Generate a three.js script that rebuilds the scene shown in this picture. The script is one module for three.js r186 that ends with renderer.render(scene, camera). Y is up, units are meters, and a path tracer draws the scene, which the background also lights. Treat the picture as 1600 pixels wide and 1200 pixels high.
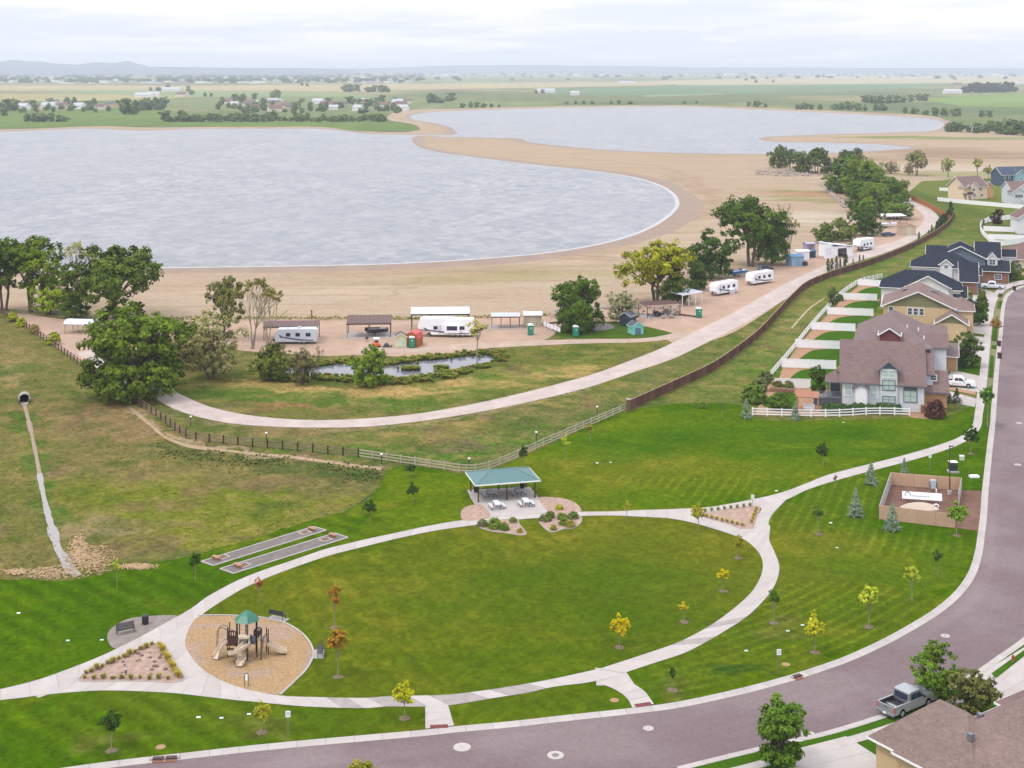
import * as THREE from 'three';
import { mergeGeometries } from 'three/addons/utils/BufferGeometryUtils.js';
import { RoundedBoxGeometry } from 'three/addons/geometries/RoundedBoxGeometry.js';

// ---------------------------------------------------------------- camera, sky, sun, exposure
const H = 57, F = 2130, HORIZON = 107;                 // drone height (m), focal length and horizon row for a 1600 x 1200 frame
const scene = new THREE.Scene();
const camera = new THREE.PerspectiveCamera(2 * Math.atan(600 / F) * 180 / Math.PI, 4 / 3, 1, 90000);
camera.position.set(0, H, 0);
camera.lookAt(0, H, -1);
camera.setViewOffset(1600, 1200, 0, 600 - HORIZON, 1600, 1200);   // level camera with a shifted lens: verticals stay vertical
const renderer = new THREE.WebGLRenderer({ antialias: true });
renderer.toneMapping = THREE.LinearToneMapping;
renderer.toneMappingExposure = 1.08;
renderer.shadowMap.enabled = true;

// seeded noise
const PERM = new Uint8Array(512), GRAD = new Float32Array(256);
{ let s = 1234567; const r = () => ((s = Math.imul(s, 1664525) + 1013904223 | 0) >>> 8) / 16777216;
  const p = [...Array(256).keys()]; for (let i = 255; i > 0; i--) { const j = Math.floor(r() * (i + 1)); const t = p[i]; p[i] = p[j]; p[j] = t; }
  for (let i = 0; i < 512; i++) PERM[i] = p[i & 255]; for (let i = 0; i < 256; i++) GRAD[i] = r(); }
function noise(x, y) {                                   // 0..1
  const xi = Math.floor(x), yi = Math.floor(y), fx = x - xi, fy = y - yi, u = fx * fx * (3 - 2 * fx), v = fy * fy * (3 - 2 * fy);
  const a = PERM[xi & 255], b = PERM[(xi + 1) & 255], y0 = yi & 255, y1 = (yi + 1) & 255;
  const n00 = GRAD[PERM[a + y0]], n10 = GRAD[PERM[b + y0]], n01 = GRAD[PERM[a + y1]], n11 = GRAD[PERM[b + y1]];
  return (n00 + (n10 - n00) * u) * (1 - v) + (n01 + (n11 - n01) * u) * v;
}
function fbm(x, y, o = 4) { let s = 0, a = 0.5, t = 0; for (let i = 0; i < o; i++) { s += a * noise(x, y); t += a; a *= 0.5; x = x * 2.03 + 17.3; y = y * 2.03 + 9.1; } return s / t; }
function rng(seed) { let s = seed * 2654435761 | 0; return () => { s = s + 0x6d2b79f5 | 0; let t = Math.imul(s ^ s >>> 15, 1 | s); t = t + Math.imul(t ^ t >>> 7, 61 | t) ^ t; return ((t ^ t >>> 14) >>> 0) / 4294967296; }; }
const ONES = ['', 'first', 'second', 'third', 'fourth', 'fifth', 'sixth', 'seventh', 'eighth', 'ninth', 'tenth', 'eleventh', 'twelfth', 'thirteenth', 'fourteenth', 'fifteenth', 'sixteenth', 'seventeenth', 'eighteenth', 'nineteenth'], TENS = ['', '', 'twenty', 'thirty', 'forty', 'fifty', 'sixty', 'seventy'], TENTH = ['', '', 'twentieth', 'thirtieth', 'fortieth', 'fiftieth', 'sixtieth', 'seventieth'], byX = (a) => [...a].sort((p, q) => p[0] - q[0]);
const nth = (i) => { const n = i + 1; return n < 20 ? ONES[n] : n % 10 ? TENS[Math.floor(n / 10)] + '-' + ONES[n % 10] : TENTH[n / 10]; };
const clamp = (x, a = 0, b = 1) => x < a ? a : x > b ? b : x, lerp = (a, b, t) => a + (b - a) * t;
const sstep = (a, b, x) => { const t = clamp((x - a) / (b - a)); return t * t * (3 - 2 * t); };

// overcast sky: air and thin cloud only, brighter towards the zenith as a cloud-covered sky is
{
  const W = 4096, HH = 2048, data = new Float32Array(W * HH * 4);
  for (let r = 0; r < HH; r++) {
    const el = ((r + 0.5) / HH - 0.5) * Math.PI, up = Math.max(0, Math.sin(el)), lum = 0.88 * (1 + 1.6 * up);
    for (let c = 0; c < W; c++) {
      const k = (r * W + c) * 4;
      let n = 0.5;
      if (el > -0.02) {
        const az = (c + 0.5) / W * 2 * Math.PI, ca = Math.cos(az), sa = Math.sin(az), q = 1 / (up + 0.05);
        const wx = ca * q, wz = sa * q;                  // cloud deck seen in perspective
        const warp = fbm(wx * 0.8 + 5, wz * 0.8 + 3, 3) * 1.6;
        n = 0.6 * fbm(wx * 0.75 + warp + 20, wz * 0.75 + 11 + warp, 5) + 0.4 * fbm(az * 9 + 3, el * 44 + warp * 0.5, 4);
      }
      const t = sstep(0.34, 0.62, n), b = lum * lerp(0.96, 1.06, t);
      const hz = Math.exp(-up * 26);                    // milky air at the horizon
      data[k] = b * lerp(lerp(0.885, 1.0, t), 1.0, hz * 0.6); data[k + 1] = b * lerp(lerp(0.945, 1.0, t), 1.0, hz * 0.6); data[k + 2] = b * lerp(1.09, 1.025, t); data[k + 3] = 1;
    }
  }
  const sky = new THREE.DataTexture(data, W, HH, THREE.RGBAFormat, THREE.FloatType);
  sky.mapping = THREE.EquirectangularReflectionMapping; sky.magFilter = THREE.LinearFilter; sky.needsUpdate = true;
  scene.background = sky; scene.environment = sky;
}
const sun = new THREE.DirectionalLight(new THREE.Color(1.0, 0.95, 0.87), 1.5);
sun.name = 'sun'; sun.position.set(-330, 620, -60); sun.target.position.set(0, 0, -260);
sun.castShadow = true; sun.shadow.radius = 20; sun.shadow.mapSize.set(4096, 4096);
Object.assign(sun.shadow.camera, { left: -450, right: 450, top: 450, bottom: -450, near: 10, far: 2000 });
scene.add(sun, sun.target);
scene.fog = new THREE.FogExp2(new THREE.Color(0.86, 0.93, 1.0), 0.000105);

// ---------------------------------------------------------------- helpers
const G = (px, py, h = 0) => { const z = F * (H - h) / (py - HORIZON); return new THREE.Vector3((px - 800) * z / F, h, -z); };   // survey point on the ground (or at height h)
const s2l = (c) => { c /= 255; return c <= 0.04045 ? c / 12.92 : Math.pow((c + 0.055) / 1.055, 2.4); };
const l2s = (c) => 255 * (c <= 0.0031308 ? c * 12.92 : 1.055 * Math.pow(c, 1 / 2.4) - 0.055);
const LIT = 2.1;
const alb = (r, g, b, k = LIT) => [s2l(r) / k, s2l(g) / k, s2l(b) / k];       // linear base colour from a sampled tone
const col = (r, g, b, k = LIT) => new THREE.Color().setRGB(...alb(r, g, b, k));
const names = new Map();
function numbered(n) { const k = names.get(n) ?? 0; names.set(n, k + 1); return k ? n + '_' + String(k).padStart(3, '0') : n; }
function shade(o) { o.traverse((m) => { if (m.isMesh) { m.castShadow = true; m.receiveShadow = true; } }); return o; }
function tag(o, label, category, group, kind) { o.userData.label = label; if (category) o.userData.category = category; if (group) o.userData.group = group; if (kind) o.userData.kind = kind; return o; }
function thing(name, label, category, pos, turn = 0, group) { const o = new THREE.Group(); o.name = numbered(name); scene.add(o); if (pos) o.position.copy(pos); o.rotation.y = turn; return tag(o, label, category, group); }
function part(name, geo, mat, parent, label) { const m = new THREE.Mesh(Array.isArray(geo) ? join(geo) : geo, mat); m.name = name; m.castShadow = m.receiveShadow = true; parent.add(m); if (label) m.userData.label = label; return m; }
function solo(name, geo, mat, label, category, group) { const m = new THREE.Mesh(Array.isArray(geo) ? join(geo) : geo, mat); m.name = numbered(name); m.castShadow = m.receiveShadow = true; scene.add(m); return tag(m, label, category, group); }
function struct(name, geo, mat, label) { const m = new THREE.Mesh(Array.isArray(geo) ? join(geo) : geo, mat); m.name = numbered(name); m.castShadow = m.receiveShadow = true; m.userData.kind = 'structure'; if (label) m.userData.label = label; scene.add(m); return m; }
function structGroup(name, label) { const g = new THREE.Group(); g.name = numbered(name); g.userData.kind = 'structure'; g.userData.label = label; scene.add(g); return g; }
function join(list) { const clean = list.map((g) => { g = g.index ? g.toNonIndexed() : g; if (!g.attributes.uv) g.setAttribute('uv', new THREE.BufferAttribute(new Float32Array(g.attributes.position.count * 2), 2)); for (const k of Object.keys(g.attributes)) if (!['position', 'normal', 'uv', ...(list.every((l) => l.attributes.color) ? ['color'] : [])].includes(k)) g.deleteAttribute(k); return g; }); return clean.length === 1 ? clean[0] : mergeGeometries(clean); }
const box = (w, h, d, x = 0, y = 0, z = 0, ry = 0) => { const g = new THREE.BoxGeometry(w, h, d); boxUV(g, w, h, d); if (ry) g.rotateY(ry); g.translate(x, y, z); return g; };
const rbox = (w, h, d, x = 0, y = 0, z = 0, r = 0.03, s = 2) => { const g = new RoundedBoxGeometry(w, h, d, s, r); g.translate(x, y, z); return g; };
function boxUV(g, w, h, d) { const uv = g.attributes.uv, n = g.attributes.normal; for (let i = 0; i < uv.count; i++) { const ax = Math.abs(n.getX(i)), ay = Math.abs(n.getY(i)); uv.setXY(i, uv.getX(i) * (ax > 0.5 ? d : w), uv.getY(i) * (ay > 0.5 ? d : h)); } }
const cyl = (r0, r1, h, x = 0, y = 0, z = 0, seg = 12) => { const g = new THREE.CylinderGeometry(r1, r0, h, seg); g.translate(x, y, z); return g; };   // r0 at the bottom
function bar(a, b, r, seg = 6, r2 = r) { const d = new THREE.Vector3().subVectors(b, a), L = d.length(), g = new THREE.CylinderGeometry(r2, r, L, seg); g.translate(0, L / 2, 0); g.applyQuaternion(new THREE.Quaternion().setFromUnitVectors(new THREE.Vector3(0, 1, 0), d.normalize())); g.translate(a.x, a.y, a.z); return g; }
function beam(a, b, w, h) { const d = new THREE.Vector3().subVectors(b, a), L = d.length(), g = new THREE.BoxGeometry(w, h, L); boxUV(g, w, h, L); const m = new THREE.Matrix4().lookAt(b, a, new THREE.Vector3(0, 1, 0)); g.applyMatrix4(m); g.translate((a.x + b.x) / 2, (a.y + b.y) / 2, (a.z + b.z) / 2); return g; }
const tube = (pts, r, seg = 24, rad = 6) => new THREE.TubeGeometry(new THREE.CatmullRomCurve3(pts.map((p) => p.isVector3 ? p : new THREE.Vector3(...p))), seg, r, rad);
const V = (x, y, z) => new THREE.Vector3(x, y, z);
function extrude(pts, depth, bevel = 0) { const s = new THREE.Shape(pts.map(([x, y]) => new THREE.Vector2(x, y))); const g = new THREE.ExtrudeGeometry(s, { depth, bevelEnabled: bevel > 0, bevelThickness: bevel, bevelSize: bevel, bevelSegments: 2, curveSegments: 8 }); g.translate(0, 0, -depth / 2); return g; }
// smooth an outline traced in survey coordinates, then lay it on the ground
function smooth(pts, n = 6, closed = true) { const c = new THREE.CatmullRomCurve3(pts.map(([x, y]) => new THREE.Vector3(x, y, 0)), closed, 'centripetal'); return c.getPoints(pts.length * n).slice(0, closed ? -1 : undefined).map((p) => [p.x, p.y]); }
function sheetGeo(px, h, region, holes = []) {
  const w = px.map(([x, y]) => G(x, y, h)), s = new THREE.Shape(w.map((p) => new THREE.Vector2(p.x, -p.z)));
  for (const ho of holes) s.holes.push(new THREE.Path(ho.map(([x, y]) => { const p = G(x, y, h); return new THREE.Vector2(p.x, -p.z); })));
  const g = new THREE.ShapeGeometry(s), p = g.attributes.position, n = g.attributes.normal, uv = g.attributes.uv;
  for (let i = 0; i < p.count; i++) { const x = p.getX(i), d = p.getY(i); p.setXYZ(i, x, h, -d); n.setXYZ(i, 0, 1, 0); uv.setXY(i, region ? (x - region[0]) / (region[1] - region[0]) : x, region ? (d - region[2]) / (region[3] - region[2]) : d); }
  return g;
}
const sheet = (name, px, h, mat, label, region, holes) => struct(name, sheetGeo(px, h, region, holes), mat, label);
// a texture computed per texel: fn(u, v) -> linear rgb
function tex(w, h, fn, srgb = true) {
  const d = new Uint8Array(w * h * 4);
  for (let j = 0; j < h; j++) for (let i = 0; i < w; i++) { const c = fn((i + 0.5) / w, (j + 0.5) / h), k = (j * w + i) * 4; for (let q = 0; q < 3; q++) d[k + q] = clamp(srgb ? l2s(clamp(c[q])) : c[q] * 255, 0, 255); d[k + 3] = 255; }
  const t = new THREE.DataTexture(d, w, h); t.colorSpace = srgb ? THREE.SRGBColorSpace : THREE.NoColorSpace; t.magFilter = THREE.LinearFilter; t.minFilter = THREE.LinearMipmapLinearFilter; t.wrapS = t.wrapT = THREE.RepeatWrapping; t.needsUpdate = true; return t;
}
const mix3 = (a, b, t) => [a[0] + (b[0] - a[0]) * t, a[1] + (b[1] - a[1]) * t, a[2] + (b[2] - a[2]) * t], mul3 = (a, k) => [a[0] * k, a[1] * k, a[2] * k];
const rep = (t, sx, sy = sx) => { const c = t.clone(); c.repeat.set(sx, sy); c.needsUpdate = true; return c; };
// tileable grain used as relief on many surfaces
const wrapN = (u, v, f, s = 0) => { const a = noise(u * f + s, v * f + s), b = noise((u - 1) * f + s, v * f + s), c = noise(u * f + s, (v - 1) * f + s), d = noise((u - 1) * f + s, (v - 1) * f + s); return lerp(lerp(a, b, u), lerp(c, d, u), v); };
const GRAIN = tex(512, 512, (u, v) => { const n = 0.5 * wrapN(u, v, 32) + 0.3 * wrapN(u, v, 80, 7) + 0.2 * wrapN(u, v, 200, 3); return [n, n, n]; }, false);
const std = (color, rough = 0.85, extra = {}) => rough >= 0.9 ? new THREE.MeshLambertMaterial({ color, ...extra }) : new THREE.MeshStandardMaterial({ color, roughness: rough, metalness: 0, ...extra });
const grainy = (color, rough, scale, depth, extra = {}) => std(color, rough, { bumpMap: rep(GRAIN, 1 / scale), bumpScale: depth, ...extra });
// a colour with uneven tone, tiled in metres: shared neutral textures times the base colour
const toneTex = new Map();
function toned(key, w, h, fn) { if (!toneTex.has(key)) toneTex.set(key, tex(w, h, (u, v) => { const k = fn(u, v) / 1.6; return [k, k, k]; }, false)); return toneTex.get(key); }
const up16 = (c) => new THREE.Color().setRGB(c[0] * 1.6, c[1] * 1.6, c[2] * 1.6);
function mottled(c, amp, size, rough = 0.9, tint, extra = {}) {
  const a = amp < 0.2 ? 0.15 : amp < 0.33 ? 0.28 : amp < 0.43 ? 0.38 : 0.5, t = toned('mottle' + a, 256, 256, (u, v) => { const n = 0.5 * wrapN(u, v, 5) + 0.3 * wrapN(u, v, 19, 4) + 0.35 * (wrapN(u, v, 90, 9)); return 1 + (n - 0.575) * 2 * a; });
  return std(up16(c), rough, { map: rep(t, 1 / size), ...extra });
}
// ---------------------------------------------------------------- ground textures, painted in world metres
const LUT = new Float32Array(256); for (let i = 0; i < 256; i++) LUT[i] = s2l(i) / LIT;
function region(r, size, draw) {                         // a coarse colour plan of an area: drawn once, sampled with warped positions later
  const w = size, h = Math.round(size * (r[3] - r[2]) / (r[1] - r[0])), c = document.createElement('canvas'); c.width = w; c.height = h;
  const x = c.getContext('2d'), P = (px, py) => { const p = G(px, py); return [(p.x - r[0]) / (r[1] - r[0]) * w, (-p.z - r[2]) / (r[3] - r[2]) * h]; }, S = w / (r[1] - r[0]);
  const R = rng(77);
  const api = {
    ctx: x, P, S,
    fill(rgb) { x.globalAlpha = 1; x.fillStyle = `rgb(${rgb})`; x.fillRect(0, 0, w, h); },
    poly(rgb, pts, a = 1) { x.globalAlpha = a; x.fillStyle = `rgb(${rgb})`; x.beginPath(); pts.forEach(([px, py], i) => { const q = P(px, py); i ? x.lineTo(...q) : x.moveTo(...q); }); x.closePath(); x.fill(); },
    line(rgb, pts, width, a = 1) { x.globalAlpha = a; x.strokeStyle = `rgb(${rgb})`; x.lineWidth = width * S; x.lineCap = x.lineJoin = 'round'; x.beginPath(); smooth(pts, 8, false).forEach(([px, py], i) => { const q = P(px, py); i ? x.lineTo(...q) : x.moveTo(...q); }); x.stroke(); },
    blobs(rgb, pts, rad, n, a = 0.5, sq = 1) { x.fillStyle = `rgb(${rgb})`; const c0 = pts.map(([px, py]) => P(px, py)); for (let i = 0; i < n; i++) { const k = R() * (c0.length - 1), j = Math.floor(k), t = k - j, A = c0[j], B = c0[Math.min(j + 1, c0.length - 1)]; x.globalAlpha = a * (0.4 + 0.6 * R()); x.beginPath(); x.ellipse(lerp(A[0], B[0], t) + (R() - 0.5) * rad * 2 * S, lerp(A[1], B[1], t) + (R() - 0.5) * rad * 2 * S, rad * S * (0.2 + 0.7 * R()) * sq, rad * S * (0.15 + 0.4 * R()), (R() - 0.5) * 0.8, 0, 7); x.fill(); } },
  };
  draw(api);
  const d = x.getImageData(0, 0, w, h).data;
  return (X, D) => {
    let i = (X - r[0]) / (r[1] - r[0]) * w - 0.5, j = (D - r[2]) / (r[3] - r[2]) * h - 0.5; i = clamp(i, 0, w - 1.001); j = clamp(j, 0, h - 1.001);
    const i0 = Math.floor(i), j0 = Math.floor(j), a = i - i0, b = j - j0, k = (j0 * w + i0) * 4, o = [0, 0, 0];
    for (let q = 0; q < 3; q++) o[q] = lerp(lerp(LUT[d[k + q]], LUT[d[k + 4 + q]], a), lerp(LUT[d[k + w * 4 + q]], LUT[d[k + w * 4 + 4 + q]], a), b);
    return o;
  };
}
function regionTex(r, w, h, fn) { const t = tex(w, h, (u, v) => fn(lerp(r[0], r[1], u), lerp(r[2], r[3], v))); t.wrapS = t.wrapT = THREE.ClampToEdgeWrapping; return t; }
const inPoly = (pts) => (x, y) => { let c = false; for (let i = 0, j = pts.length - 1; i < pts.length; j = i++) { const [xi, yi] = pts[i], [xj, yj] = pts[j]; if ((yi > y) !== (yj > y) && x < (xj - xi) * (y - yi) / (yj - yi) + xi) c = !c; } return c; };

// ---- outlines (survey coordinates) shared between sheets
const OVAL = [[743, 820], [715, 824], [680, 829], [620, 841.5], [560, 856.3], [527.5, 864.4], [495, 874], [462.5, 885.6], [430, 897.7], [405, 907.5], [381, 919], [357, 933], [332, 948], [313, 962], [364, 962], [418, 966.6], [448, 975], [475, 993], [488, 1014], [489, 1026], [478, 1047], [460, 1065], [437.5, 1086], [490, 1089], [580, 1090], [656, 1086.7], [698, 1085], [749, 1079.7], [808, 1070.7], [867, 1060], [935, 1045], [997, 1025], [1056, 1005], [1099, 984], [1136, 959], [1173, 926.5], [1188, 902], [1192, 880], [1182, 859], [1163, 843], [1136, 832.5], [1089, 818.6], [1043, 809.4], [997, 807], [960, 805.5], [907, 806], [860, 808], [811, 811.6]];
const KERB_L = [[-330, 1262], [-150, 1238], [42, 1208], [120, 1196.5], [184, 1188], [295, 1175.5], [370, 1167], [460, 1158], [580, 1147.5], [664.7, 1140], [709.7, 1135], [797, 1127], [881, 1117.6], [988, 1106], [1050, 1098], [1150, 1077], [1228, 1056.5], [1277, 1041], [1319, 1026], [1375, 1000.6], [1417, 978], [1459, 952], [1490, 926], [1512, 896], [1523, 864], [1528, 832.5], [1531.6, 805], [1534.4, 768], [1538, 735], [1542.6, 695], [1545.4, 673], [1548.5, 640], [1553.5, 580], [1558, 540], [1561, 515], [1563, 492.5], [1566, 473], [1572, 460], [1586, 450.5], [1603, 445], [1640, 440]];
const KERB_R = [[-330, 1420], [0, 1372], [300, 1320], [600, 1272], [850, 1237], [1065, 1203], [1150, 1182], [1192, 1172], [1257, 1156.7], [1302, 1146], [1400, 1115], [1470, 1085], [1524, 1058], [1541, 1048], [1572, 1026], [1602, 1005], [1640, 972], [1676, 925], [1697, 870], [1703, 800], [1703, 740], [1698, 680], [1690, 620], [1684, 570], [1680, 530], [1676, 500], [1684, 484], [1700, 474], [1730, 466]];
const FENCE = [[-40, 463], [0, 487], [50, 518], [110, 560], [170, 603], [230, 641], [262, 663], [290, 683], [306, 687.5], [341, 692], [400, 698], [470, 704.5], [560, 714], [620, 723], [680, 732], [735, 739], [760, 735], [835, 703.5], [900, 675], [980, 640]];

// ---- park lawn
const R_LAWN = [-62, 98, 104, 262];
const lawnPlan = region(R_LAWN, 640, (a) => {
  a.fill('84,117,8');
  a.poly('110,122,24', OVAL);                                              // the oval is a little drier
  a.poly('102,127,16', [[600, 735], [735, 740], [985, 640], [1170, 640], [1430, 655], [1540, 640], [1330, 732], [1216, 771], [1058, 795], [850, 800], [720, 812], [560, 845]]);
  a.poly('96,122,20', [[1210, 800], [1330, 745], [1380, 740], [1375, 830], [1520, 850], [1460, 950], [1230, 1050], [990, 1100], [975, 1052], [1170, 963], [1217, 883]]);
  a.blobs('122,126,34', [[560, 900], [900, 960], [1100, 900], [900, 840]], 16, 60, 0.35, 1.6);
  a.blobs('92,116,18', [[520, 1000], [800, 1040], [1000, 960], [700, 860]], 12, 60, 0.3, 1.5);
  a.blobs('124,130,34', [[880, 745], [1000, 740], [1200, 720]], 8, 30, 0.3, 2);
  a.blobs('72,112,12', [[900, 700], [1150, 690], [1400, 690]], 7, 36, 0.35, 2);
  a.blobs('122,124,40', [[200, 915], [300, 975], [260, 990]], 3, 20, 0.35, 1.6);
  a.blobs('126,130,44', [[300, 866], [480, 828], [600, 770]], 3, 26, 0.3, 2);
  a.blobs('66,98,28', [[1130, 1040], [1180, 1045]], 1.6, 16, 0.6, 1.6);
  a.blobs('112,124,28', [[30, 1130], [300, 1120], [560, 1125], [800, 1110]], 6, 40, 0.3, 2);
  for (const [x, y] of [[172, 1165], [405, 1142], [1050, 1075], [1210, 985]]) a.blobs('122,122,60', [[x, y], [x + 4, y]], 2.2, 14, 0.4, 1.3);
});
const TRACK = [[200, 634], [232, 660], [262, 684], [300, 697], [350, 703], [400, 708], [450, 713], [500, 719], [550, 725.5], [596, 731.5]];
const kerbPts = smooth(KERB_L, 4, false).map(([x, y]) => { const p = G(x, y); return [p.x, -p.z]; });
const kerbDist = (x, d) => { let b = 1e9; for (const [kx, kd] of kerbPts) { const q = (kx - x) ** 2 + (kd - d) ** 2; if (q < b) b = q; } return Math.sqrt(b); };
const ovalIn = inPoly(OVAL.map(([x, y]) => { const p = G(x, y); return [p.x, -p.z]; }));
// distance to the kerb on a coarse grid, for the mower's lines
const KD = []; for (let j = 0; j <= 160; j++) { KD[j] = new Float32Array(162); for (let i = 0; i <= 161; i++) KD[j][i] = kerbDist(R_LAWN[0] + i, R_LAWN[2] + j); }
const kd = (x, d) => { const i = clamp(x - R_LAWN[0], 0, 159.9), j = clamp(d - R_LAWN[2], 0, 157.9), i0 = Math.floor(i), j0 = Math.floor(j); return lerp(lerp(KD[j0][i0], KD[j0][i0 + 1], i - i0), lerp(KD[j0 + 1][i0], KD[j0 + 1][i0 + 1], i - i0), j - j0); };
const lawnTex = regionTex(R_LAWN, 2048, 2048, (x, d) => {
  const wx = (fbm(x * 0.35, d * 0.35, 3) - 0.5) * 5, wd = (fbm(x * 0.35 + 40, d * 0.35 + 9, 3) - 0.5) * 5;
  let c = lawnPlan(x + wx, d + wd);
  const big = fbm(x * 0.06 + 3, d * 0.06, 3), mid = fbm(x * 0.5, d * 0.5 + 20, 3), fine = noise(x * 2.2, d * 1.6) * 0.5 + noise(x * 6.3, d * 5.3) * 0.5;
  c = mix3(c, [c[0] * 1.5, c[1] * 1.16, c[2] * 1.6], sstep(0.5, 0.75, mid * 0.6 + big * 0.4) * 0.6);      // straw showing
  c = mix3(c, [c[0] * 0.72, c[1] * 0.9, c[2] * 0.7], sstep(0.55, 0.3, big) * 0.55);
  let m = 0;
  if (ovalIn(x, d)) m = 0.07 * Math.sin((x * 0.94 + d * 0.34) * 2.2 + mid * 5) * sstep(0.3, 0.7, big);
  else if (x > 14 && d < 190) m = 0.3 * (Math.pow(0.5 + 0.5 * Math.sin(kd(x, d) * 4.4 + (mid - 0.5) * 1.6), 3) - 0.3) * sstep(0.2, 0.6, noise(x * 0.11, d * 0.11 + 3));
  else if (x < -18 && d < 175) m = 0.15 * Math.sin((x * 0.68 + d * 0.73) * 2.4 + (mid - 0.5) * 2.5) * sstep(0.2, 0.6, noise(x * 0.1 + 9, d * 0.1));
  return mul3(c, (1 + m) * (0.62 + 0.76 * fine) * lerp(0.9, 1.1, mid));
});
const M_LAWN = std(0xffffff, 0.95, { map: lawnTex, bumpMap: rep(GRAIN, 60), bumpScale: 0.05 });
const LAWN = [[-200, 930], [-60, 905], [0, 905], [120, 906], [150, 899], [210, 885], [300, 868], [335, 858], [410, 836], [480, 815], [560, 790], [588, 768], [598, 748], [604, 736], [640, 728], [735, 741], [760, 737], [835, 705], [985, 642], [1090, 630], [1165, 636], [1178, 652], [1300, 656], [1425, 652], [1478, 650], [1520, 632], [1530, 618], [1552, 600]];
struct('lawn', sheetGeo([...smooth(LAWN, 9, false).map(([x, y], i) => x < 620 ? [x + (noise(i * 0.9, 4) - 0.5) * 9, y + (noise(i * 1.1, 9) - 0.5) * 4] : [x, y]), ...smooth(KERB_L, 5, false).filter(([x, y]) => y > 600).reverse()], 0, R_LAWN), M_LAWN, 'mown green park lawn round the oval path');

// ---- rough meadow, field and greenbelt
const R_MEAD = [-175, 190, 146, 520];
const meadPlan = region(R_MEAD, 900, (a) => {
  a.fill('124,122,66');
  // dry field with the drain
  a.poly('130,122,70', [[-200, 500], [0, 500], [250, 660], [600, 735], [560, 790], [330, 860], [0, 910], [-200, 910]]);
  a.blobs('150,126,88', [[110, 640], [170, 660], [230, 690]], 6, 60, 0.4, 1.8);
  a.blobs('98,118,46', [[0, 560], [100, 600], [180, 625]], 4, 40, 0.4, 2.5);
  a.blobs('110,118,50', [[20, 700], [30, 850]], 4, 60, 0.35, 1.4);
  a.line('82,116,38', [[30, 640], [58, 720], [72, 790], [84, 830]], 2.6, 0.55);
  a.line('76,112,32', [[66, 740], [96, 800]], 2.4, 0.5);
  a.blobs('122,130,44', [[160, 760], [260, 790], [380, 790]], 6, 90, 0.4, 2.2);
  a.blobs('128,134,42', [[230, 850], [330, 840], [470, 800], [540, 780]], 3, 60, 0.4, 2.2);
  a.blobs('152,138,100', [[130, 820], [160, 830]], 3, 24, 0.5, 1.4);
  a.blobs('98,100,54', [[250, 690], [400, 718], [520, 740], [590, 750]], 2.6, 90, 0.45, 2.4);
  a.blobs('86,104,48', [[240, 700], [420, 725], [580, 745]], 2.4, 60, 0.4, 2);
  a.line('186,160,132', [[196, 632], [232, 660], [262, 684], [300, 697], [400, 708], [500, 719], [594, 731]], 1.5, 0.9);
  a.line('170,150,108', [[0, 530], [14, 560], [16, 590], [0, 606]], 0.6, 0.6); a.line('170,150,108', [[-6, 515], [22, 545], [24, 585], [4, 612]], 0.6, 0.6);
  a.line('172,148,108', [[40, 545], [110, 595], [200, 660]], 0.8, 0.45);
  // between the rail fence and the gravel road
  a.poly('112,120,62', [[230, 640], [300, 655], [420, 670], [560, 668], [760, 642], [930, 602], [1060, 560], [1220, 470], [985, 636], [735, 738], [560, 712], [300, 684]]);
  a.blobs('88,120,42', [[420, 690], [560, 700], [700, 715]], 3, 50, 0.4, 3);
  a.blobs('92,124,40', [[700, 715], [780, 690], [850, 660]], 3, 40, 0.5, 2.5);
  a.blobs('146,126,84', [[330, 660], [430, 680], [620, 690], [760, 660], [900, 630]], 4, 70, 0.4, 3);
  a.blobs('130,112,90', [[700, 690], [730, 700], [880, 640]], 3, 20, 0.5, 2);
  a.blobs('150,140,70', [[560, 690], [680, 680], [800, 650], [960, 600]], 3, 50, 0.35, 3);
  a.line('176,152,130', [[268, 640], [300, 652], [360, 664], [440, 669], [560, 669], [680, 657], [830, 629], [930, 603]], 1.4, 0.5);
  // loop inside the gravel road
  a.poly('122,124,58', [[240, 600], [300, 615], [400, 645], [560, 652], [740, 628], [880, 598], [1050, 530], [870, 540], [760, 560], [560, 590], [400, 585], [280, 580]]);
  a.blobs('196,164,104', [[380, 600], [520, 612], [640, 612], [760, 600], [900, 575]], 3.4, 150, 0.5, 3.6);
  a.blobs('92,122,42', [[320, 610], [440, 620], [560, 635], [680, 625], [900, 560]], 4, 90, 0.4, 3);
  a.blobs('156,120,84', [[420, 630], [470, 640], [620, 640]], 3, 20, 0.45, 3);
  a.blobs('84,104,40', [[300, 585], [480, 590], [640, 590], [780, 570], [960, 545]], 3, 60, 0.4, 2.4);
  a.line('140,104,78', [[640, 556], [680, 558], [740, 556]], 1.6, 0.6);
  a.poly('108,118,58', [[866, 520], [900, 512], [980, 505], [1060, 522], [1010, 530], [900, 530]]);
  // greenbelt behind the houses
  a.poly('112,124,56', [[985, 640], [1240, 470], [1300, 425], [1400, 390], [1480, 345], [1425, 310], [1420, 290], [1700, 250], [1700, 420], [1560, 640], [1160, 640]]);
  a.blobs('94,128,44', [[1180, 600], [1240, 540], [1330, 450], [1420, 400], [1500, 360]], 6, 120, 0.4, 1.6);
  a.blobs('148,140,84', [[1160, 560], [1230, 510], [1280, 470], [1440, 385], [1520, 345]], 5, 90, 0.4, 2);
  a.blobs('160,144,100', [[1190, 540], [1260, 490], [1060, 612]], 3, 24, 0.5, 2.4);
  a.blobs('88,128,44', [[1430, 290], [1520, 320], [1480, 330]], 7, 50, 0.5, 1.6);
});
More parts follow.
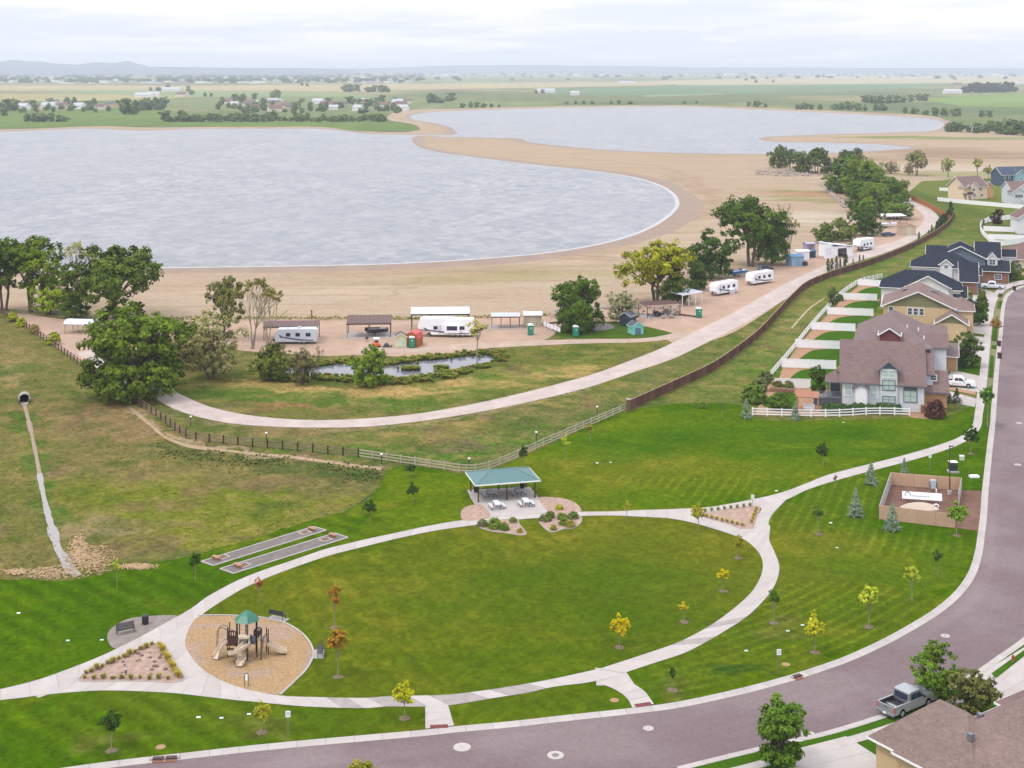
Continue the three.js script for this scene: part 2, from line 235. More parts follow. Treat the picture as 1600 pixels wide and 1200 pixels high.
const meadTex = regionTex(R_MEAD, 2048, 2048, (x, d) => {
  const wx = (fbm(x * 0.22, d * 0.22, 4) - 0.5) * 8, wd = (fbm(x * 0.22 + 40, d * 0.22 + 9, 4) - 0.5) * 8;
  let c = meadPlan(x + wx, d + wd);
  const big = fbm(x * 0.07 + 31, d * 0.05, 4), mid = fbm(x * 0.4, d * 0.32 + 20, 4), fine = noise(x * 2.3, d * 1.9) * 0.55 + noise(x * 5.7, d * 5.1) * 0.45;
  c = mix3(c, alb(158, 136, 86), sstep(0.5, 0.72, mid) * 0.42);
  c = mix3(c, alb(82, 108, 40), sstep(0.48, 0.27, mid * 0.5 + big * 0.5) * 0.6);
  c = mix3(c, alb(138, 112, 84), sstep(0.66, 0.8, fbm(x * 0.17 + 70, d * 0.13, 3)) * 0.5);
  return mul3(c, (0.58 + 1.12 * fine) * lerp(0.86, 1.14, mid));
});
const M_MEAD = std(0xffffff, 0.97, { map: meadTex, bumpMap: rep(GRAIN, 80), bumpScale: 0.12 });
const MEADOW = [[-420, 486], [-40, 470], [40, 490], [150, 500], [300, 520], [420, 545], [640, 553], [760, 548], [868, 520], [960, 500], [1060, 515], [1240, 425], [1360, 392], [1420, 340], [1420, 300], [1440, 283], [1800, 268], [1800, 425], [1650, 430], [1578, 440], [1552, 466], [1543, 520], [1532, 600], [1528, 640], [1300, 700], [1100, 700], [900, 830], [735, 760], [600, 760], [480, 838], [330, 875], [150, 915], [-60, 922], [-420, 960]];
struct('meadow', sheetGeo(MEADOW, -0.04, R_MEAD), M_MEAD, 'rough dry grass meadow between the park and the beach');

// ---- far country
const R_FAR = [-9000, 9000, 300, 14300];
const farTex = regionTex(R_FAR, 1024, 1024, (x, d) => {
  const big = fbm(x * 0.0012 + 3, d * 0.0012, 4), mid = fbm(x * 0.006, d * 0.004 + 20, 4);
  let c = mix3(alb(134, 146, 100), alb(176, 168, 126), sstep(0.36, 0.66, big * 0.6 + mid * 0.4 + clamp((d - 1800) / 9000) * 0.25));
  c = mix3(c, alb(110, 130, 86), sstep(0.55, 0.3, mid) * 0.6);
  return mul3(c, 0.8 + 0.4 * noise(x * 0.05, d * 0.03));
});
{
  const g = new THREE.PlaneGeometry(120000, 80000); g.rotateX(-Math.PI / 2); g.translate(0, -0.16, -39000 + 0);
  const p = g.attributes.position, uv = g.attributes.uv; for (let i = 0; i < p.count; i++) uv.setXY(i, (p.getX(i) - R_FAR[0]) / (R_FAR[1] - R_FAR[0]), (-p.getZ(i) - R_FAR[2]) / (R_FAR[3] - R_FAR[2]));
  farTex.wrapS = farTex.wrapT = THREE.MirroredRepeatWrapping;
  struct('ground', g, std(0xffffff, 0.97, { map: farTex }), 'open farmland plain reaching to the horizon');
}
function fieldMat(rgb, rgb2) { const a = alb(...rgb), b = alb(...rgb2), t = toned('field', 256, 256, (u, v) => 0.82 + 0.3 * wrapN(u, v, 6) + 0.16 * wrapN(u, v, 40, 5) + 0.05 * Math.sin(u * 6.2832 * 16)); return std(up16(mix3(a, b, 0.5)), 0.97, { map: rep(t, 1 / 700, 1 / 900) }); }
const FIELDS = [
  ['gold stubble field left of the farmyard', [[-700, 146], [130, 146.5], [300, 151], [250, 156.5], [0, 158.5], [-700, 158]], [204, 190, 146], [176, 170, 110]],
  ['soft green field behind the gold stubble', [[60, 141.5], [300, 140.5], [540, 147], [640, 154], [400, 152.5], [210, 149.5]], [150, 172, 122], [168, 178, 126]],
  ['wide tan field below the hills', [[-700, 132], [300, 134], [1000, 127.5], [1050, 133], [620, 141], [540, 143], [340, 141], [-700, 140]], [214, 198, 158], [196, 178, 132]],
  ['pale tan field on the rising ground at the horizon', [[1000, 127], [1250, 120], [2300, 117], [2300, 129], [1460, 130], [1060, 133]], [214, 198, 164], [202, 190, 142]],
  ['dark green crop field beyond the far lake', [[860, 137.5], [1060, 134.5], [1460, 130.5], [1520, 132], [1260, 146], [1060, 148], [860, 148]], [124, 152, 116], [138, 158, 118]],
  ['brown fallow strip along the far shore', [[640, 149], [860, 148.3], [1060, 148.3], [1262, 146.5], [1190, 158], [880, 160], [690, 157]], [142, 144, 104], [128, 138, 92]],
  ['bright green field beside the dark grove', [[1440, 156], [1520, 148.5], [1700, 143], [2300, 140], [2300, 165], [1620, 167.5], [1500, 165]], [136, 166, 92], [150, 172, 102]],
  ['lime green meadow on the far lakeside', [[-700, 178], [90, 172], [180, 168], [260, 172], [262, 184], [360, 189], [560, 188], [640, 194], [650, 202], [560, 204], [300, 197], [150, 196], [0, 200], [-700, 204]], [134, 154, 88], [118, 142, 78]],
  ['olive pasture between the far houses and the lake', [[410, 150], [640, 152], [700, 157], [880, 160], [860, 166], [700, 168], [640, 176], [420, 176], [240, 168], [230, 158]], [140, 152, 106], [150, 158, 112]],
  ['thin pale green strip under the dark crop', [[1000, 149], [1130, 146], [1130, 147.4], [1010, 151]], [178, 184, 150], [166, 176, 136]],
];
FIELDS.forEach(([label, pts, a, b], i) => sheet('field', pts, -0.13 + i * 0.004, fieldMat(a, b), label));

// ---- beach and lake
const LAKE = [[-900, 205], [0, 205.8], [67, 203.4], [142, 201], [219, 204.2], [304, 201.7], [422, 201], [506, 201.7], [540, 205], [564, 208.3], [641, 210.6], [685, 210.8], [714, 208.5], [705.5, 200], [675, 191.6], [645, 186.6], [641, 181.5], [665, 176.4], [719, 173], [800, 170.7], [888, 168.7], [1060, 166.8], [1195, 172], [1330, 178], [1465, 187.6], [1475, 193], [1468, 201.5], [1397, 206.8], [1262, 211], [1185, 216], [1195, 220], [1296, 223], [1380, 226], [1424, 230.4], [1364, 235.5], [1296, 238.9], [1195, 240.5], [1070, 239], [969, 235.5], [884, 228.8], [827, 222], [813, 217], [766, 215.3], [705, 214], [644, 215], [648, 225.4], [675, 235.5], [732, 244], [800, 253], [850, 259], [900, 264], [950, 270], [1000, 279], [1040, 293], [1058, 308], [1061, 320], [1050, 335], [1020, 355], [980, 371], [920, 385.5], [850, 396], [750, 405], [650, 411], [550, 414.5], [400, 417], [270, 419], [0, 424], [-900, 436]];
const BEACH = [[-900, 520], [-60, 478], [30, 484], [200, 505], [400, 520], [640, 505], [860, 500], [960, 490], [1060, 470], [1130, 440], [1240, 420], [1290, 395], [1400, 345], [1420, 305], [1445, 286], [1600, 279], [2100, 270], [2100, 205], [1620, 208], [1490, 198], [1478, 188], [1462, 182.5], [1330, 174.5], [1195, 169], [1060, 164.3], [888, 165.8], [719, 169.5], [640, 172], [612, 177], [604, 186], [652, 196], [656, 203], [560, 204.8], [506, 198.5], [422, 198.2], [304, 198.5], [219, 199], [170, 197], [120, 198], [67, 200.5], [0, 202], [-900, 202]];
const R_BEACH = [-330, 560, 280, 1260];
const beachPlan = region(R_BEACH, 900, (a) => {
  a.fill('208,184,158');
  a.blobs('218,198,172', [[300, 470], [600, 450], [850, 420], [1050, 370], [1120, 300]], 16, 60, 0.35, 3);
  a.blobs('196,168,138', [[500, 440], [800, 400], [1000, 380], [1140, 320], [1000, 262]], 10, 70, 0.3, 4);
  a.blobs('186,170,126', [[600, 450], [760, 430], [900, 420]], 9, 40, 0.3, 4);
  a.blobs('158,156,96', [[1190, 295], [1230, 300], [1290, 318], [1300, 290]], 10, 40, 0.5, 2.4);
  a.blobs('222,206,186', [[1230, 350], [1290, 340], [1250, 330]], 10, 40, 0.5, 2);
  a.blobs('206,158,128', [[1240, 303], [1280, 305]], 9, 18, 0.5, 2);
  a.blobs('132,158,84', [[1380, 214.5], [1430, 214], [1330, 214]], 14, 26, 0.6, 3);
  a.blobs('148,164,100', [[1460, 216], [1600, 217]], 20, 30, 0.5, 3);
  a.blobs('178,150,126', [[1430, 233], [1500, 240], [1600, 245], [1300, 250]], 24, 50, 0.45, 3);
  a.blobs('224,206,186', [[1350, 262], [1500, 262], [1600, 265]], 18, 50, 0.5, 3);
  a.blobs('176,172,126', [[1420, 275], [1500, 270], [1580, 275]], 14, 40, 0.5, 3);
  a.line('168,138,112', [[820, 397], [880, 398], [980, 405]], 1.6, 0.7); a.line('172,144,116', [[850, 402], [940, 406], [985, 409]], 1.2, 0.7);
  a.line('172,146,120', [[540, 475], [590, 465], [650, 434]], 0.9, 0.6); a.line('190,164,136', [[1060, 345], [1100, 322], [1095, 300], [1040, 272]], 8, 0.5); a.line('182,158,132', [[1080, 345], [1115, 318], [1105, 292], [1050, 266], [900, 246]], 5, 0.4);
  a.line('188,168,142', [[300, 440], [600, 430], [800, 414], [960, 392]], 4, 0.4);
  a.blobs('150,146,84', [[300, 494], [520, 497], [660, 497], [760, 496], [860, 490]], 1.8, 60, 0.5, 3);
});
const beachTex = regionTex(R_BEACH, 2048, 2048, (x, d) => {
  const wx = (fbm(x * 0.05, d * 0.09, 3) - 0.5) * 20, wd = (fbm(x * 0.05 + 40, d * 0.09 + 9, 3) - 0.5) * 10;
  const c = beachPlan(x + wx, d + wd), n = fbm(x * 0.05, d * 0.16, 5), f = noise(x * 1.1, d * 1.3), st = fbm(x * 0.02 + wx * 0.02, d * 0.3, 3);
  return mul3(mix3(c, mul3(alb(186, 158, 128), 1), sstep(0.5, 0.75, st) * 0.45), (0.9 + 0.2 * f) * lerp(0.9, 1.1, n));
});
const M_BEACH = std(0xffffff, 0.95, { map: beachTex });
const beachPts = smooth(BEACH, 3), lakePts = smooth(LAKE, 5);
struct('beach', sheetGeo(beachPts, -0.085, R_BEACH), M_BEACH, 'wide bare sand beach of the low reservoir');
// wet margin and foam line follow the water's edge
function upward(g) { const p = g.attributes.position, ix = g.index.array; for (let i = 0; i < ix.length; i += 3) { const [a, b, c] = [ix[i], ix[i + 1], ix[i + 2]]; const ny = (p.getZ(b) - p.getZ(a)) * (p.getX(c) - p.getX(a)) - (p.getX(b) - p.getX(a)) * (p.getZ(c) - p.getZ(a)); if (ny < 0) { ix[i] = b; ix[i + 1] = a; } } return g; }
function offsetRing(pts, h, din, dout, wob) {            // ring strip round the lake, widths in metres
  const w = pts.map(([x, y]) => G(x, y, h)), n = w.length, pos = [], uv = [], idx = [];
  let len = 0;
  for (let i = 0; i <= n; i++) {
    const p = w[i % n], a = w[(i + n - 1) % n], b = w[(i + 1) % n], t = V(b.x - a.x, 0, b.z - a.z).normalize(), o = V(t.z, 0, -t.x);
    if (i) len += p.distanceTo(w[(i - 1) % n]);
    const k = 0.5 + wob * fbm(len * 0.02, 3.3, 3);
    pos.push(p.x + o.x * din, h, p.z + o.z * din, p.x - o.x * dout * k, h, p.z - o.z * dout * k); uv.push(len, 0, len, dout);
    if (i) { const q = i * 2; idx.push(q - 2, q - 1, q, q, q - 1, q + 1); }
  }
  const g = new THREE.BufferGeometry(); g.setAttribute('position', new THREE.Float32BufferAttribute(pos, 3)); g.setAttribute('uv', new THREE.Float32BufferAttribute(uv, 2)); g.setIndex(idx);
  g.setAttribute('normal', new THREE.Float32BufferAttribute(pos.map((_, i) => i % 3 === 1 ? 1 : 0), 3)); return upward(g);
}
const lakeArea = lakePts.map(([x, y]) => G(x, y)).reduce((s, p, i, a) => { const q = a[(i + 1) % a.length]; return s + p.x * -q.z - q.x * -p.z; }, 0), SGN = lakeArea > 0 ? 1 : -1;
struct('wet_sand', offsetRing(lakePts, -0.078, SGN * 4, SGN * 9, 1.1), mottled(alb(172, 144, 122), 0.2, 30, 0.75), 'damp brown sand along the water line');
const waterTex = tex(1024, 1024, (u, v) => {
  const a = wrapN(u, v * 1, 9), b = wrapN(u, v, 30, 5), s = 0.5 * wrapN(u * 1, v * 1, 70, 11) + 0.5 * wrapN(u, v, 160, 2);
  const q = (0.5 * wrapN(u, v, 64, 21) + 0.5 * wrapN(u, v, 97, 33)), t = clamp(0.18 * a + 0.3 * b + 0.52 * q), c = mix3(alb(134, 138, 148), alb(182, 180, 184), sstep(0.25, 0.75, t)); return mul3(c, 0.66 + 0.24 * q + 0.48 * s);
});
const waveTex = tex(1024, 1024, (u, v) => { const n = 0.5 * wrapN(u, v, 60) + 0.3 * wrapN(u, v, 140, 4) + 0.2 * wrapN(u, v, 260, 8); return [n, n, n]; }, false);
waterTex.repeat.set(1 / 170, 1 / 330); waveTex.repeat.set(1 / 120, 1 / 120);
const M_WATER = new THREE.MeshPhysicalMaterial({ map: waterTex, roughness: 0.32, bumpMap: waveTex, bumpScale: 0.45, ior: 1.33 });
struct('lake', sheetGeo(lakePts, -0.07), M_WATER, 'grey wind-ruffled reservoir water');
struct('shore_foam', offsetRing(lakePts.filter(([x, y]) => y > 255), -0.062, SGN * 1.6, SGN * 0.2, 0.5), mottled(alb(222, 218, 220), 0.2, 12, 0.8), 'pale line of foam where small waves reach the sand');

// ---- campground gravel and roads
const gravel = (rgb, size = 9) => mottled(alb(...rgb), 0.3, size, 0.95, [1, 0.97, 0.94], { bumpMap: rep(GRAIN, 0.6), bumpScale: 0.02 });
const CAMP = [[-300, 452], [-60, 478], [0, 487], [40, 490], [90, 498], [160, 500], [260, 508], [340, 506], [420, 500], [520, 501], [640, 501], [760, 498], [860, 492], [910, 492], [960, 484], [1040, 468], [1090, 446], [1150, 432], [1220, 416], [1270, 396], [1330, 384], [1380, 360], [1398, 336], [1425, 310], [1466, 342], [1440, 368], [1400, 388], [1340, 408], [1265, 438], [1200, 486], [1130, 526], [1060, 538], [1030, 527], [900, 529], [872, 521], [850, 531], [790, 540], [735, 549], [700, 552], [640, 557], [560, 555], [500, 556], [440, 552], [380, 548], [330, 540], [250, 545], [180, 560], [150, 575], [110, 556], [50, 516], [0, 486], [-300, 462]];
struct('campground', sheetGeo(smooth(CAMP, 4), -0.024), gravel([218, 186, 164], 14), 'pinkish gravel campground along the beach');
function ribbonGeo(L, Rr, h, n = 90, joint) { // strip between two traced edges
  const A = new THREE.CatmullRomCurve3(L.map(([x, y]) => G(x, y, h)), false, 'centripetal').getSpacedPoints(n), B = new THREE.CatmullRomCurve3(Rr.map(([x, y]) => G(x, y, h)), false, 'centripetal').getSpacedPoints(n);
  return stripGeo(A, B, h);
}
function stripGeo(A, B, h) { const pos = [], uv = [], idx = []; A.forEach((a, i) => { const b = B[i]; pos.push(a.x, h, a.z, b.x, h, b.z); uv.push(a.x, -a.z, b.x, -b.z); if (i) { const q = i * 2; idx.push(q - 2, q - 1, q, q, q - 1, q + 1); } }); const g = new THREE.BufferGeometry(); g.setAttribute('position', new THREE.Float32BufferAttribute(pos, 3)); g.setAttribute('uv', new THREE.Float32BufferAttribute(uv, 2)); g.setIndex(idx); g.setAttribute('normal', new THREE.Float32BufferAttribute(pos.map((_, i) => i % 3 === 1 ? 1 : 0), 3)); return upward(g); }
const GR_U = [[150, 545], [200, 575], [261, 605], [294.5, 622], [335, 637.6], [391, 649], [447, 654.5], [500, 656.5], [557, 654.6], [644, 647.4], [730, 633], [816, 614], [882, 597], [925, 585], [987, 562.5], [1025, 547.5], [1060, 531], [1100, 511], [1150, 486], [1200, 458], [1240, 437], [1300, 410], [1360, 388], [1405, 374], [1437, 354], [1443, 338], [1425, 322], [1400, 314]];
const GR_L = [[120, 552], [160, 580], [231, 616], [267, 636.5], [301, 649], [357, 661], [414, 665.8], [481, 668], [572, 666.7], [672, 656], [759, 641.7], [831, 627], [902, 610], [931, 601.5], [987, 582.5], [1050, 561], [1100, 537.5], [1150, 512], [1200, 484], [1240, 459], [1262, 440], [1310, 418], [1380, 396], [1430, 375], [1462, 352], [1468, 342], [1448, 322], [1422, 309]];
struct('gravel_road', ribbonGeo(GR_U, GR_L, -0.016, 140), gravel([230, 212, 204], 11), 'pale gravel road curving from the campground round the meadow');
struct('gravel_track', ribbonGeo([[560, 541], [640, 541], [760, 535], [900, 530], [1010, 528], [1060, 519]], [[560, 551], [640, 551], [760, 544], [900, 537], [1010, 534], [1075, 526]], -0.010, 40), gravel([222, 196, 178], 10), 'narrow gravel track past the green toilets');

struct('worn_track', ribbonGeo(TRACK.map(([x, y], i) => [x + 1, y - 1.6 + (i % 3) * 0.5]), TRACK.map(([x, y], i) => [x - 1.5, y + 2.2 + (i % 2) * 0.9]), -0.03, 60), mottled(alb(206, 178, 146), 0.4, 5, 0.97), 'worn tan foot track below the brown rail fence');
struct('edging_line', ribbonGeo([[1236, 512], [1250, 496], [1265, 480.5], [1288, 465]], [[1238, 513], [1252, 497.2], [1266.5, 481.6], [1289, 466]], -0.02, 24), mottled(alb(222, 200, 172), 0.3, 4, 0.97), 'thin pale edging line on the greenbelt grass');
// ---- street, kerbs
const ROADPTS = [...smooth(KERB_L, 6, false), ...smooth(KERB_R, 6, false).reverse()];
const roadTex = regionTex([-80, 160, 60, 380], 2048, 2048, (x, d) => {
  const f = noise(x * 4, d * 4) * 0.5 + noise(x * 9, d * 9) * 0.5, n = fbm(x * 0.12, d * 0.12, 4), k = kd(x, d), lane = sstep(0.45, 0.75, fbm(k * 0.55 + 4, (x + d) * 0.02, 2));
  return mul3(mix3(alb(153, 134, 137), alb(165, 148, 149), sstep(0.35, 0.7, n)), (0.86 + 0.28 * f) * lerp(0.95, 1.05, lane));
});
struct('street', sheetGeo(ROADPTS, -0.12, [-80, 160, 60, 380]), std(0xffffff, 0.93, { map: roadTex, bumpMap: rep(GRAIN, 120), bumpScale: 0.01 }), 'worn grey asphalt street bending round the park');
const M_CONC = mottled(alb(226, 216, 211), 0.13, 6, 0.92), M_CONC2 = mottled(alb(221, 211, 206), 0.14, 5, 0.92), M_CONC3 = mottled(alb(229, 219, 214), 0.12, 7, 0.92), M_STAIN = mottled(alb(198, 188, 184), 0.3, 3, 0.92), M_JOINT = std(col(150, 140, 132), 0.95);
const CONCS = [M_CONC, M_CONC, M_CONC2, M_CONC3];
function kerbRun(label, pts, side, maxY) {
  const grp = structGroup('kerb', label), c = new THREE.CatmullRomCurve3(pts.filter(([, y]) => y < maxY).map(([x, y]) => G(x, y, 0.02)), false, 'centripetal');
  const L = c.getLength(), n = Math.min(290, Math.round(L / 2.4)), P = c.getSpacedPoints(n * 3);
  const prof = [[-0.02, -0.1], [-0.02, 0.02], [0.16, 0.02], [0.26, -0.04], [0.34, -0.085], [0.82, -0.095], [0.82, -0.13]];      // across: lawn side to road side
  const at = (i, o, y, sh) => { const p = P[i].clone(), a = P[Math.max(0, i - 1)], b = P[Math.min(P.length - 1, i + 1)], t = V(b.x - a.x, 0, b.z - a.z).normalize(); return [p.x + (-t.z) * o * side + t.x * sh, y, p.z + t.x * o * side + t.z * sh]; };
  for (let s = 0; s < n; s++) {
    const pos = [], uv = [], idx = [];
    for (let k = 0; k <= 3; k++) for (const [o, y] of prof) { const q = at(s * 3 + k, o, y, k === 0 ? 0.012 : k === 3 ? -0.012 : 0); pos.push(...q); uv.push(q[0], q[2] + y); }
    const m = prof.length; for (let k = 0; k < 3; k++) for (let j = 0; j < m - 1; j++) { const a = k * m + j; idx.push(a, a + 1, a + m, a + 1, a + m + 1, a + m); }
    const g = new THREE.BufferGeometry(); g.setAttribute('position', new THREE.Float32BufferAttribute(pos, 3)); g.setAttribute('uv', new THREE.Float32BufferAttribute(uv, 2)); g.setIndex(idx); g.computeVertexNormals();
    if (g.attributes.normal.getY(m * 1 + 2) < 0) { const ii = g.index.array; for (let q = 0; q < ii.length; q += 3) { const t = ii[q]; ii[q] = ii[q + 1]; ii[q + 1] = t; } g.computeVertexNormals(); }
    part('kerb_segment', g, CONCS[(s * 7 + 3) % 4], grp);
  }
}
kerbRun('pale concrete kerb and gutter on the park side of the street', KERB_L, 1, 1215);
kerbRun('pale concrete kerb and gutter on the house side of the street', KERB_R, -1, 1215);

// ---- concrete footpaths made of separate slabs
function slabs(grp, L, Rr, step, opt = {}) {
  const h = opt.h ?? 0.03, cA = new THREE.CatmullRomCurve3(L.map(([x, y]) => G(x, y, h)), false, 'centripetal'), cB = new THREE.CatmullRomCurve3(Rr.map(([x, y]) => G(x, y, h)), false, 'centripetal');
  const n = Math.max(1, Math.round((cA.getLength() + cB.getLength()) / 2 / step)), A = cA.getSpacedPoints(n * 3), B = cB.getSpacedPoints(n * 3);
  part('joint_bed', stripGeo(A, B, h - 0.012), M_JOINT, grp);
  for (let s = 0; s < n; s++) {
    const a = [0, 1, 2, 3].map((k) => A[s * 3 + k].clone()), b = [0, 1, 2, 3].map((k) => B[s * 3 + k].clone()), e = 0.012;
    const trim = (q) => { const d0 = V().subVectors(q[1], q[0]).normalize(), d1 = V().subVectors(q[2], q[3]).normalize(); q[0].addScaledVector(d0, e); q[3].addScaledVector(d1, e); };
    trim(a); trim(b);
    const top = stripGeo(a, b, h + (((s * 37) % 5) - 2) * 0.0012);
    const mat = opt.stain && opt.stain(s, n) ? M_STAIN : CONCS[(s * 5 + (s >> 2)) % 4];
    part('slab', top, mat, grp);
  }
}
sheet('path_base', [[40, 1078], [122, 1056], [130, 1067], [60, 1090]], 0.012, M_CONC, 'concrete at the tip of the triangular bed'); sheet('path_base', [[250, 1066.5], [282, 1048], [300, 1030], [325, 1052], [350, 1068], [300, 1080]], 0.01, M_CONC2, 'concrete between the triangular bed and the playground'); sheet('path_base', [[930, 1043], [978, 1049], [992, 1070], [932, 1071]], 0.01, M_CONC2, 'concrete where the right ramp leaves the path');
{
  const P = structGroup('footpath', 'pale concrete footpath looping round the oval lawn');
  slabs(P, [[0, 1076.8], [56.7, 1062.7], [113, 1042.8], [158.7, 1024.4], [181, 1014], [250, 978], [300, 949.7], [321, 934], [349, 918], [373, 906], [397, 896], [422, 887], [446, 879], [479, 867.7], [511, 857], [544, 849], [560, 845], [620, 832], [680, 819.5], [720, 813], [765, 808.5], [811, 804.5], [860, 801.2], [907, 799.4], [960, 798.9], [997, 797], [1043, 795.6]],
    [[0, 1093.8], [56.7, 1086.8], [100, 1076], [122, 1060], [160, 1039.5], [205, 1018.5], [241, 1005.6], [270, 988], [298, 972], [313, 962], [332.5, 948], [357, 932.7], [381, 919], [405.6, 907.5], [430, 897.7], [462, 885.6], [495, 874.2], [527, 864.4], [560, 856.3], [620, 841.5], [680, 829], [715, 823.9], [744, 819.9], [811, 811.6], [860, 808], [907, 806], [960, 805.5], [997, 807], [1043, 809.4]], 2.6);
  slabs(P, [[100, 1076], [122.5, 1063.5], [160, 1064.6], [220, 1064.6], [268, 1066], [288, 1064], [316, 1050], [346, 1063.5], [370, 1072.5], [400, 1080], [437, 1086.6], [490, 1089], [580, 1090], [600, 1088], [656, 1086.7], [698, 1085.3], [749, 1079.7], [808, 1070.7], [867, 1060], [935, 1045]],
    [[56, 1087], [99, 1082.5], [158, 1078.8], [220, 1080], [260, 1082], [280, 1083.6], [310, 1087], [340, 1090.5], [370, 1094], [400, 1096.5], [460, 1102.5], [520, 1105.5], [580, 1106], [600, 1104], [660, 1104], [700, 1102], [769, 1091], [825, 1082], [867, 1072.7], [920, 1066], [971, 1054]], 1.9, { h: 0.026, stain: (s, n) => s > n - 15 && s < n - 3 && s % 3 !== 1 });
  slabs(P, [[241, 1005.6], [254.5, 1005.6], [260.5, 1014], [268, 1032], [280, 1047], [288, 1060]], [[310, 962], [298, 976.5], [290.5, 996], [289.6, 1008], [295, 1020], [307, 1036.5], [322, 1050]].slice(0, 7), 2.4, { h: 0.022 });
  slabs(P, [[1043, 795.6], [1058, 794.9], [1105, 792.4], [1136, 787.8], [1176, 780], [1216, 770.9], [1259, 755.5], [1290, 743], [1330, 732], [1370, 722], [1420, 709], [1470, 694], [1500, 682], [1518, 666], [1523, 645], [1526, 620]],
    [[1043, 802.2], [1083, 803], [1105, 801.7], [1136, 795.5], [1173, 790.3], [1206, 787], [1228, 781], [1259, 766.2], [1290, 755.5], [1330, 744], [1372, 733], [1425, 719], [1475, 704], [1508, 690], [1531, 670], [1536, 645], [1540, 620]], 2.4, { h: 0.03 });
  slabs(P, [[1043, 802.2], [1083, 803.5], [1105, 810], [1136, 818.6], [1160, 826.3], [1179, 825], [1200.5, 819], [1202, 843.3], [1210, 862], [1217.5, 883.4], [1214.4, 905], [1200.5, 929.6], [1166.6, 963.5], [1136, 983.6], [1105, 1002], [1068, 1020.6], [1012, 1039], [975.5, 1051.4]],
    [[1043, 809.4], [1066, 813], [1089.5, 818.6], [1112, 825], [1135.8, 832.5], [1150, 837.5], [1163.5, 843.3], [1182, 858.7], [1190, 872], [1192, 885], [1188, 902], [1172.8, 926.5], [1135.8, 959], [1099, 983.6], [1055.6, 1005], [1020, 1017.5], [997, 1025.2], [935.4, 1045.2]], 2.0, { h: 0.028, stain: (s, n) => s > n * 0.66 && s < n * 0.82 && s % 3 === 0 });
  slabs(P, [[1172, 790.6], [1188, 792.4], [1183.6, 806.3], [1176, 824.8]], [[1228, 781], [1209.8, 800], [1202, 812], [1200.5, 821.7]], 2.2, { h: 0.024 });
  slabs(P, [[937.5, 1067], [963, 1078.3], [980, 1091], [988, 1105.5]], [[971, 1053], [988, 1066.8], [1006, 1079], [1022, 1100]], 1.6, { h: 0.023 });
  slabs(P, [[664.2, 1103], [664.7, 1138.5]], [[700, 1101], [709.5, 1133.5]], 1.6, { h: 0.023 });
  // pavement beside the street up to the houses
  slabs(P, [[1526, 620], [1530, 590], [1535, 545], [1540, 510], [1544, 480], [1550, 462], [1566, 447], [1586, 440], [1640, 432]], [[1540, 620], [1543, 590], [1547, 545], [1550.5, 510], [1554, 482], [1560, 466], [1573, 453], [1590, 446], [1640, 438]], 2.4, { h: 0.032 });
}
// ---------------------------------------------------------------- trees: leaf-sized faces in clumps round tapered limbs
const UP = V(0, 1, 0);
function leaves(R, clumps, per, size, tint, flat = 0.5) {     // clumps: [x, y, z, radius, outX, outY, outZ]
  const n = clumps.length * per, pos = new Float32Array(n * 12), nor = new Float32Array(n * 12), colr = new Float32Array(n * 12), idx = new Uint32Array(n * 6);
  const c = V(), nn = V(), t = V(), b = V(); let k = 0;
  for (const [cx, cy, cz, cr, ox, oy, oz] of clumps) {
    const hue = R(), br = 0.78 + 0.44 * R();
    for (let i = 0; i < per; i++, k++) {
      const a = R() * 6.2832, u = R() * 2 - 1, s = Math.sqrt(1 - u * u), rr = cr * (0.45 + 0.6 * R());
      const dx = s * Math.cos(a), dy = u, dz = s * Math.sin(a);
      c.set(cx + dx * rr, cy + dy * rr * 0.8, cz + dz * rr);
      nn.set(dx * 0.7 + ox * 0.6 + (R() - 0.5) * 1.1, dy * 0.7 + oy * 0.6 + 0.35 + (R() - 0.5) * 1.1, dz * 0.7 + oz * 0.6 + (R() - 0.5) * 1.1).normalize();
      t.set(R() - 0.5, R() - 0.5, R() - 0.5).cross(nn).normalize(); b.crossVectors(nn, t);
      const w = size * (0.6 + 0.8 * R()) * 0.5, h = size * (0.6 + 0.8 * R()) * 0.5 * (0.6 + flat * 0.6), q = 0.82 + 0.36 * R();
      const cr0 = br * q * lerp(tint[0][0], tint[1][0], hue), cg = br * q * lerp(tint[0][1], tint[1][1], hue), cb = br * q * lerp(tint[0][2], tint[1][2], hue);
      for (let m = 0; m < 4; m++) {
        const sx = (m === 0 || m === 3 ? -1 : 1) * w * (m > 1 ? 0.55 : 1), sy = (m < 2 ? -1 : 1) * h, o = (k * 4 + m) * 3;
        pos[o] = c.x + t.x * sx + b.x * sy; pos[o + 1] = c.y + t.y * sx + b.y * sy; pos[o + 2] = c.z + t.z * sx + b.z * sy;
        nor[o] = nn.x; nor[o + 1] = nn.y; nor[o + 2] = nn.z; colr[o] = cr0; colr[o + 1] = cg; colr[o + 2] = cb;
      }
      idx.set([k * 4, k * 4 + 1, k * 4 + 2, k * 4, k * 4 + 2, k * 4 + 3], k * 6);
    }
  }
  const g = new THREE.BufferGeometry(); g.setAttribute('position', new THREE.BufferAttribute(pos, 3)); g.setAttribute('normal', new THREE.BufferAttribute(nor, 3)); g.setAttribute('color', new THREE.BufferAttribute(colr, 3)); g.setIndex(new THREE.BufferAttribute(idx, 1)); return g;
}
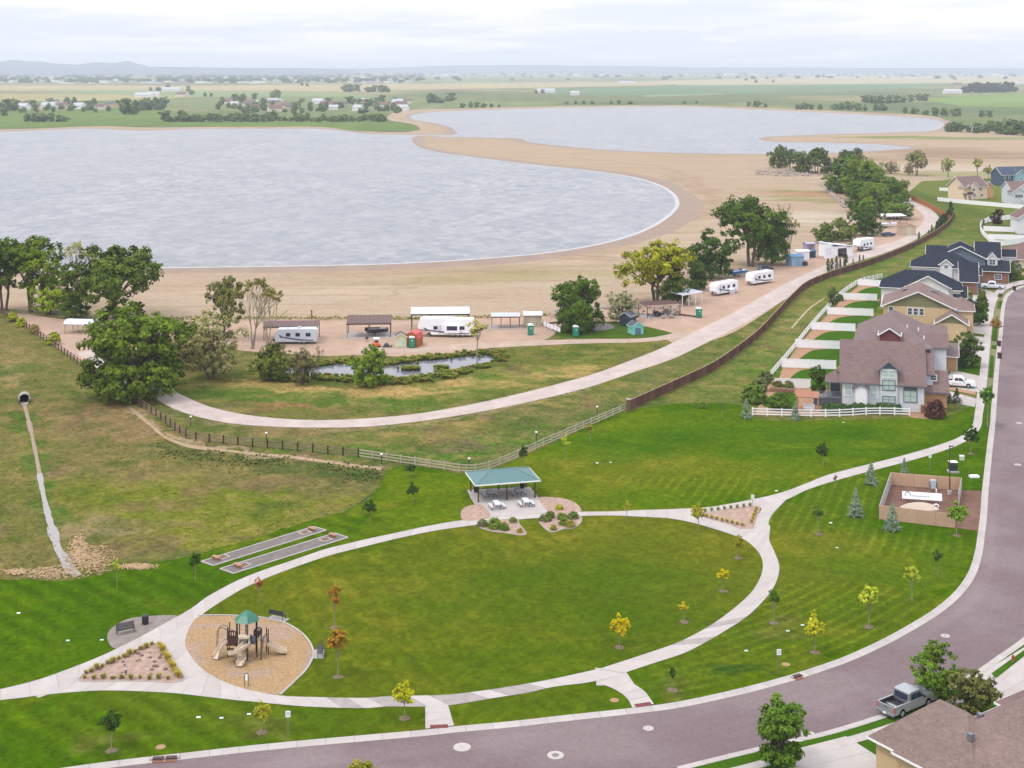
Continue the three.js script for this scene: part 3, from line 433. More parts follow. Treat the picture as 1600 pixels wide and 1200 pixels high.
function limb(a, b, r0, r1, bend, R, seg = 5) { const m = a.clone().lerp(b, 0.5).add(V((R() - 0.5) * bend, (R() - 0.3) * bend, (R() - 0.5) * bend)), c = new THREE.QuadraticBezierCurve3(a, m, b), g = new THREE.TubeGeometry(c, 5, 1, seg), p = g.attributes.position, P = c.getPoints(5); for (let i = 0; i < p.count; i++) { const k = Math.floor(i / (seg + 1)), r = lerp(r0, r1, k / 5), q = P[k]; p.setXYZ(i, q.x + (p.getX(i) - q.x) * r, q.y + (p.getY(i) - q.y) * r, q.z + (p.getZ(i) - q.z) * r); } g.computeVertexNormals(); return g; }
// all prototypes are one metre high; spread is the crown's width over its height
function proto(seed, o) {
  const R = rng(seed), { spread = 0.8, low = 0.2, lobes = 7, clumpN = 120, per = 30, clumpR = 0.07, leaf = 0.03, trunk = 0.03, stems = 1, tint = [[0.85, 0.95, 0.8], [1.15, 1.08, 1.15]], top = 0.5, hollow = 0.62, droop = 0 } = o;
  const L = [], T = [], cl = [];
  for (let i = 0; i < lobes; i++) {
    const a = i / lobes * 6.2832 + R() * 0.8, up = (i + 0.5) / lobes, yy = lerp(low + (1 - low) * 0.28, 0.86, Math.pow(R() * 0.5 + up * 0.5, 0.9)), ring = spread * 0.5 * (1 - Math.abs(yy - top) * 0.75) * (0.45 + 0.35 * R());
    const r = (0.17 + 0.1 * R()) * Math.min(1, spread * 1.2);
    L.push([Math.cos(a) * ring, Math.min(yy, 1 - r * 0.8), Math.sin(a) * ring, r * (1 + 0.2 * R()), r * (0.8 + 0.3 * R())]);
  }
  L.push([(R() - 0.5) * 0.08, 0.86, (R() - 0.5) * 0.08, 0.13 * Math.min(1, spread * 1.3), 0.14], [0, low + (1 - low) * 0.45, 0, spread * 0.3, (1 - low) * 0.4]);
  if (low < 0.15) for (let i = 0; i < 6; i++) { const a = i / 6 * 6.2832 + R(), r = 0.17 * Math.min(1.1, spread); L.push([Math.cos(a) * spread * 0.27, low + r * 0.9, Math.sin(a) * spread * 0.27, r * 1.15, r]); }
  for (let i = 0; i < clumpN; i++) {
    const l = L[Math.floor(R() * L.length)], a = R() * 6.2832, u = R() * 2 - 1, s = Math.sqrt(1 - u * u), k = hollow + (1 - hollow) * Math.pow(R(), 0.6), dx = s * Math.cos(a), dy = u, dz = s * Math.sin(a);
    const x = l[0] + dx * l[3] * k, y = Math.max(low * 0.85 + R() * 0.05, l[1] + dy * l[4] * k), z = l[2] + dz * l[3] * k, len = Math.hypot(x, y - 0.5, z) || 1;
    cl.push([x, y, z, clumpR * (0.6 + 0.8 * R()), x / len, (y - 0.45) / len, z / len]);
  }
  const fork = low * 0.9 + 0.06;
  for (let s = 0; s < stems; s++) {
    const bx = stems > 1 ? (R() - 0.5) * 0.1 : 0, bz = stems > 1 ? (R() - 0.5) * 0.1 : 0, f = V(bx * 1.6 + (R() - 0.5) * 0.03, fork, bz * 1.6 + (R() - 0.5) * 0.03);
    T.push(limb(V(bx, -0.01, bz), f, trunk * (stems > 1 ? 0.7 : 1), trunk * 0.7, 0.02, R, 7));
    T.push(limb(f, V(f.x * 0.6, 0.8, f.z * 0.6), trunk * 0.66, trunk * 0.15, 0.06, R));
    L.forEach((l, i) => { if (i % stems === s && i < lobes) { T.push(limb(V(f.x, f.y + (R() * 0.5) * (l[1] - f.y) * 0.5, f.z), V(l[0], l[1], l[2]), trunk * 0.45, trunk * 0.12, 0.05, R)); for (let q = 0; q < 2; q++) T.push(limb(V(l[0] * 0.8, lerp(f.y, l[1], 0.85), l[2] * 0.8), V(l[0] + (R() - 0.5) * l[3] * 1.6, l[1] + (R() - 0.2) * l[4], l[2] + (R() - 0.5) * l[3] * 1.6), trunk * 0.2, trunk * 0.06, 0.03, R, 4)); } });
  }
  return { trunk: join(T), crown: leaves(R, cl, per, leaf, tint), R };
}
function bareProto(seed, leafN, tint) {
  const R = rng(seed), T = [], tips = [], grow = (p, d, len, r, lvl) => { const e = p.clone().addScaledVector(d, len); T.push(limb(p, e, r, r * 0.6, len * 0.12, R, lvl ? 4 : 6)); if (lvl >= 4) { tips.push(e); return; } const n = lvl === 0 ? 3 : 2 + (R() > 0.6 ? 1 : 0); for (let i = 0; i < n; i++) grow(e, d.clone().add(V((R() - 0.5) * 1.15, (R() - 0.25) * 0.5, (R() - 0.5) * 1.15)).normalize(), len * (0.68 + 0.18 * R()), r * 0.6, lvl + 1); };
  for (let i = 0; i < 3; i++) grow(V((R() - 0.5) * 0.06, 0, (R() - 0.5) * 0.06), V((R() - 0.5) * 0.5, 1, (R() - 0.5) * 0.5).normalize(), 0.27, 0.014, 0);
  let top = 0; for (const t of tips) top = Math.max(top, t.y);
  const cl = tips.filter(() => R() < leafN).map((t) => [t.x, t.y, t.z, 0.035, 0, 0.4, 0]);
  const g = join(T); g.scale(1 / top, 1 / top, 1 / top); const c = leaves(R, cl.length ? cl : [[0, 0.9, 0, 0.03, 0, 1, 0]], 16, 0.022, tint); c.scale(1 / top, 1 / top, 1 / top);
  return { trunk: g, crown: c };
}
function spruceProto(seed) { const R = rng(seed), cl = []; for (let i = 0; i < 190; i++) { const y = 0.05 + 0.93 * Math.pow(R(), 1.25), tier = 0.8 + 0.2 * Math.sin(y * 46), r = (1 - y) * 0.36 * tier * (0.65 + 0.45 * R()), a = R() * 6.2832; cl.push([Math.cos(a) * r, y, Math.sin(a) * r, 0.035 + 0.04 * (1 - y), Math.cos(a), 0.4, Math.sin(a)]); } return { trunk: cyl(0.03, 0.01, 0.95, 0, 0.47, 0, 6), crown: leaves(R, cl, 16, 0.03, [[0.85, 0.95, 0.95], [1.15, 1.08, 1.1]]) }; }
function columnProto(seed) { const R = rng(seed), cl = []; for (let i = 0; i < 90; i++) { const y = 0.04 + 0.94 * R(), r = 0.13 * Math.min(1, (1 - y) * 3.2) * (0.6 + 0.5 * R()), a = R() * 6.2832; cl.push([Math.cos(a) * r, y, Math.sin(a) * r, 0.05, Math.cos(a), 0.3, Math.sin(a)]); } return { trunk: cyl(0.02, 0.01, 0.8, 0, 0.4, 0, 5), crown: leaves(R, cl, 14, 0.04, [[0.9, 0.95, 0.9], [1.1, 1.05, 1.1]]) }; }
function shrubProto(seed, spread = 1.2) { const R = rng(seed), cl = []; for (let i = 0; i < 90; i++) { const a = R() * 6.2832, u = R(), s = Math.sqrt(1 - u * u), k = 0.7 + 0.3 * R(); cl.push([Math.cos(a) * s * spread * 0.45 * k, 0.12 + u * 0.78 * k, Math.sin(a) * s * spread * 0.45 * k, 0.13, Math.cos(a) * s, u, Math.sin(a) * s]); } const T = []; for (let i = 0; i < 5; i++) T.push(limb(V(0, 0, 0), V((R() - 0.5) * 0.6, 0.6, (R() - 0.5) * 0.6), 0.03, 0.01, 0.05, R, 4)); return { trunk: join(T), crown: leaves(R, cl, 18, 0.085, [[0.85, 0.95, 0.85], [1.15, 1.08, 1.15]]) }; }
const KINDS = {
  round: proto(11, { spread: 1.2, low: 0.05, lobes: 13, clumpN: 520, per: 40, clumpR: 0.06, leaf: 0.028, trunk: 0.035, hollow: 0.6, top: 0.42 }),
  cotton1: proto(12, { spread: 0.9, low: 0.2, lobes: 9, clumpN: 210, per: 40, clumpR: 0.06, leaf: 0.03, trunk: 0.03, stems: 2, hollow: 0.6 }),
  cotton2: proto(13, { spread: 1.5, low: 0.16, lobes: 12, clumpN: 320, per: 40, clumpR: 0.07, leaf: 0.034, trunk: 0.04, stems: 3, hollow: 0.6 }),
  cotton3: proto(14, { spread: 1.15, low: 0.18, lobes: 9, clumpN: 230, per: 40, clumpR: 0.065, leaf: 0.03, trunk: 0.035, stems: 2, hollow: 0.55 }),
  dense1: proto(15, { spread: 1.05, low: 0.08, lobes: 8, clumpN: 220, per: 36, clumpR: 0.07, leaf: 0.034, trunk: 0.035, hollow: 0.75, top: 0.45 }),
  olive: proto(16, { spread: 0.95, low: 0.1, lobes: 9, clumpN: 190, per: 40, clumpR: 0.06, leaf: 0.026, trunk: 0.03, stems: 3, hollow: 0.55 }),
  dense2: proto(17, { spread: 1.0, low: 0.06, lobes: 7, clumpN: 170, per: 32, clumpR: 0.08, leaf: 0.042, trunk: 0.04, hollow: 0.7, top: 0.45 }),
  bare: bareProto(18, 0.12, [[0.9, 0.9, 0.8], [1.1, 1.1, 1.2]]), halfbare: bareProto(19, 0.55, [[0.9, 0.9, 0.8], [1.1, 1.1, 1.2]]),
  young1: proto(21, { spread: 0.48, low: 0.32, lobes: 7, clumpN: 80, per: 20, clumpR: 0.06, leaf: 0.042, trunk: 0.016, hollow: 0.5, top: 0.7 }),
  young2: proto(22, { spread: 0.36, low: 0.26, lobes: 7, clumpN: 70, per: 18, clumpR: 0.055, leaf: 0.04, trunk: 0.014, hollow: 0.45, top: 0.65 }),
  young3: proto(23, { spread: 0.66, low: 0.4, lobes: 7, clumpN: 74, per: 20, clumpR: 0.065, leaf: 0.045, trunk: 0.016, hollow: 0.5, top: 0.72 }),
  sparse: proto(24, { spread: 0.38, low: 0.3, lobes: 6, clumpN: 34, per: 16, clumpR: 0.05, leaf: 0.035, trunk: 0.013, hollow: 0.4, top: 0.65 }),
  oval: proto(25, { spread: 0.6, low: 0.1, lobes: 12, clumpN: 330, per: 34, clumpR: 0.055, leaf: 0.032, trunk: 0.02, hollow: 0.6, top: 0.5 }),
  street: proto(26, { spread: 0.95, low: 0.1, lobes: 11, clumpN: 230, per: 28, clumpR: 0.065, leaf: 0.04, trunk: 0.022, hollow: 0.5, top: 0.5 }),
  spruce: spruceProto(31), spruce2: spruceProto(32), column: columnProto(33), shrub: shrubProto(34), shrub2: shrubProto(35, 1.6),
  far1: proto(41, { spread: 1.0, low: 0.1, lobes: 5, clumpN: 44, per: 12, clumpR: 0.13, leaf: 0.14, trunk: 0.03, hollow: 0.5 }),
  far2: proto(42, { spread: 1.3, low: 0.08, lobes: 6, clumpN: 50, per: 12, clumpR: 0.13, leaf: 0.14, trunk: 0.03, hollow: 0.5 }),
  far3: proto(43, { spread: 0.75, low: 0.12, lobes: 5, clumpN: 40, per: 12, clumpR: 0.12, leaf: 0.13, trunk: 0.03, hollow: 0.5 }),
};
const leafMats = new Map();
function leafMat(rgb) { const k = rgb.join(); if (!leafMats.has(k)) leafMats.set(k, new THREE.MeshLambertMaterial({ color: col(rgb[0] * (rgb[0] > 160 ? 0.96 : 1.08), rgb[1], rgb[2] * 0.85, rgb[0] > 160 ? 1.25 : 1.04), vertexColors: true, side: THREE.DoubleSide })); return leafMats.get(k); }
const M_BARK = grainy(col(118, 104, 92, 1.4), 0.95, 0.4, 0.02), M_BARKPALE = grainy(col(168, 154, 136, 1.4), 0.95, 0.4, 0.02), M_BARKDARK = grainy(col(84, 74, 66, 1.4), 0.95, 0.4, 0.02);
const C_GREEN = [84, 108, 30], C_DEEP = [66, 90, 30], C_LIME = [120, 148, 44], C_OLIVE = [128, 134, 100], C_YELL = [188, 178, 42], C_YGREEN = [138, 148, 48], C_RUST = [136, 108, 44], C_BLUE = [116, 140, 138], C_PALE = [148, 146, 96], C_WINE = [62, 36, 44], C_DARK = [48, 74, 36];
let treeSpin = 0;
function plant(kind, px, py, hpx, rgb, label, o = {}) {
  const p = G(px, py), h = hpx * H / (py - HORIZON), k = KINDS[kind], g = thing(o.name ?? 'tree', label, o.cat ?? 'tree', p, (treeSpin += 2.399), o.group);
  const s = h, w = h * (o.w ?? 1); g.scale.set(w, s, w);
  if (o.mulch) { }
  part('trunk', k.trunk, o.bark ?? M_BARK, g); part('crown', k.crown, leafMat(rgb), g);
  return g;
}
const YT = 'young trees in the park';
// large trees along the campground and beach
plant('round', 208, 621, 150, [84, 108, 40], 'large dense round green tree over the bend of the gravel road');
plant('cotton1', 6, 486, 112, C_DEEP, 'tall green tree at the left edge of the picture on the lakeshore', { w: 0.85 });
plant('cotton1', 50, 486, 112, C_GREEN, 'tall rounded green tree second from the left on the lakeshore', { w: 1.0 });
plant('halfbare', 122, 478, 98, [196, 186, 130], 'pale thin-leaved tree rising behind the spreading green tree', { bark: M_BARKPALE, w: 0.6 });
plant('cotton2', 182, 497, 112, [76, 98, 40], 'broad spreading green tree beside the white-roofed carport');
plant('dense1', 78, 489, 58, C_LIME, 'small lime green tree under the broad spreading tree', { w: 1.1 });
plant('dense2', 118, 495, 44, [82, 110, 40], 'low green tree tucked under the broad spreading tree', { w: 1.1 });
plant('cotton1', 352, 532, 97, [98, 108, 66], 'slender grey-green tree behind the grey olive tree', { w: 0.6 });
plant('halfbare', 396, 545, 106, [112, 118, 66], 'half-bare tree with upright branches beside the brown carport', { bark: M_BARKPALE, w: 0.85 });
plant('bare', 418, 545, 100, [130, 120, 80], 'leafless pale tree beside the small white trailer', { bark: M_BARKPALE, w: 0.6 });
plant('olive', 296, 575, 80, [112, 112, 84], 'dull grey-brown tree behind the large round tree', { w: 1.0 });
plant('olive', 330, 592, 112, C_OLIVE, 'silvery grey-green olive tree at the edge of the meadow', { w: 0.95 });
plant('dense2', 424, 594, 58, [84, 100, 44], 'bushy green tree left of the pond', { w: 1.0 });
plant('olive', 472, 600, 58, [96, 98, 74], 'grey-green bushy tree with bare twigs on the near bank of the pond', { w: 0.9 });
plant('dense2', 576, 602, 63, [96, 124, 44], 'bright green rounded tree on the near bank of the pond', { w: 0.98 });
plant('bare', 497, 592, 52, [120, 120, 70], 'small leafless shrub tree between the two pond trees', { w: 0.5 });
plant('sparse', 745, 556, 62, [146, 152, 92], 'thin pale young tree at the end of the pond', { w: 1.5, bark: M_BARKPALE });
plant('round', 905, 517, 86, [70, 98, 38], 'round green tree beside the green portable toilet', { w: 0.85 });
plant('olive', 974, 503, 50, [122, 132, 108], 'small silvery tree behind the grey shed', { w: 1.15 });
plant('cotton3', 1026, 473, 97, [132, 142, 36], 'broad yellow-green tree behind the dark pergola', { w: 1.05 });
plant('dense2', 1052, 474, 62, [70, 92, 40], 'dark green tree in front of the broad yellow-green tree', { w: 0.9 });
plant('dense2', 1090, 453, 46, [58, 80, 40], 'small dark tree at the end of the white pergola', { w: 0.85 });
plant('dense1', 1111, 434, 76, [58, 84, 34], 'dark rounded tree beside the tall cottonwood');
plant('cotton3', 1172, 416, 110, [66, 92, 36], 'tallest cottonwood with open branches above the white trailers', { w: 0.95 });
plant('dense1', 1206, 412, 78, [76, 108, 32], 'fresh green tree leaning against the tall cottonwood', { w: 0.8 });
plant('halfbare', 1232, 412, 72, [168, 152, 112], 'tan half-bare tree leaning beside the blue sheds', { bark: M_BARKPALE, w: 0.7 });
plant('bare', 1222, 400, 84, [150, 140, 100], 'tall leafless tree behind the tan half-bare tree', { bark: M_BARKPALE, w: 0.5 });
plant('dense2', 1287, 379, 32, [82, 108, 48], 'low green tree behind the white carport', { w: 1.1 });
plant('dense2', 1316, 376, 36, [92, 114, 56], 'second low green tree behind the white carport', { w: 1.2 });
plant('dense1', 1353, 368, 52, [62, 88, 36], 'dark round tree behind the white camper', { w: 0.98 });
[[1312, 300, 34, 1.3, 'leftmost of the dense trees at the end of the beach'], [1330, 302, 52, 1.1, 'tall rounded tree at the top of the dense grove'], [1352, 312, 58, 1.1, 'broad bright tree in the middle of the dense grove'], [1373, 316, 42, 1.2, 'rounded tree on the right of the dense grove'], [1345, 330, 44, 1.0, 'lower front tree of the dense grove'], [1368, 336, 42, 1.1, 'front tree of the dense grove beside the boats'], [1402, 342, 34, 1.3, 'low spreading tree beside the end of the gravel road'], [1394, 312, 30, 1.0, 'dark tree at the back of the dense grove'], [1410, 314, 30, 0.8, 'rightmost dark tree of the dense grove'], [1332, 276, 30, 0.9, 'tree poking above the dense grove on the beach side']].forEach(([x, y, h, w, l], i) => plant(['dense1', 'dense2', 'round'][i % 3], x, y, h * 1.14, [[86, 114, 48], [74, 102, 44], [96, 124, 52]][i % 3], l, { w: w * (i % 3 === 2 ? 0.85 : 1), group: 'grove at the end of the beach' }));
[[1216, 262, 36, 'first of the row of trees on the beach point'], [1235, 266, 32, 'second of the row of trees on the beach point'], [1255, 270, 34, 'third of the row of trees on the beach point'], [1276, 271, 40, 'fourth of the row of trees on the beach point'], [1294, 271, 28, 'last of the row of trees on the beach point'], [1321, 260, 26, 'left tree of the pair behind the grove'], [1339, 260, 29, 'right tree of the pair behind the grove']].forEach(([x, y, h, l], i) => plant(['dense2', 'cotton1'][i % 2], x, y, h, [[80, 100, 56], [72, 94, 50]][i % 2], l, { w: 0.95, group: 'trees on the beach point' }));
[[1392, 271, 20, 'olive', 1.5, [126, 126, 100], 'low grey bush on the dusty flat behind the grove'], [1420, 273, 20, 'olive', 0.9, [134, 130, 108], 'small grey tree on the dusty flat'], [1433, 274, 38, 'cotton1', 0.9, [118, 128, 92], 'taller pale green tree on the dusty flat'], [1481, 277, 30, 'cotton1', 0.7, [140, 150, 104], 'faint green tree alone on the dusty flat'], [1527, 281, 36, 'young2', 1.1, [140, 146, 92], 'slim tree behind the cream house'], [1545, 281, 23, 'young1', 1.2, [150, 150, 100], 'small pale tree right of the slim tree'], [1556, 281, 21, 'young1', 1.2, [160, 160, 92], 'small yellowish tree behind the cream house roof']].forEach(([x, y, h, k, w, c, l]) => plant(k, x, y, h, c, l, { w }));
// shrubs by the fence and the pond
[[20, 502, 17, C_YGREEN, 'yellow-green shrub nearest the top of the fence'], [33, 510, 16, [170, 170, 40], 'bright yellow shrub on the fence line'], [54, 521, 16, [128, 118, 80], 'reddish shrub on the fence line'], [84, 538, 22, [130, 142, 50], 'larger green shrub on the fence line']].forEach(([x, y, h, c, l]) => plant('shrub', x, y, h, c, l, { name: 'shrub', cat: 'shrub', w: 0.9, group: 'shrubs along the gravel drive' }));
// young park trees
[
  ['young3', 174, 1171, 62, C_DARK, 'dark young tree in a mulch ring on the front lawn', 0.9],
  ['young1', 409, 1144, 50, C_YGREEN, 'young yellow-green tree beside the sign on the front lawn', 0.9],
  ['young1', 632, 1122, 57, C_YELL, 'young yellow-leaved tree beside the left pavement ramp', 1.0],
  ['young2', 528, 1057, 80, C_RUST, 'rusty-leaved young tree right of the playground', 0.85],
  ['sparse', 523, 980, 70, [132, 92, 44], 'thin brown-leaved young tree behind the playground', 0.85],
  ['sparse', 405, 942, 44, [138, 84, 64], 'small reddish young tree beside the path above the playground', 0.9],
  ['young2', 305, 907, 45, C_DARK, 'small dark tree at the end of the horseshoe courts', 0.9],
  ['sparse', 183, 919, 50, [176, 178, 60], 'faint yellow sapling on the lawn below the straw', 0.8],
  ['young1', 645, 784, 30, C_DARK, 'small dark tree on the lawn left of the shelter', 1.2],
  ['young1', 641, 745, 21, C_DARK, 'little dark tree below the corner of the rail fence', 1.4],
  ['young1', 579, 813, 32, C_DARK, 'small dark tree above the horseshoe courts', 1.1],
  ['young2', 818, 737, 43, C_DARK, 'narrow dark tree behind the shelter roof', 0.7],
  ['sparse', 884, 720, 44, [186, 190, 60], 'pale yellow sapling on the lawn behind the shelter', 0.9],
  ['young2', 922, 689, 28, [128, 128, 60], 'olive sapling beside the pale rail fence', 1.1],
  ['young1', 968, 1011, 53, [206, 176, 30], 'bright yellow young tree inside the oval near the front path', 0.95],
  ['sparse', 1069, 971, 33, [206, 176, 40], 'tiny yellow sapling inside the oval', 1.2],
  ['young2', 1130, 923, 36, [204, 180, 28], 'small bright yellow tree at the right end of the oval', 1.1],
  ['young1', 1153, 871, 36, [126, 128, 44], 'olive young tree beside the right path bend', 0.9],
  ['young1', 1091, 828, 43, [178, 160, 46], 'yellow-orange young tree at the tip of the triangular bed', 0.85],
  ['sparse', 979, 814, 34, [170, 160, 60], 'faint sapling beside the far side of the oval', 0.9],
  ['young2', 1209, 973, 56, [70, 104, 36], 'narrow green young tree outside the right path bend', 0.65],
  ['young1', 1273, 1019, 63, [190, 180, 50], 'yellow young tree on the lawn above the storm drain', 0.85],
  ['young2', 1050, 1078, 38, C_DARK, 'tiny dark tree beside the right pavement ramp', 0.7],
  ['sparse', 1279, 834, 49, [70, 100, 40], 'thin green sapling below the left blue spruce', 1.1],
  ['young2', 1358, 979, 68, [150, 172, 60], 'light green young tree on the striped lawn', 0.95],
  ['young2', 1425, 941, 60, [140, 160, 58], 'light green sapling on the striped lawn near the street', 0.85],
  ['sparse', 1465, 901, 46, C_DARK, 'small dark sapling near the street bend', 1.0],
  ['young1', 1495, 836, 54, [98, 136, 44], 'green young tree in front of the walled sign yard', 0.95],
  ['young1', 1286, 728, 37, C_DARK, 'small dark tree on the lawn before the white rail fence', 0.95],
  ['sparse', 1305, 762, 22, [110, 84, 60], 'leaf-poor sapling beside the upper path', 0.9],
  ['young1', 1517, 708, 44, C_DARK, 'dark young tree where the path meets the pavement', 1.0],
  ['young2', 1543, 667, 66, [76, 112, 44], 'green street tree on the verge beside the driveway', 0.9],
  ['sparse', 1128, 652, 26, [84, 104, 52], 'thin sapling on the lawn near the grey house', 1.0],
].forEach(([k, x, y, h, c, l, w]) => plant(k, x, y, h, c, l, { w, group: YT, bark: M_BARKPALE }));
const M_MULCH = mottled(alb(146, 132, 108), 0.4, 1.2, 0.97);
[[174, 1173], [409, 1145], [632, 1123], [528, 1058], [968, 1012], [1069, 972], [1130, 924], [1153, 872], [1209, 974], [1273, 1020], [1050, 1079], [1358, 980], [1495, 837], [1279, 835], [1517, 709], [523, 981]].forEach(([x, y], i) => { const R = rng(900 + i), pts = []; for (let a = 0; a < 18; a++) { const r = 0.34 + 0.22 * R(); pts.push(new THREE.Vector2(Math.cos(a / 18 * 6.2832) * r, Math.sin(a / 18 * 6.2832) * r)); } const g = new THREE.ExtrudeGeometry(new THREE.Shape(pts), { depth: 0.05, bevelEnabled: true, bevelThickness: 0.03, bevelSize: 0.05, bevelSegments: 1 }); g.rotateX(-Math.PI / 2); const p = G(x, y); g.translate(p.x, -0.01, p.z); struct('mulch_ring', g, M_MULCH, 'ring of bark mulch round a young tree'); });
// blue spruces
[[1361, 757, 36, 'blue spruce on the lawn left of the walled sign yard behind the path'], [1337, 806, 44, 'blue spruce left of the walled sign yard'], [1413, 739, 24, 'blue spruce behind the walled sign yard'], [1394, 828, 44, 'blue spruce in front of the walled sign yard'], [1166, 654, 31, 'blue spruce at the left corner of the white rail fence'], [1243, 656, 29, 'blue spruce in the middle of the white rail fence']].forEach(([x, y, h, l], i) => plant(i % 2 ? 'spruce' : 'spruce2', x, y, h, C_BLUE, l, { name: 'spruce_tree', cat: 'spruce', w: 1.0, group: 'blue spruces', bark: M_BARKDARK }));
// gardens and front yards
[['oval', 1278, 616, 46, [64, 92, 38], 'conical green tree in the backyard of the grey house', 0.9], ['spruce', 1481, 628, 24, [60, 86, 62], 'left dark conifer beside the brick-edged driveway', 1.1], ['spruce2', 1495, 629, 23, [58, 80, 48], 'right dark conifer beside the brick-edged driveway', 1.1], ['street', 1510, 573, 54, [66, 88, 46], 'leafy tree in the front yard beyond the white pickup', 0.95], ['street', 1528, 508, 33, [56, 80, 42], 'dark green tree in front of the parked cars', 1.0], ['young1', 1557, 527, 33, [140, 110, 58], 'orange-tinged tree on the pavement verge', 0.9], ['young2', 1563, 473, 16, [80, 100, 50], 'small tree on the far end of the verge', 1.2], ['street', 1586, 436, 28, [84, 104, 56], 'leafy tree before the brown-roofed house', 0.9], ['street', 1571, 439, 16, [50, 66, 40], 'dark shrub before the brown-roofed house', 1.2], ['street', 1558, 353, 26, C_WINE, 'dark purple-leaved tree in the fenced yard', 0.75], ['column', 1537, 353, 11, [50, 66, 52], 'small dark evergreen at the fence corner', 1.0], ['olive', 1301, 480, 34, [62, 88, 50], 'green tree inside the white fence below the dark roof', 0.5], ['shrub', 1312, 470, 12, [70, 96, 50], 'round shrub inside the white fence', 1.0], ['shrub', 1461, 652, 30, [70, 50, 54], 'dark purple shrub at the corner of the grey house', 1.0], ['oval', 1534, 480, 30, [96, 116, 46], 'slim shrub beside the brick-fronted garage', 0.6]].forEach(([k, x, y, h, c, l, w]) => plant(k, x, y, h, c, l, { w, name: 'garden_tree', group: 'garden trees by the houses' }));
[[1197, 598, 20, [84, 98, 72], 'grey-green shrub outside the white fence corner'], [1178, 628, 32, [80, 106, 44], 'large shrub at the corner of the garden'], [1219, 640, 30, [70, 98, 40], 'rounded shrub beside the small garden lawn'], [1187, 610, 22, [96, 108, 84], 'silvery shrub at the garden corner'], [1215, 606, 14, [88, 98, 48], 'low leafy shrub in the raised bed'], [1232, 607, 14, [98, 110, 56], 'second low leafy shrub in the raised bed'], [1097, 637, 12, [92, 120, 48], 'lone shrub by the brown fence'], [1486, 568, 18, [186, 170, 40], 'yellow shrub by the porch'], [1478, 560, 20, [80, 100, 40], 'green shrub behind the yellow one'], [1502, 518, 18, [84, 100, 70], 'rounded grey-green shrub by the tan house'], [1512, 460, 12, [124, 136, 70], 'low shrub before the brick garage'], [1534, 476, 16, [60, 84, 40], 'dark shrub in the front yard bed']].forEach(([x, y, h, c, l]) => plant('shrub', x, y, h, c, l, { name: 'garden_shrub', cat: 'shrub', w: 1.1, group: 'garden shrubs' }));
for (let i = 0; i < 13; i++) plant('shrub', 1290 + i * 9.4, 644.5 + (i % 3) * 0.5, 15 + (i * 7 % 4), [66, 96, 58], `evergreen bush under the windows of the grey house, ${nth(i)} from the left in the row`, { name: 'evergreen_bush', cat: 'bush', w: 0.85, group: 'evergreen bushes under the windows' });
// near trees on the house side of the street
plant('oval', 1221, 1199, 114, [78, 110, 44], 'oval green tree on the verge at the bottom of the picture', { w: 1.0 });
plant('street', 1462, 1088, 78, [84, 116, 40], 'leafy green tree beside the silver pickup', { w: 0.95 });
plant('street', 1520, 1116, 70, [88, 96, 60], 'dull green tree behind the brown roof', { w: 1.1 });
plant('oval', 562, 1262, 76, [120, 128, 50], 'tip of a tree at the bottom edge of the picture', { w: 1 });
// evergreen columns along the brown fence
[[1294, 424, 20], [1300, 422, 18], [1307, 420, 20], [1313, 418, 14], [1320, 416, 18], [1333, 412, 8], [1323, 411, 14], [1343, 408, 10], [1349, 407, 9], [1436, 375, 13], [1451, 367, 8], [1456, 365, 14]].forEach(([x, y, h], i) => plant('column', x, y, h, i % 3 === 2 ? [96, 84, 60] : [52, 72, 46], `narrow column-shaped evergreen inside the brown fence, ${nth(i)} in the line going away`, { name: 'column_evergreen', cat: 'evergreen', w: 1.0, group: 'column evergreens along the brown fence' }));
for (let i = 0; i < 8; i++) plant('column', 1464 + i * 3.1, 360 - i * 2.9, 15 + (i === 7 ? 10 : (i * 5 % 4)), [48, 70, 50], `dense dark evergreen at the bend of the brown fence, ${nth(i)} in the row going away`, { name: 'column_evergreen', cat: 'evergreen', w: 1.2, group: 'evergreen row at the fence bend' });
// ---------------------------------------------------------------- park furniture, beds, courts, fences
const M_BLACK = std(col(42, 42, 48, 1.2), 0.55), M_STEEL = std(col(150, 154, 160, 1.3), 0.45, { metalness: 0.6 }), M_WHITE = std(col(238, 236, 238, 1.15), 0.6), M_BROWNMETAL = std(col(78, 46, 40, 1.2), 0.5), M_GREENMETAL = std(col(30, 62, 46, 1.2), 0.5);
function sweep(pts, prof, n = 20, closed = true) {        // profile (side, up) carried along a curve
  const c = new THREE.CatmullRomCurve3(pts.map((p) => V(...p))), P = c.getSpacedPoints(n), pos = [], idx = [], m = prof.length;
  P.forEach((p, i) => { const t = c.getTangentAt(i / n), s = V().crossVectors(t, UP).normalize(), u = V().crossVectors(s, t).normalize(); for (const [a, b] of prof) pos.push(p.x + s.x * a + u.x * b, p.y + s.y * a + u.y * b, p.z + s.z * a + u.z * b); });
  for (let i = 0; i < n; i++) for (let j = 0; j < m; j++) { const a = i * m + j, b = i * m + (j + 1) % m; idx.push(a, a + m, b, b, a + m, b + m); }
  const g = new THREE.BufferGeometry(); g.setAttribute('position', new THREE.Float32BufferAttribute(pos, 3)); g.setIndex(idx); const q = g.toNonIndexed(); q.computeVertexNormals(); return q;
}
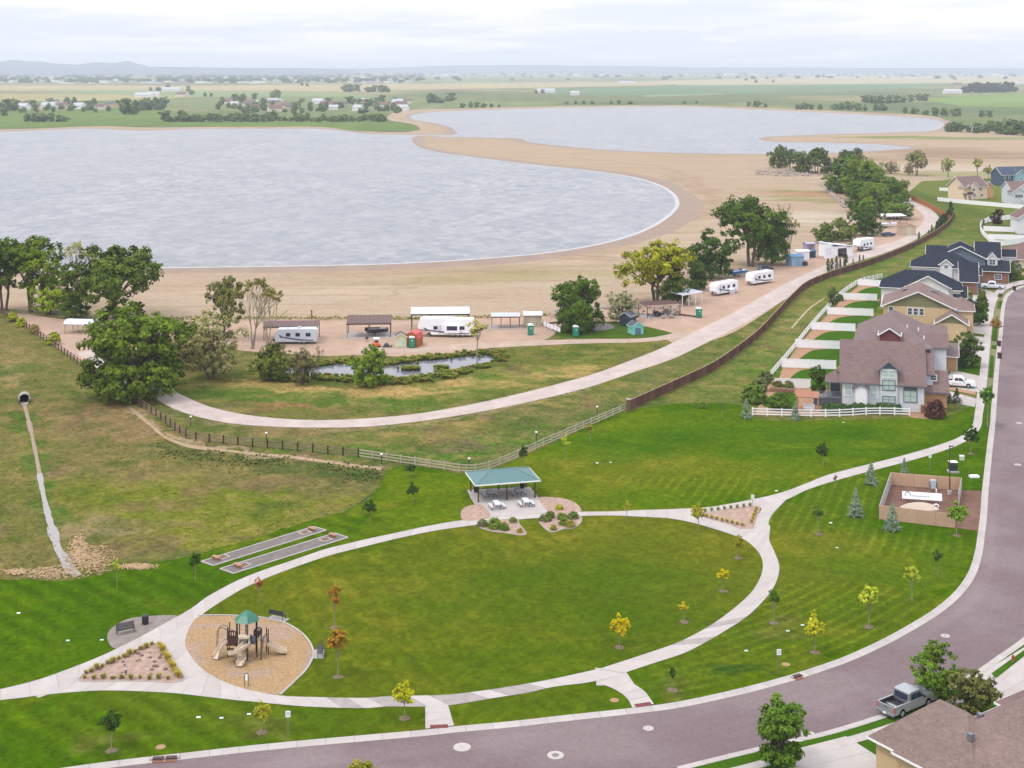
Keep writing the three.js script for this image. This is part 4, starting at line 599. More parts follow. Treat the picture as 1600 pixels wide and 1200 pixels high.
// shelter
{
  const pad = structGroup('shelter_pad', 'pale concrete pad under the picnic shelter');
  slabs(pad, [[729.9, 765.5], [740.4, 786], [766, 808]], [[828, 760.5], [845, 781.5], [859.5, 800.6]], 1.9, { h: 0.034 });
  const th = 0.245, o = thing('picnic_shelter', 'open picnic shelter with a teal hipped metal roof on dark posts', 'shelter', V(-1.25, 0.03, -182.4), th);
  const W = 8.9, D = 6.1, e = 2.42, r = 3.45, rw = 3.3, M_ROOF = std(col(88, 130, 130, 1.7), 0.42, { metalness: 0.15 });
  const A = V(-W / 2, e, D / 2), B = V(W / 2, e, D / 2), C = V(W / 2, e, -D / 2), E = V(-W / 2, e, -D / 2), R0 = V(-rw / 2, r, 0), R1 = V(rw / 2, r, 0);
  const face = (q) => { const g = new THREE.BufferGeometry(), pos = []; for (let i = 1; i < q.length - 1; i++) for (const v of [q[0], q[i], q[i + 1]]) pos.push(v.x, v.y, v.z); g.setAttribute('position', new THREE.Float32BufferAttribute(pos, 3)); g.computeVertexNormals(); return g; };
  const dn = (q) => q.map((v) => V(v.x, v.y - 0.07, v.z)).reverse();
  const roof = part('roof', [[A, B, R1, R0], [C, E, R0, R1], [B, C, R1], [E, A, R0]].flatMap((q) => [face(q), face(dn(q))]), M_ROOF, o);
  const seam = std(col(116, 158, 158, 1.7), 0.45);
  for (let i = 1; i < 22; i++) { const x = -W / 2 + i * W / 22, k = clamp((W / 2 - Math.abs(x)) / (W / 2 - rw / 2)), y = e + (r - e) * k, z = D / 2 * (1 - k); for (const s of [1, -1]) part('seam', beam(V(x, e + 0.015, s * D / 2), V(x, y + 0.015, s * z), 0.035, 0.035), seam, roof); }
  for (const [a, b] of [[A, R0], [B, R1], [C, R1], [E, R0], [R0, R1]]) part('ridge_cap', bar(V(a.x, a.y + 0.02, a.z), V(b.x, b.y + 0.02, b.z), 0.06, 5), seam, roof);
  for (const [a, b] of [[A, B], [B, C], [C, E], [E, A]]) part('fascia', beam(V(a.x, a.y - 0.06, a.z), V(b.x, b.y - 0.06, b.z), 0.05, 0.16), M_WHITE, roof);
  for (const x of [-3.85, 0, 3.85]) for (const z of [-2.35, 2.35]) part('post', [box(0.16, e, 0.16, x, e / 2, z), box(0.3, 0.03, 0.3, x, 0.015, z)], M_BROWNMETAL, o);
  for (const z of [-2.35, 2.35]) part('beam', box(8.0, 0.18, 0.12, 0, e - 0.12, z), M_BROWNMETAL, o);
  for (const x of [-3.85, 0, 3.85]) part('beam', box(0.12, 0.16, 4.7, x, e - 0.12, 0), M_BROWNMETAL, o);
  const M_TOP = std(col(214, 214, 222, 1.5), 0.6);
  const benchAt = (x, z, p0, turn, l) => { const b = thing('picnic_bench', l, 'bench', V(p0.x + Math.cos(turn) * x + Math.sin(turn) * z, 0.034, p0.z - Math.sin(turn) * x + Math.cos(turn) * z), turn, 'benches under the picnic shelter'); part('seat', rbox(0.3, 0.05, 1.8, 0, 0.44, 0, 0.02), M_TOP, b); for (const q of [-0.65, 0.65]) part('leg', [box(0.05, 0.42, 0.05, -0.1, 0.21, q), box(0.05, 0.42, 0.05, 0.1, 0.21, q), box(0.26, 0.04, 0.05, 0, 0.4, q)], M_BLACK, b); };
  [[765.5, 775.5, 'back left'], [809.5, 772.5, 'back right'], [776.5, 794, 'front left'], [822, 790, 'front right']].forEach(([x, y, w]) => {
    const p = G(x, y, 0.034), t = thing('picnic_table', `grey picnic table at the ${w} of the shelter pad`, 'picnic table', V(p.x, 0.034, p.z), th, 'tables of the picnic shelter');
    part('tabletop', rbox(0.78, 0.06, 1.85, 0, 0.74, 0, 0.02), M_TOP, t); for (const q of [-0.65, 0.65]) part('leg', [box(0.06, 0.7, 0.06, -0.28, 0.35, q), box(0.06, 0.7, 0.06, 0.28, 0.35, q), box(0.62, 0.05, 0.06, 0, 0.68, q)], M_BLACK, t);
    benchAt(-0.82, 0, p, th, `grey bench on the left side of the ${w} picnic table`); benchAt(0.82, 0, p, th, `grey bench on the right side of the ${w} picnic table`);
  });
}
function litterBin(px, py, label, s = 1) { const p = G(px, py), o = thing('litter_bin', label, 'litter bin', p); part('body', new THREE.LatheGeometry([[0, 0.02], [0.24, 0.02], [0.29, 0.3], [0.3, 0.78], [0.27, 0.8], [0, 0.8]].map(([x, y]) => new THREE.Vector2(x * s, y * s)), 16), M_BLACK, o); part('lid', new THREE.LatheGeometry([[0.31, 0.79], [0.31, 0.86], [0.16, 0.95], [0.12, 0.93], [0, 0.93]].map(([x, y]) => new THREE.Vector2(x * s, y * s)), 16), M_BLACK, o); for (let i = 0; i < 16; i++) part('slat', box(0.06, 0.7 * s, 0.02, 0, 0.42 * s, 0.305 * s).rotateY(i / 16 * 6.2832), M_BLACK, o); return o; }
litterBin(744, 769, 'black litter bin at the left end of the shelter'); litterBin(816, 764.5, 'black litter bin at the right end of the shelter'); litterBin(227, 975, 'black litter bin behind the bench on the grey gravel', 1.05);
function parkBench(px, py, turn, label) {
  const o = thing('park_bench', label, 'bench', G(px, py, 0.03), turn, 'dark metal park benches'), m = M_BLACK;
  part('seat', [0, 1, 2, 3, 4].map((i) => rbox(1.8, 0.03, 0.08, 0, 0.44, -0.2 + i * 0.1, 0.01)), m, o); part('backrest', [0, 1, 2, 3, 4].map((i) => { const g = rbox(1.8, 0.08, 0.03, 0, 0.52 + i * 0.1, -0.27 - i * 0.025, 0.01); return g; }), m, o);
  for (const x of [-0.86, 0.86]) { part('leg', [box(0.05, 0.44, 0.05, x, 0.22, 0.18), box(0.05, 0.98, 0.05, x, 0.48, -0.33), box(0.05, 0.04, 0.55, x, 0.42, -0.06)], m, o); part('armrest', box(0.06, 0.04, 0.5, x, 0.66, -0.05), m, o); }
  return o;
}
// grey gravel seating spot left of the path
struct('gravel_pad', sheetGeo(smooth([[168, 1000], [169, 988], [180, 977], [200, 967], [232, 962.5], [277, 962.5], [262, 972], [230, 988], [200, 1004], [182, 1013], [174, 1010]], 5), 0.008), mottled(alb(172, 160, 152), 0.35, 3, 0.96), 'grey gravel half-circle beside the path');
parkBench(196.5, 989, 0.55, 'dark metal bench facing the playground from the grey gravel');
const padAt = (px, py, w, d, turn) => { const p = G(px, py), s = new RoundedBoxGeometry(w, 0.05, d, 2, 0.02); s.rotateY(turn); s.translate(p.x, 0.01, p.z); struct('bench_pad', s, M_CONC2, 'small concrete pad under a park bench'); };
padAt(434, 967, 2.2, 1.1, -0.45); parkBench(434, 966, Math.PI - 0.45, 'dark metal bench behind the playground on a small pad'); padAt(498, 1022, 1.0, 2.0, 0.1); parkBench(499, 1022, -Math.PI / 2 + 0.15, 'dark metal bench at the right edge of the playground');
// playground pit with concrete rim
const PIT_L = [[310, 962], [298, 976.5], [290.5, 996], [289.6, 1008], [295, 1020], [307, 1036.5], [322, 1050], [346, 1063.5], [370, 1072.5], [400, 1080], [437.5, 1086.3]], PIT_R = [[437.5, 1086.3], [460, 1065], [478, 1047], [489, 1026], [488.5, 1014], [475, 993], [448, 975], [418, 966.6], [364, 962], [310, 962]];
struct('woodchip_pit', sheetGeo([...smooth(PIT_L, 5, false), ...smooth(PIT_R, 5, false).slice(1, -1)], 0.012), std(0xffffff, 0.97, { map: (() => { const t = tex(1024, 1024, (u, v) => { const n = fbm(u * 7 + 2, v * 7, 4), f = noise(u * 160, v * 150) * 0.6 + noise(u * 330, v * 310) * 0.4; return mul3(mix3(alb(210, 174, 132), alb(206, 176, 152), sstep(0.4, 0.62, n)), 0.62 + 0.72 * f); }); t.repeat.set(1 / 20, 1 / 20); return t; })(), bumpMap: rep(GRAIN, 0.7), bumpScale: 0.04 }), 'tan wood chip surface of the playground');
{ const c = new THREE.CatmullRomCurve3(PIT_R.map(([x, y]) => G(x, y, 0)), false, 'centripetal'), P = c.getSpacedPoints(40).map((p) => [p.x, 0.03, p.z]), g = structGroup('playground_kerb', 'narrow pale concrete rim round the playground'); for (let i = 0; i < 20; i++) part('kerb_segment', sweep(P.slice(i * 2, i * 2 + 3), [[-0.09, -0.04], [-0.09, 0.06], [0.09, 0.06], [0.09, -0.04]], 2), CONCS[i % 4], g); }
{ // play structure
  const o = thing('play_structure', 'playground tower with a green six-sided roof and three beige slides', 'playground', G(385.6, 1025)), M_BEIGE = std(col(226, 206, 182, 1.45), 0.5, { side: THREE.DoubleSide }), M_WINE = std(col(74, 40, 38, 1.2), 0.55), M_ROOFG = std(col(22, 110, 88, 1.5), 0.42);
  const roof = part('roof', (() => { const L = [], ap = V(0, 4.5, 0), r0 = 1.28, r1 = 0.75; for (let i = 0; i < 6; i++) { const a = (i + 0.25) / 6 * 6.2832, b = (i + 1.25) / 6 * 6.2832, A = V(Math.cos(a) * r0, 3.55, Math.sin(a) * r0), B = V(Math.cos(b) * r0, 3.55, Math.sin(b) * r0), A1 = V(A.x * r1 / r0 * 0.9, 4.06, A.z * r1 / r0 * 0.9), B1 = V(B.x * r1 / r0 * 0.9, 4.06, B.z * r1 / r0 * 0.9); const tri = (p, q, s) => { const g = new THREE.BufferGeometry(); g.setAttribute('position', new THREE.Float32BufferAttribute([p.x, p.y, p.z, q.x, q.y, q.z, s.x, s.y, s.z], 3)); g.computeVertexNormals(); return g; }; L.push(tri(B, A, A1), tri(B, A1, B1), tri(B1, A1, ap), tri(A, B, V(0, 3.5, 0))); } return L; })(), M_ROOFG, o);
  for (let i = 0; i < 6; i++) { const a = (i + 0.25) / 6 * 6.2832; part('post', cyl(0.06, 0.06, 3.6, Math.cos(a) * 1.08, 1.8, Math.sin(a) * 1.08, 10), i % 2 ? M_GREENMETAL : M_BLACK, o); }
  part('deck', [cyl(1.1, 1.1, 0.08, 0, 1.5, 0, 6), box(1.3, 0.08, 1.4, -1.35, 1.25, -0.2)], M_WINE, o);
  for (const [x, z, h, m] of [[-1.8, 0.35, 2.9, M_GREENMETAL], [-1.85, -0.9, 2.9, M_GREENMETAL], [-0.8, 0.5, 2.6, M_BLACK], [-0.9, -1.0, 2.9, M_BLACK], [1.55, 0.85, 2.55, M_WINE], [2.0, -0.5, 2.4, M_WINE], [1.75, -0.9, 2.4, M_BLACK]]) part('post', cyl(0.055, 0.055, h, x, h / 2, z, 10), m, o);
  const arch = (w, h) => { const s = new THREE.Shape(); s.moveTo(-w / 2, 0); s.lineTo(w / 2, 0); s.lineTo(w / 2, h * 0.7); s.absellipse(0, h * 0.7, w / 2, h * 0.3, 0, Math.PI, false); s.lineTo(-w / 2, 0); for (const x of [-w * 0.22, 0, w * 0.22]) { const p = new THREE.Path(); p.moveTo(x - 0.05, h * 0.62); p.lineTo(x + 0.05, h * 0.62); p.lineTo(x + 0.05, h * 0.88); p.lineTo(x - 0.05, h * 0.88); p.lineTo(x - 0.05, h * 0.62); s.holes.push(p); } return new THREE.ExtrudeGeometry(s, { depth: 0.04, bevelEnabled: false }); };
  part('panel', arch(0.95, 1.4).translate(-1.3, 1.3, 0.45), M_WINE, o); part('panel', arch(0.9, 1.1).rotateY(Math.PI / 2).translate(-1.85, 1.3, -0.3), M_WINE, o); part('panel', arch(0.9, 1.0).rotateY(0.6).translate(0.95, 1.55, -0.6), M_WINE, o); part('panel', box(0.8, 0.8, 0.05, 0.7, 1.95, 0.85, -0.7), std(col(96, 100, 124, 1.3), 0.6), o); part('panel', box(0.85, 0.6, 0.05, -1.3, 0.65, 0.45), M_WINE, o);
  const trough = [[-0.32, 0.3], [-0.3, 0.02], [-0.2, -0.03], [0.2, -0.03], [0.3, 0.02], [0.32, 0.3], [0.37, 0.3], [0.35, -0.02], [0.22, -0.08], [-0.22, -0.08], [-0.35, -0.02], [-0.37, 0.3]];
  part('slide', sweep([[-1.7, 1.45, 0.05], [-2.0, 1.38, 0.15], [-2.35, 1.0, 0.35], [-2.6, 0.45, 0.52], [-2.75, 0.2, 0.7], [-2.85, 0.16, 0.95]], trough, 22), M_BEIGE, o, 'short curved beige slide on the left of the tower');
  part('slide', sweep([[0.25, 1.62, 0.95], [0.1, 1.55, 1.35], [-0.35, 1.3, 1.7], [-0.95, 1.0, 1.75], [-1.2, 0.82, 1.5], [-0.95, 0.66, 1.2], [-0.35, 0.5, 1.3], [-0.12, 0.36, 1.8], [-0.18, 0.22, 2.3], [-0.2, 0.2, 2.6]], trough, 40), M_BEIGE, o, 'spiral beige slide at the front of the tower');
  part('slide_hood', [box(0.07, 1.05, 0.5, -0.55, 1.75, 1.05), box(0.07, 1.05, 0.5, 0.45, 1.75, 1.05), box(1.05, 0.22, 0.5, -0.05, 2.3, 1.05)], M_BEIGE, o);
  part('slide', sweep([[1.1, 1.5, -0.25], [1.5, 1.42, -0.28], [2.0, 1.0, -0.32], [2.5, 0.72, -0.35], [3.0, 0.38, -0.38], [3.4, 0.26, -0.4], [3.8, 0.25, -0.42]], trough, 26), M_BEIGE, o, 'long wavy beige slide on the right of the tower');
  part('slide_foot', box(0.1, 0.22, 0.3, 3.65, 0.1, -0.42), M_WINE, o);
  for (const z of [-1.0, -0.4]) part('climber', tube([[-3.0, 0, z], [-2.98, 1.5, z], [-2.9, 2.3, z], [-2.5, 2.6, z], [-2.1, 2.45, z], [-1.85, 2.2, z]], 0.03, 24), M_WINE, o);
  for (let i = 0; i < 5; i++) part('rung', bar(V(-2.98 + i * 0.25, 1.2 + i * 0.33 - (i > 3 ? 0.25 : 0), -1.0), V(-2.98 + i * 0.25, 1.2 + i * 0.33 - (i > 3 ? 0.25 : 0), -0.4), 0.025), M_STEEL, o);
  for (const x of [0.75, 1.25]) part('handrail', tube([[1.6, 0.9, x - 0.6], [1.7, 2.0, x - 0.6], [2.0, 2.2, x - 0.7], [2.05, 1.3, x - 0.7]], 0.03, 20), M_WINE, o);
  part('step', [0, 1, 2].map((i) => box(0.6, 0.05, 0.3, -1.2, 0.3 + i * 0.32, -1.25 - (2 - i) * 0.25)), M_WINE, o);
  const s = thing('playground_sign', 'looped post sign with a white panel at the front of the playground', 'sign', G(385, 1072)); part('frame', tube([[-0.17, 0, 0], [-0.17, 0.9, 0], [-0.14, 1.1, 0], [0, 1.2, 0], [0.14, 1.1, 0], [0.17, 0.9, 0], [0.17, 0, 0]], 0.035, 40), M_GREENMETAL, s); part('panel', rbox(0.24, 0.55, 0.03, 0, 0.8, 0, 0.012), M_WHITE, s);
}
// horseshoe courts
function court(label, c, boxes, boards) {
  const g = structGroup('horseshoe_court', label), W = c.map(([x, y]) => G(x, y, 0.02));
  part('gravel_bed', sheetGeo(c, 0.015), mottled(alb(152, 144, 140), 0.4, 3, 0.97), g);
  for (let i = 0; i < 4; i++) part('edging', beam(V(W[i].x, 0.03, W[i].z), V(W[(i + 1) % 4].x, 0.03, W[(i + 1) % 4].z), 0.16, 0.1), M_CONC3, g);
  const ax = V().subVectors(W[3], W[0]).normalize(), turn = Math.atan2(-ax.z, ax.x);
  for (const [x, y] of boxes) { const p = G(x, y); for (const [w, d, ox, oz] of [[1.3, 0.12, 0, 0.55], [1.3, 0.12, 0, -0.55], [0.12, 1.1, 0.6, 0], [0.12, 1.1, -0.6, 0]]) part('pit_frame', box(w, 0.14, d, ox, 0.07, oz).rotateY(turn).translate(p.x, 0, p.z), M_CONC3, g); part('pit_sand', box(1.1, 0.03, 1.0, 0, 0.03, 0).rotateY(turn).translate(p.x, 0, p.z), mottled(alb(170, 128, 104), 0.35, 1, 0.97), g); part('stake', cyl(0.02, 0.02, 0.4, p.x, 0.2, p.z, 6), M_STEEL, g); }
  for (const [x, y] of boards) { const p = G(x, y); part('backboard', box(0.12, 0.35, 1.2, 0, 0.18, 0).rotateY(turn).translate(p.x, 0, p.z), mottled(alb(206, 150, 120), 0.3, 1, 0.9), g); part('backboard_cap', box(0.5, 0.06, 1.2, 0.05, 0.37, 0).rotateY(turn).translate(p.x, 0, p.z), mottled(alb(216, 170, 140), 0.3, 1, 0.9), g); }
}
court('upper gravel horseshoe court with two stake pits', [[314.6, 877.4], [333.3, 883.9], [509.6, 828.7], [490, 823]], [[348, 871.5], [476.5, 833.2]], [[337, 874.8], [487, 829.6]]);
court('lower gravel horseshoe court with two stake pits', [[343.9, 888.8], [365, 896.2], [543.7, 840], [522.6, 833.2]], [[381.5, 884.2], [508.5, 844]], [[370.5, 886.6], [519.5, 839.4]]);
// planting beds
const M_ROCK = mottled(alb(220, 188, 170), 0.45, 2.2, 0.97, [1, 0.96, 0.93], { bumpMap: rep(GRAIN, 1), bumpScale: 0.06 });
const BED1 = [[122.5, 1062], [127, 1056], [160, 1039.5], [205, 1018.5], [241, 1005.6], [254.5, 1005.6], [260.5, 1014], [268, 1032], [280, 1047], [287.5, 1057.5], [284.5, 1063.5], [268, 1066], [220, 1064.4], [160, 1064.4], [130, 1065]], BED2 = [[1083, 803], [1105, 801.7], [1136, 795.5], [1173, 790.3], [1187, 791.5], [1188, 794], [1183.6, 806.3], [1176, 824.8], [1160, 826], [1136, 818.6], [1105, 810]];
const BED3 = [[744, 820.5], [766, 829.5], [785, 832], [821.8, 834.6], [811, 818], [809.5, 812.6]], BED4 = [[841.5, 810.6], [860, 831], [883, 825.8], [897, 824.6], [908, 815], [907.5, 807]];
[[BED1, 'triangular pink gravel bed beside the playground'], [BED2, 'small triangular gravel bed at the right path junction'], [BED3, 'left planting bed before the shelter'], [BED4, 'right planting bed before the shelter'], [[[720, 803], [722, 796], [730.8, 790.6], [743, 788.4], [753.5, 788.9], [766.6, 807.3], [725.5, 813], [720.5, 809]], 'pink gravel half-circle left of the shelter'], [[[842, 777.5], [865.5, 777], [886.5, 780], [902.3, 788], [908.4, 796.8], [907, 799], [859.4, 800.8]], 'pink gravel half-circle right of the shelter']].forEach(([p, l]) => struct('planting_bed', sheetGeo(smooth(p, 5), 0.036), M_ROCK, l));
for (const [B, l] of [[BED1, 'thin edging round the triangular bed'], [BED3, 'thin edging of the left shelter bed'], [BED4, 'thin edging of the right shelter bed']]) { const P = smooth(B, 4).map(([x, y]) => { const q = G(x, y, 0.04); return [q.x, 0.045, q.z]; }); struct('bed_edging', sweep([...P, P[0]], [[-0.04, -0.05], [-0.04, 0.035], [0.04, 0.035], [0.04, -0.05]], 110), M_CONC2, l); }
function tuftProto(seed) { const R = rng(seed), pos = [], colr = []; for (let i = 0; i < 60; i++) { const a = R() * 6.2832, l = 0.5 + 0.5 * R(), o = 0.12 * R(), t = 0.15 + 0.45 * R(), bx = Math.cos(a) * o, bz = Math.sin(a) * o, mx = Math.cos(a) * (o + t * 0.5), mz = Math.sin(a) * (o + t * 0.5), ex = Math.cos(a) * (o + t), ez = Math.sin(a) * (o + t), sx = -Math.sin(a) * 0.035, sz = Math.cos(a) * 0.035, c = 0.8 + 0.4 * R(); pos.push(bx - sx, 0, bz - sz, bx + sx, 0, bz + sz, mx + sx, l * 0.75, mz + sz, bx - sx, 0, bz - sz, mx + sx, l * 0.75, mz + sz, mx - sx, l * 0.75, mz - sz, mx - sx, l * 0.75, mz - sz, mx + sx, l * 0.75, mz + sz, ex, l * 0.9, ez); for (let q = 0; q < 9; q++) colr.push(c, c * (0.95 + 0.1 * R()), c); } const g = new THREE.BufferGeometry(); g.setAttribute('position', new THREE.Float32BufferAttribute(pos, 3)); g.setAttribute('color', new THREE.Float32BufferAttribute(colr, 3)); g.computeVertexNormals(); return g; }
const TUFTS = [tuftProto(51), tuftProto(52), tuftProto(53)];
function tuft(px, py, h, rgb, label, group, w = 1.3) { const m = solo('ornamental_grass', TUFTS[names.size % 3], leafMat(rgb), label, 'ornamental grass', group); m.position.copy(G(px, py)); m.scale.set(h * w, h, h * w); m.rotation.y = px * 1.7; m.userData.kind = 'thing'; return m; }
for (let i = 0; i < 13; i++) tuft(134 + i * 8.6, 1053 - i * 3.75 + (i % 2), 0.45 + (i % 3) * 0.1, [142, 138, 76], `dry grass tuft on the upper edge of the triangular bed, ${nth(i)} from the left`, 'grass tufts on the upper edge of the triangular bed');
for (let i = 0; i < 12; i++) tuft(249 + i * 2.7, 1009 + i * 4.5, 0.5 + (i % 3) * 0.12, [152, 146, 66], `yellowish grass tuft on the right edge of the triangular bed, ${nth(i)} from the top`, 'grass tufts on the right edge of the triangular bed');
for (let i = 0; i < 10; i++) tuft(132 + i * 14.5, 1060.5 + (i % 2), 0.42 + (i % 3) * 0.1, [128, 132, 78], `small grass tuft on the front edge of the triangular bed, ${nth(i)} from the left`, 'grass tufts on the front edge of the triangular bed');
for (let i = 0; i < 9; i++) tuft(1092 + i * 10, 801.5 - i * 1.3, 0.6, [128, 140, 92], `grey-green tuft on the upper edge of the small triangular bed, ${nth(i)} from the left`, 'grass tufts on the upper edge of the small triangular bed', 1.1);
for (let i = 0; i < 8; i++) tuft(1104 + i * 8, 808 + i * 2, 0.55, [150, 150, 80], `yellowish tuft on the lower edge of the small triangular bed, ${nth(i)} from the left`, 'grass tufts on the lower edge of the small triangular bed', 1.2);
for (let i = 0; i < 5; i++) tuft(1182 - i * 1.8, 797 + i * 5, 0.6, [152, 146, 78], `dry tuft on the right edge of the small triangular bed, ${nth(i)} from the top`, 'grass tufts on the right edge of the small triangular bed', 1.1);
const M_STONE = grainy(col(150, 128, 118), 0.95, 0.5, 0.05);
{ const R = rng(61), inB = inPoly(BED1), rock = new THREE.IcosahedronGeometry(0.16, 1); const p = rock.attributes.position; for (let i = 0; i < p.count; i++) { const k = 0.8 + 0.4 * noise(p.getX(i) * 9 + 5, p.getY(i) * 9 + p.getZ(i) * 7); p.setXYZ(i, p.getX(i) * k, p.getY(i) * k * 0.6, p.getZ(i) * k); } rock.computeVertexNormals(); const spots = []; while (spots.length < 34) { const x = 140 + R() * 140, y = 1010 + R() * 50; if (inB(x, y)) spots.push([x, y]); } let n = 0; for (const [x, y] of byX(spots)) { n++; const m = solo('bed_stone', rock, M_STONE, `small stone on the triangular gravel bed, ${nth(n - 1)} from the left`, 'stone', 'stones on the triangular bed'); m.position.copy(G(x, y, 0.05)); m.rotation.y = R() * 6; m.scale.setScalar(0.6 + R() * 0.9); } }
[[754, 822, 12, 'shrub2', [92, 106, 70], 'low grey-green shrub at the left tip of the left shelter bed'], [773, 825, 18, 'shrub', [98, 124, 48], 'tall green clump in the left shelter bed'], [788, 828, 13, 'shrub', [84, 112, 46], 'upright green clump right of the tall clump'], [802, 816, 9, 'shrub2', [96, 116, 62], 'low spreading shrub at the back of the left shelter bed'], [812, 832, 8, 'shrub', [136, 126, 66], 'small dry shrub at the front of the left shelter bed'], [852, 814, 13, 'shrub2', [94, 112, 70], 'grey-green shrub at the left of the right shelter bed'], [860, 809, 12, 'shrub', [82, 104, 46], 'dark green shrub at the back of the right shelter bed'], [878, 811, 11, 'shrub2', [96, 118, 56], 'middle shrub at the back of the right shelter bed'], [896, 810, 12, 'shrub2', [84, 110, 48], 'dense shrub at the right end of the shelter bed'], [881, 820, 13, 'shrub', [90, 122, 50], 'bright clump in the middle of the right shelter bed'], [891, 823, 11, 'shrub2', [124, 130, 56], 'yellowish shrub at the front of the right shelter bed'], [865, 828, 9, 'shrub', [116, 124, 52], 'small shrub at the front tip of the right shelter bed'], [874, 796, 9, 'shrub2', [150, 158, 40], 'bright yellow-green shrub on the right gravel half-circle']].forEach(([x, y, h, k, c, l]) => plant(k, x, y, h, c, l, { name: 'bed_shrub', cat: 'shrub', w: 1.1, group: 'shrubs in the shelter beds' }));
{ const o = thing('bed_lamp', 'small dark and white post lamp in the triangular bed', 'lamp', G(197, 1054, 0.03)); part('post', cyl(0.05, 0.05, 0.75, 0, 0.375, 0, 10), M_BLACK, o); part('collar', cyl(0.07, 0.07, 0.18, 0, 0.6, 0, 10), M_WHITE, o); part('cap', cyl(0.1, 0.07, 0.1, 0, 0.8, 0, 10), M_STEEL, o); }
// signs, path lights, valve lids
function sign(px, py, h, label) { const o = thing('sign_post', label, 'sign', G(px, py)); part('post', box(0.06, h, 0.06, 0, h / 2, 0), M_STEEL, o); part('plate', rbox(0.42, 0.55, 0.03, 0, h - 0.25, 0.05, 0.012), M_WHITE, o); part('lettering', [0, 1, 2].map((i) => box(0.28, 0.03, 0.004, 0, h - 0.12 - i * 0.1, 0.068)), std(col(150, 150, 156), 0.8), o); }
sign(450, 1153, 2.3, 'white sign on a metal post at the front kerb near the playground'); sign(1217, 1051, 2.2, 'white sign on a metal post near the street storm drain'); sign(1176, 788, 1.25, 'small white sign beside the right triangular bed'); sign(1453, 736, 2.4, 'white sign behind the walled sign yard');
[[298, 667], [416, 693], [596, 727], [733, 734], [838, 692], [933, 651]].forEach(([x, y], i) => { const o = thing('marker_post', `dark marker post with a white top behind the rail fence, ${['first', 'second', 'third', 'fourth', 'fifth', 'last'][i]} from the left`, 'marker post', G(x, y - 2), 0, 'marker posts behind the rail fence'); part('post', cyl(0.06, 0.06, 1.35, 0, 0.67, 0, 8), M_BLACK, o); part('cap', rbox(0.34, 0.22, 0.34, 0, 1.42, 0, 0.06), M_WHITE, o); });
[[106, 1001], [159, 1000], [29, 958], [310, 1121], [346, 1122], [389, 1116], [1213, 767], [1298, 817], [1308, 856], [1254, 977], [1231, 986], [1166, 1017], [954, 722.5], [933, 723.5], [1318, 660]].sort((p, q) => p[0] - q[0]).forEach(([x, y], i) => { const p = G(x, y), g = rbox(0.36, 0.05, 0.26, 0, 0, 0, 0.02); g.translate(p.x, 0.02, p.z); solo('valve_lid', g, i % 3 ? std(col(206, 226, 212, 1.5), 0.7) : M_WHITE, `small pale irrigation lid set in the lawn, ${nth(i)} from the left`, 'valve lid', 'irrigation lids in the lawn'); });
[[251, 1167, 'left'], [960, 1094, 'middle'], [1228, 1038, 'right']].forEach(([x, y, l]) => { const p = G(x, y), g = new THREE.LatheGeometry([[0, 0.06], [0.3, 0.05], [0.42, 0.0]].map(([a, b]) => new THREE.Vector2(a, b)), 18); g.translate(p.x, 0.005, p.z); solo('cleanout_lid', g, mottled(alb(206, 166, 130), 0.3, 0.6, 0.95), `tan round lid on the lawn by the kerb, ${l} one of three`, 'lid', 'tan lids by the kerb'); });
// manholes and drains in the street
[[722, 1167.5, 0.74, 0.07, 'pale concrete collar with a small dark hole, leftmost in the street'], [868, 1180, 0.7, 0.3, 'pale manhole ring with a dark cover, lowest in the street'], [1013, 1138, 0.46, 0.06, 'small pale collar in the street below the right ramp'], [1477, 993.5, 0.46, 0.12, 'pale collar in the street above the silver pickup'], [1263, 1147.5, 0.6, 0.3, 'pale manhole ring near the lower kerb'], [1590, 726, 0.5, 0.1, 'pale collar in the street beside the walled sign yard'], [1592, 661, 0.5, 0.1, 'pale collar in the street by the houses']].forEach(([x, y, r, hole, l]) => { const p = G(x, y, -0.12), o = thing('manhole', l, 'manhole', V(p.x, -0.118, p.z), 0, 'round collars in the street'); const s = new THREE.Shape(); s.absarc(0, 0, r, 0, Math.PI * 2); const h = new THREE.Path(); h.absarc(0, 0, hole, 0, Math.PI * 2); s.holes.push(h); const g = new THREE.ExtrudeGeometry(s, { depth: 0.015, bevelEnabled: false, curveSegments: 24 }); g.rotateX(-Math.PI / 2); part('collar', g, M_CONC3, o); part('cover', cyl(hole, hole, 0.01, 0, 0.007, 0, 20), hole > 0.2 ? std(col(150, 134, 132), 0.8) : M_BLACK, o); });
function drain(px, py, turn, n, label) { const o = thing('storm_drain', label, 'storm drain', G(px, py, -0.05), turn); part('throat', box(n * 1.05 + 0.2, 0.18, 0.5, 0, 0.02, 0.0), M_CONC2, o); for (let i = 0; i < n; i++) { const x = (i - (n - 1) / 2) * 1.05; part('grate', rbox(0.95, 0.1, 0.42, x, 0.08, 0.08, 0.02), std(col(92, 46, 50), 0.7), o); part('apron', box(0.95, 0.02, 0.4, x, -0.03, 0.42), mottled(alb(176, 124, 104), 0.3, 1, 0.95), o); } }
drain(258, 1184.5, 0.12, 2, 'double dark red storm drain in the front kerb'); drain(1244, 1056.5, 0.52, 1, 'single dark red storm drain in the curved kerb');
[[686, 1135, 0.1, 'left'], [1005, 1101, 0.3, 'right']].forEach(([x, y, t, l]) => { const p = G(x, y, 0.03), g = structGroup('tactile_pad', `dark red tactile pad at the foot of the ${l} pavement ramp`); for (let i = 0; i < 3; i++) part('tile', rbox(0.5, 0.02, 0.62, (i - 1) * 0.52, 0.036, 0, 0.006).rotateY(t).translate(p.x, 0, p.z), mottled(alb(148, 92, 92), 0.25, 0.7, 0.9), g); });

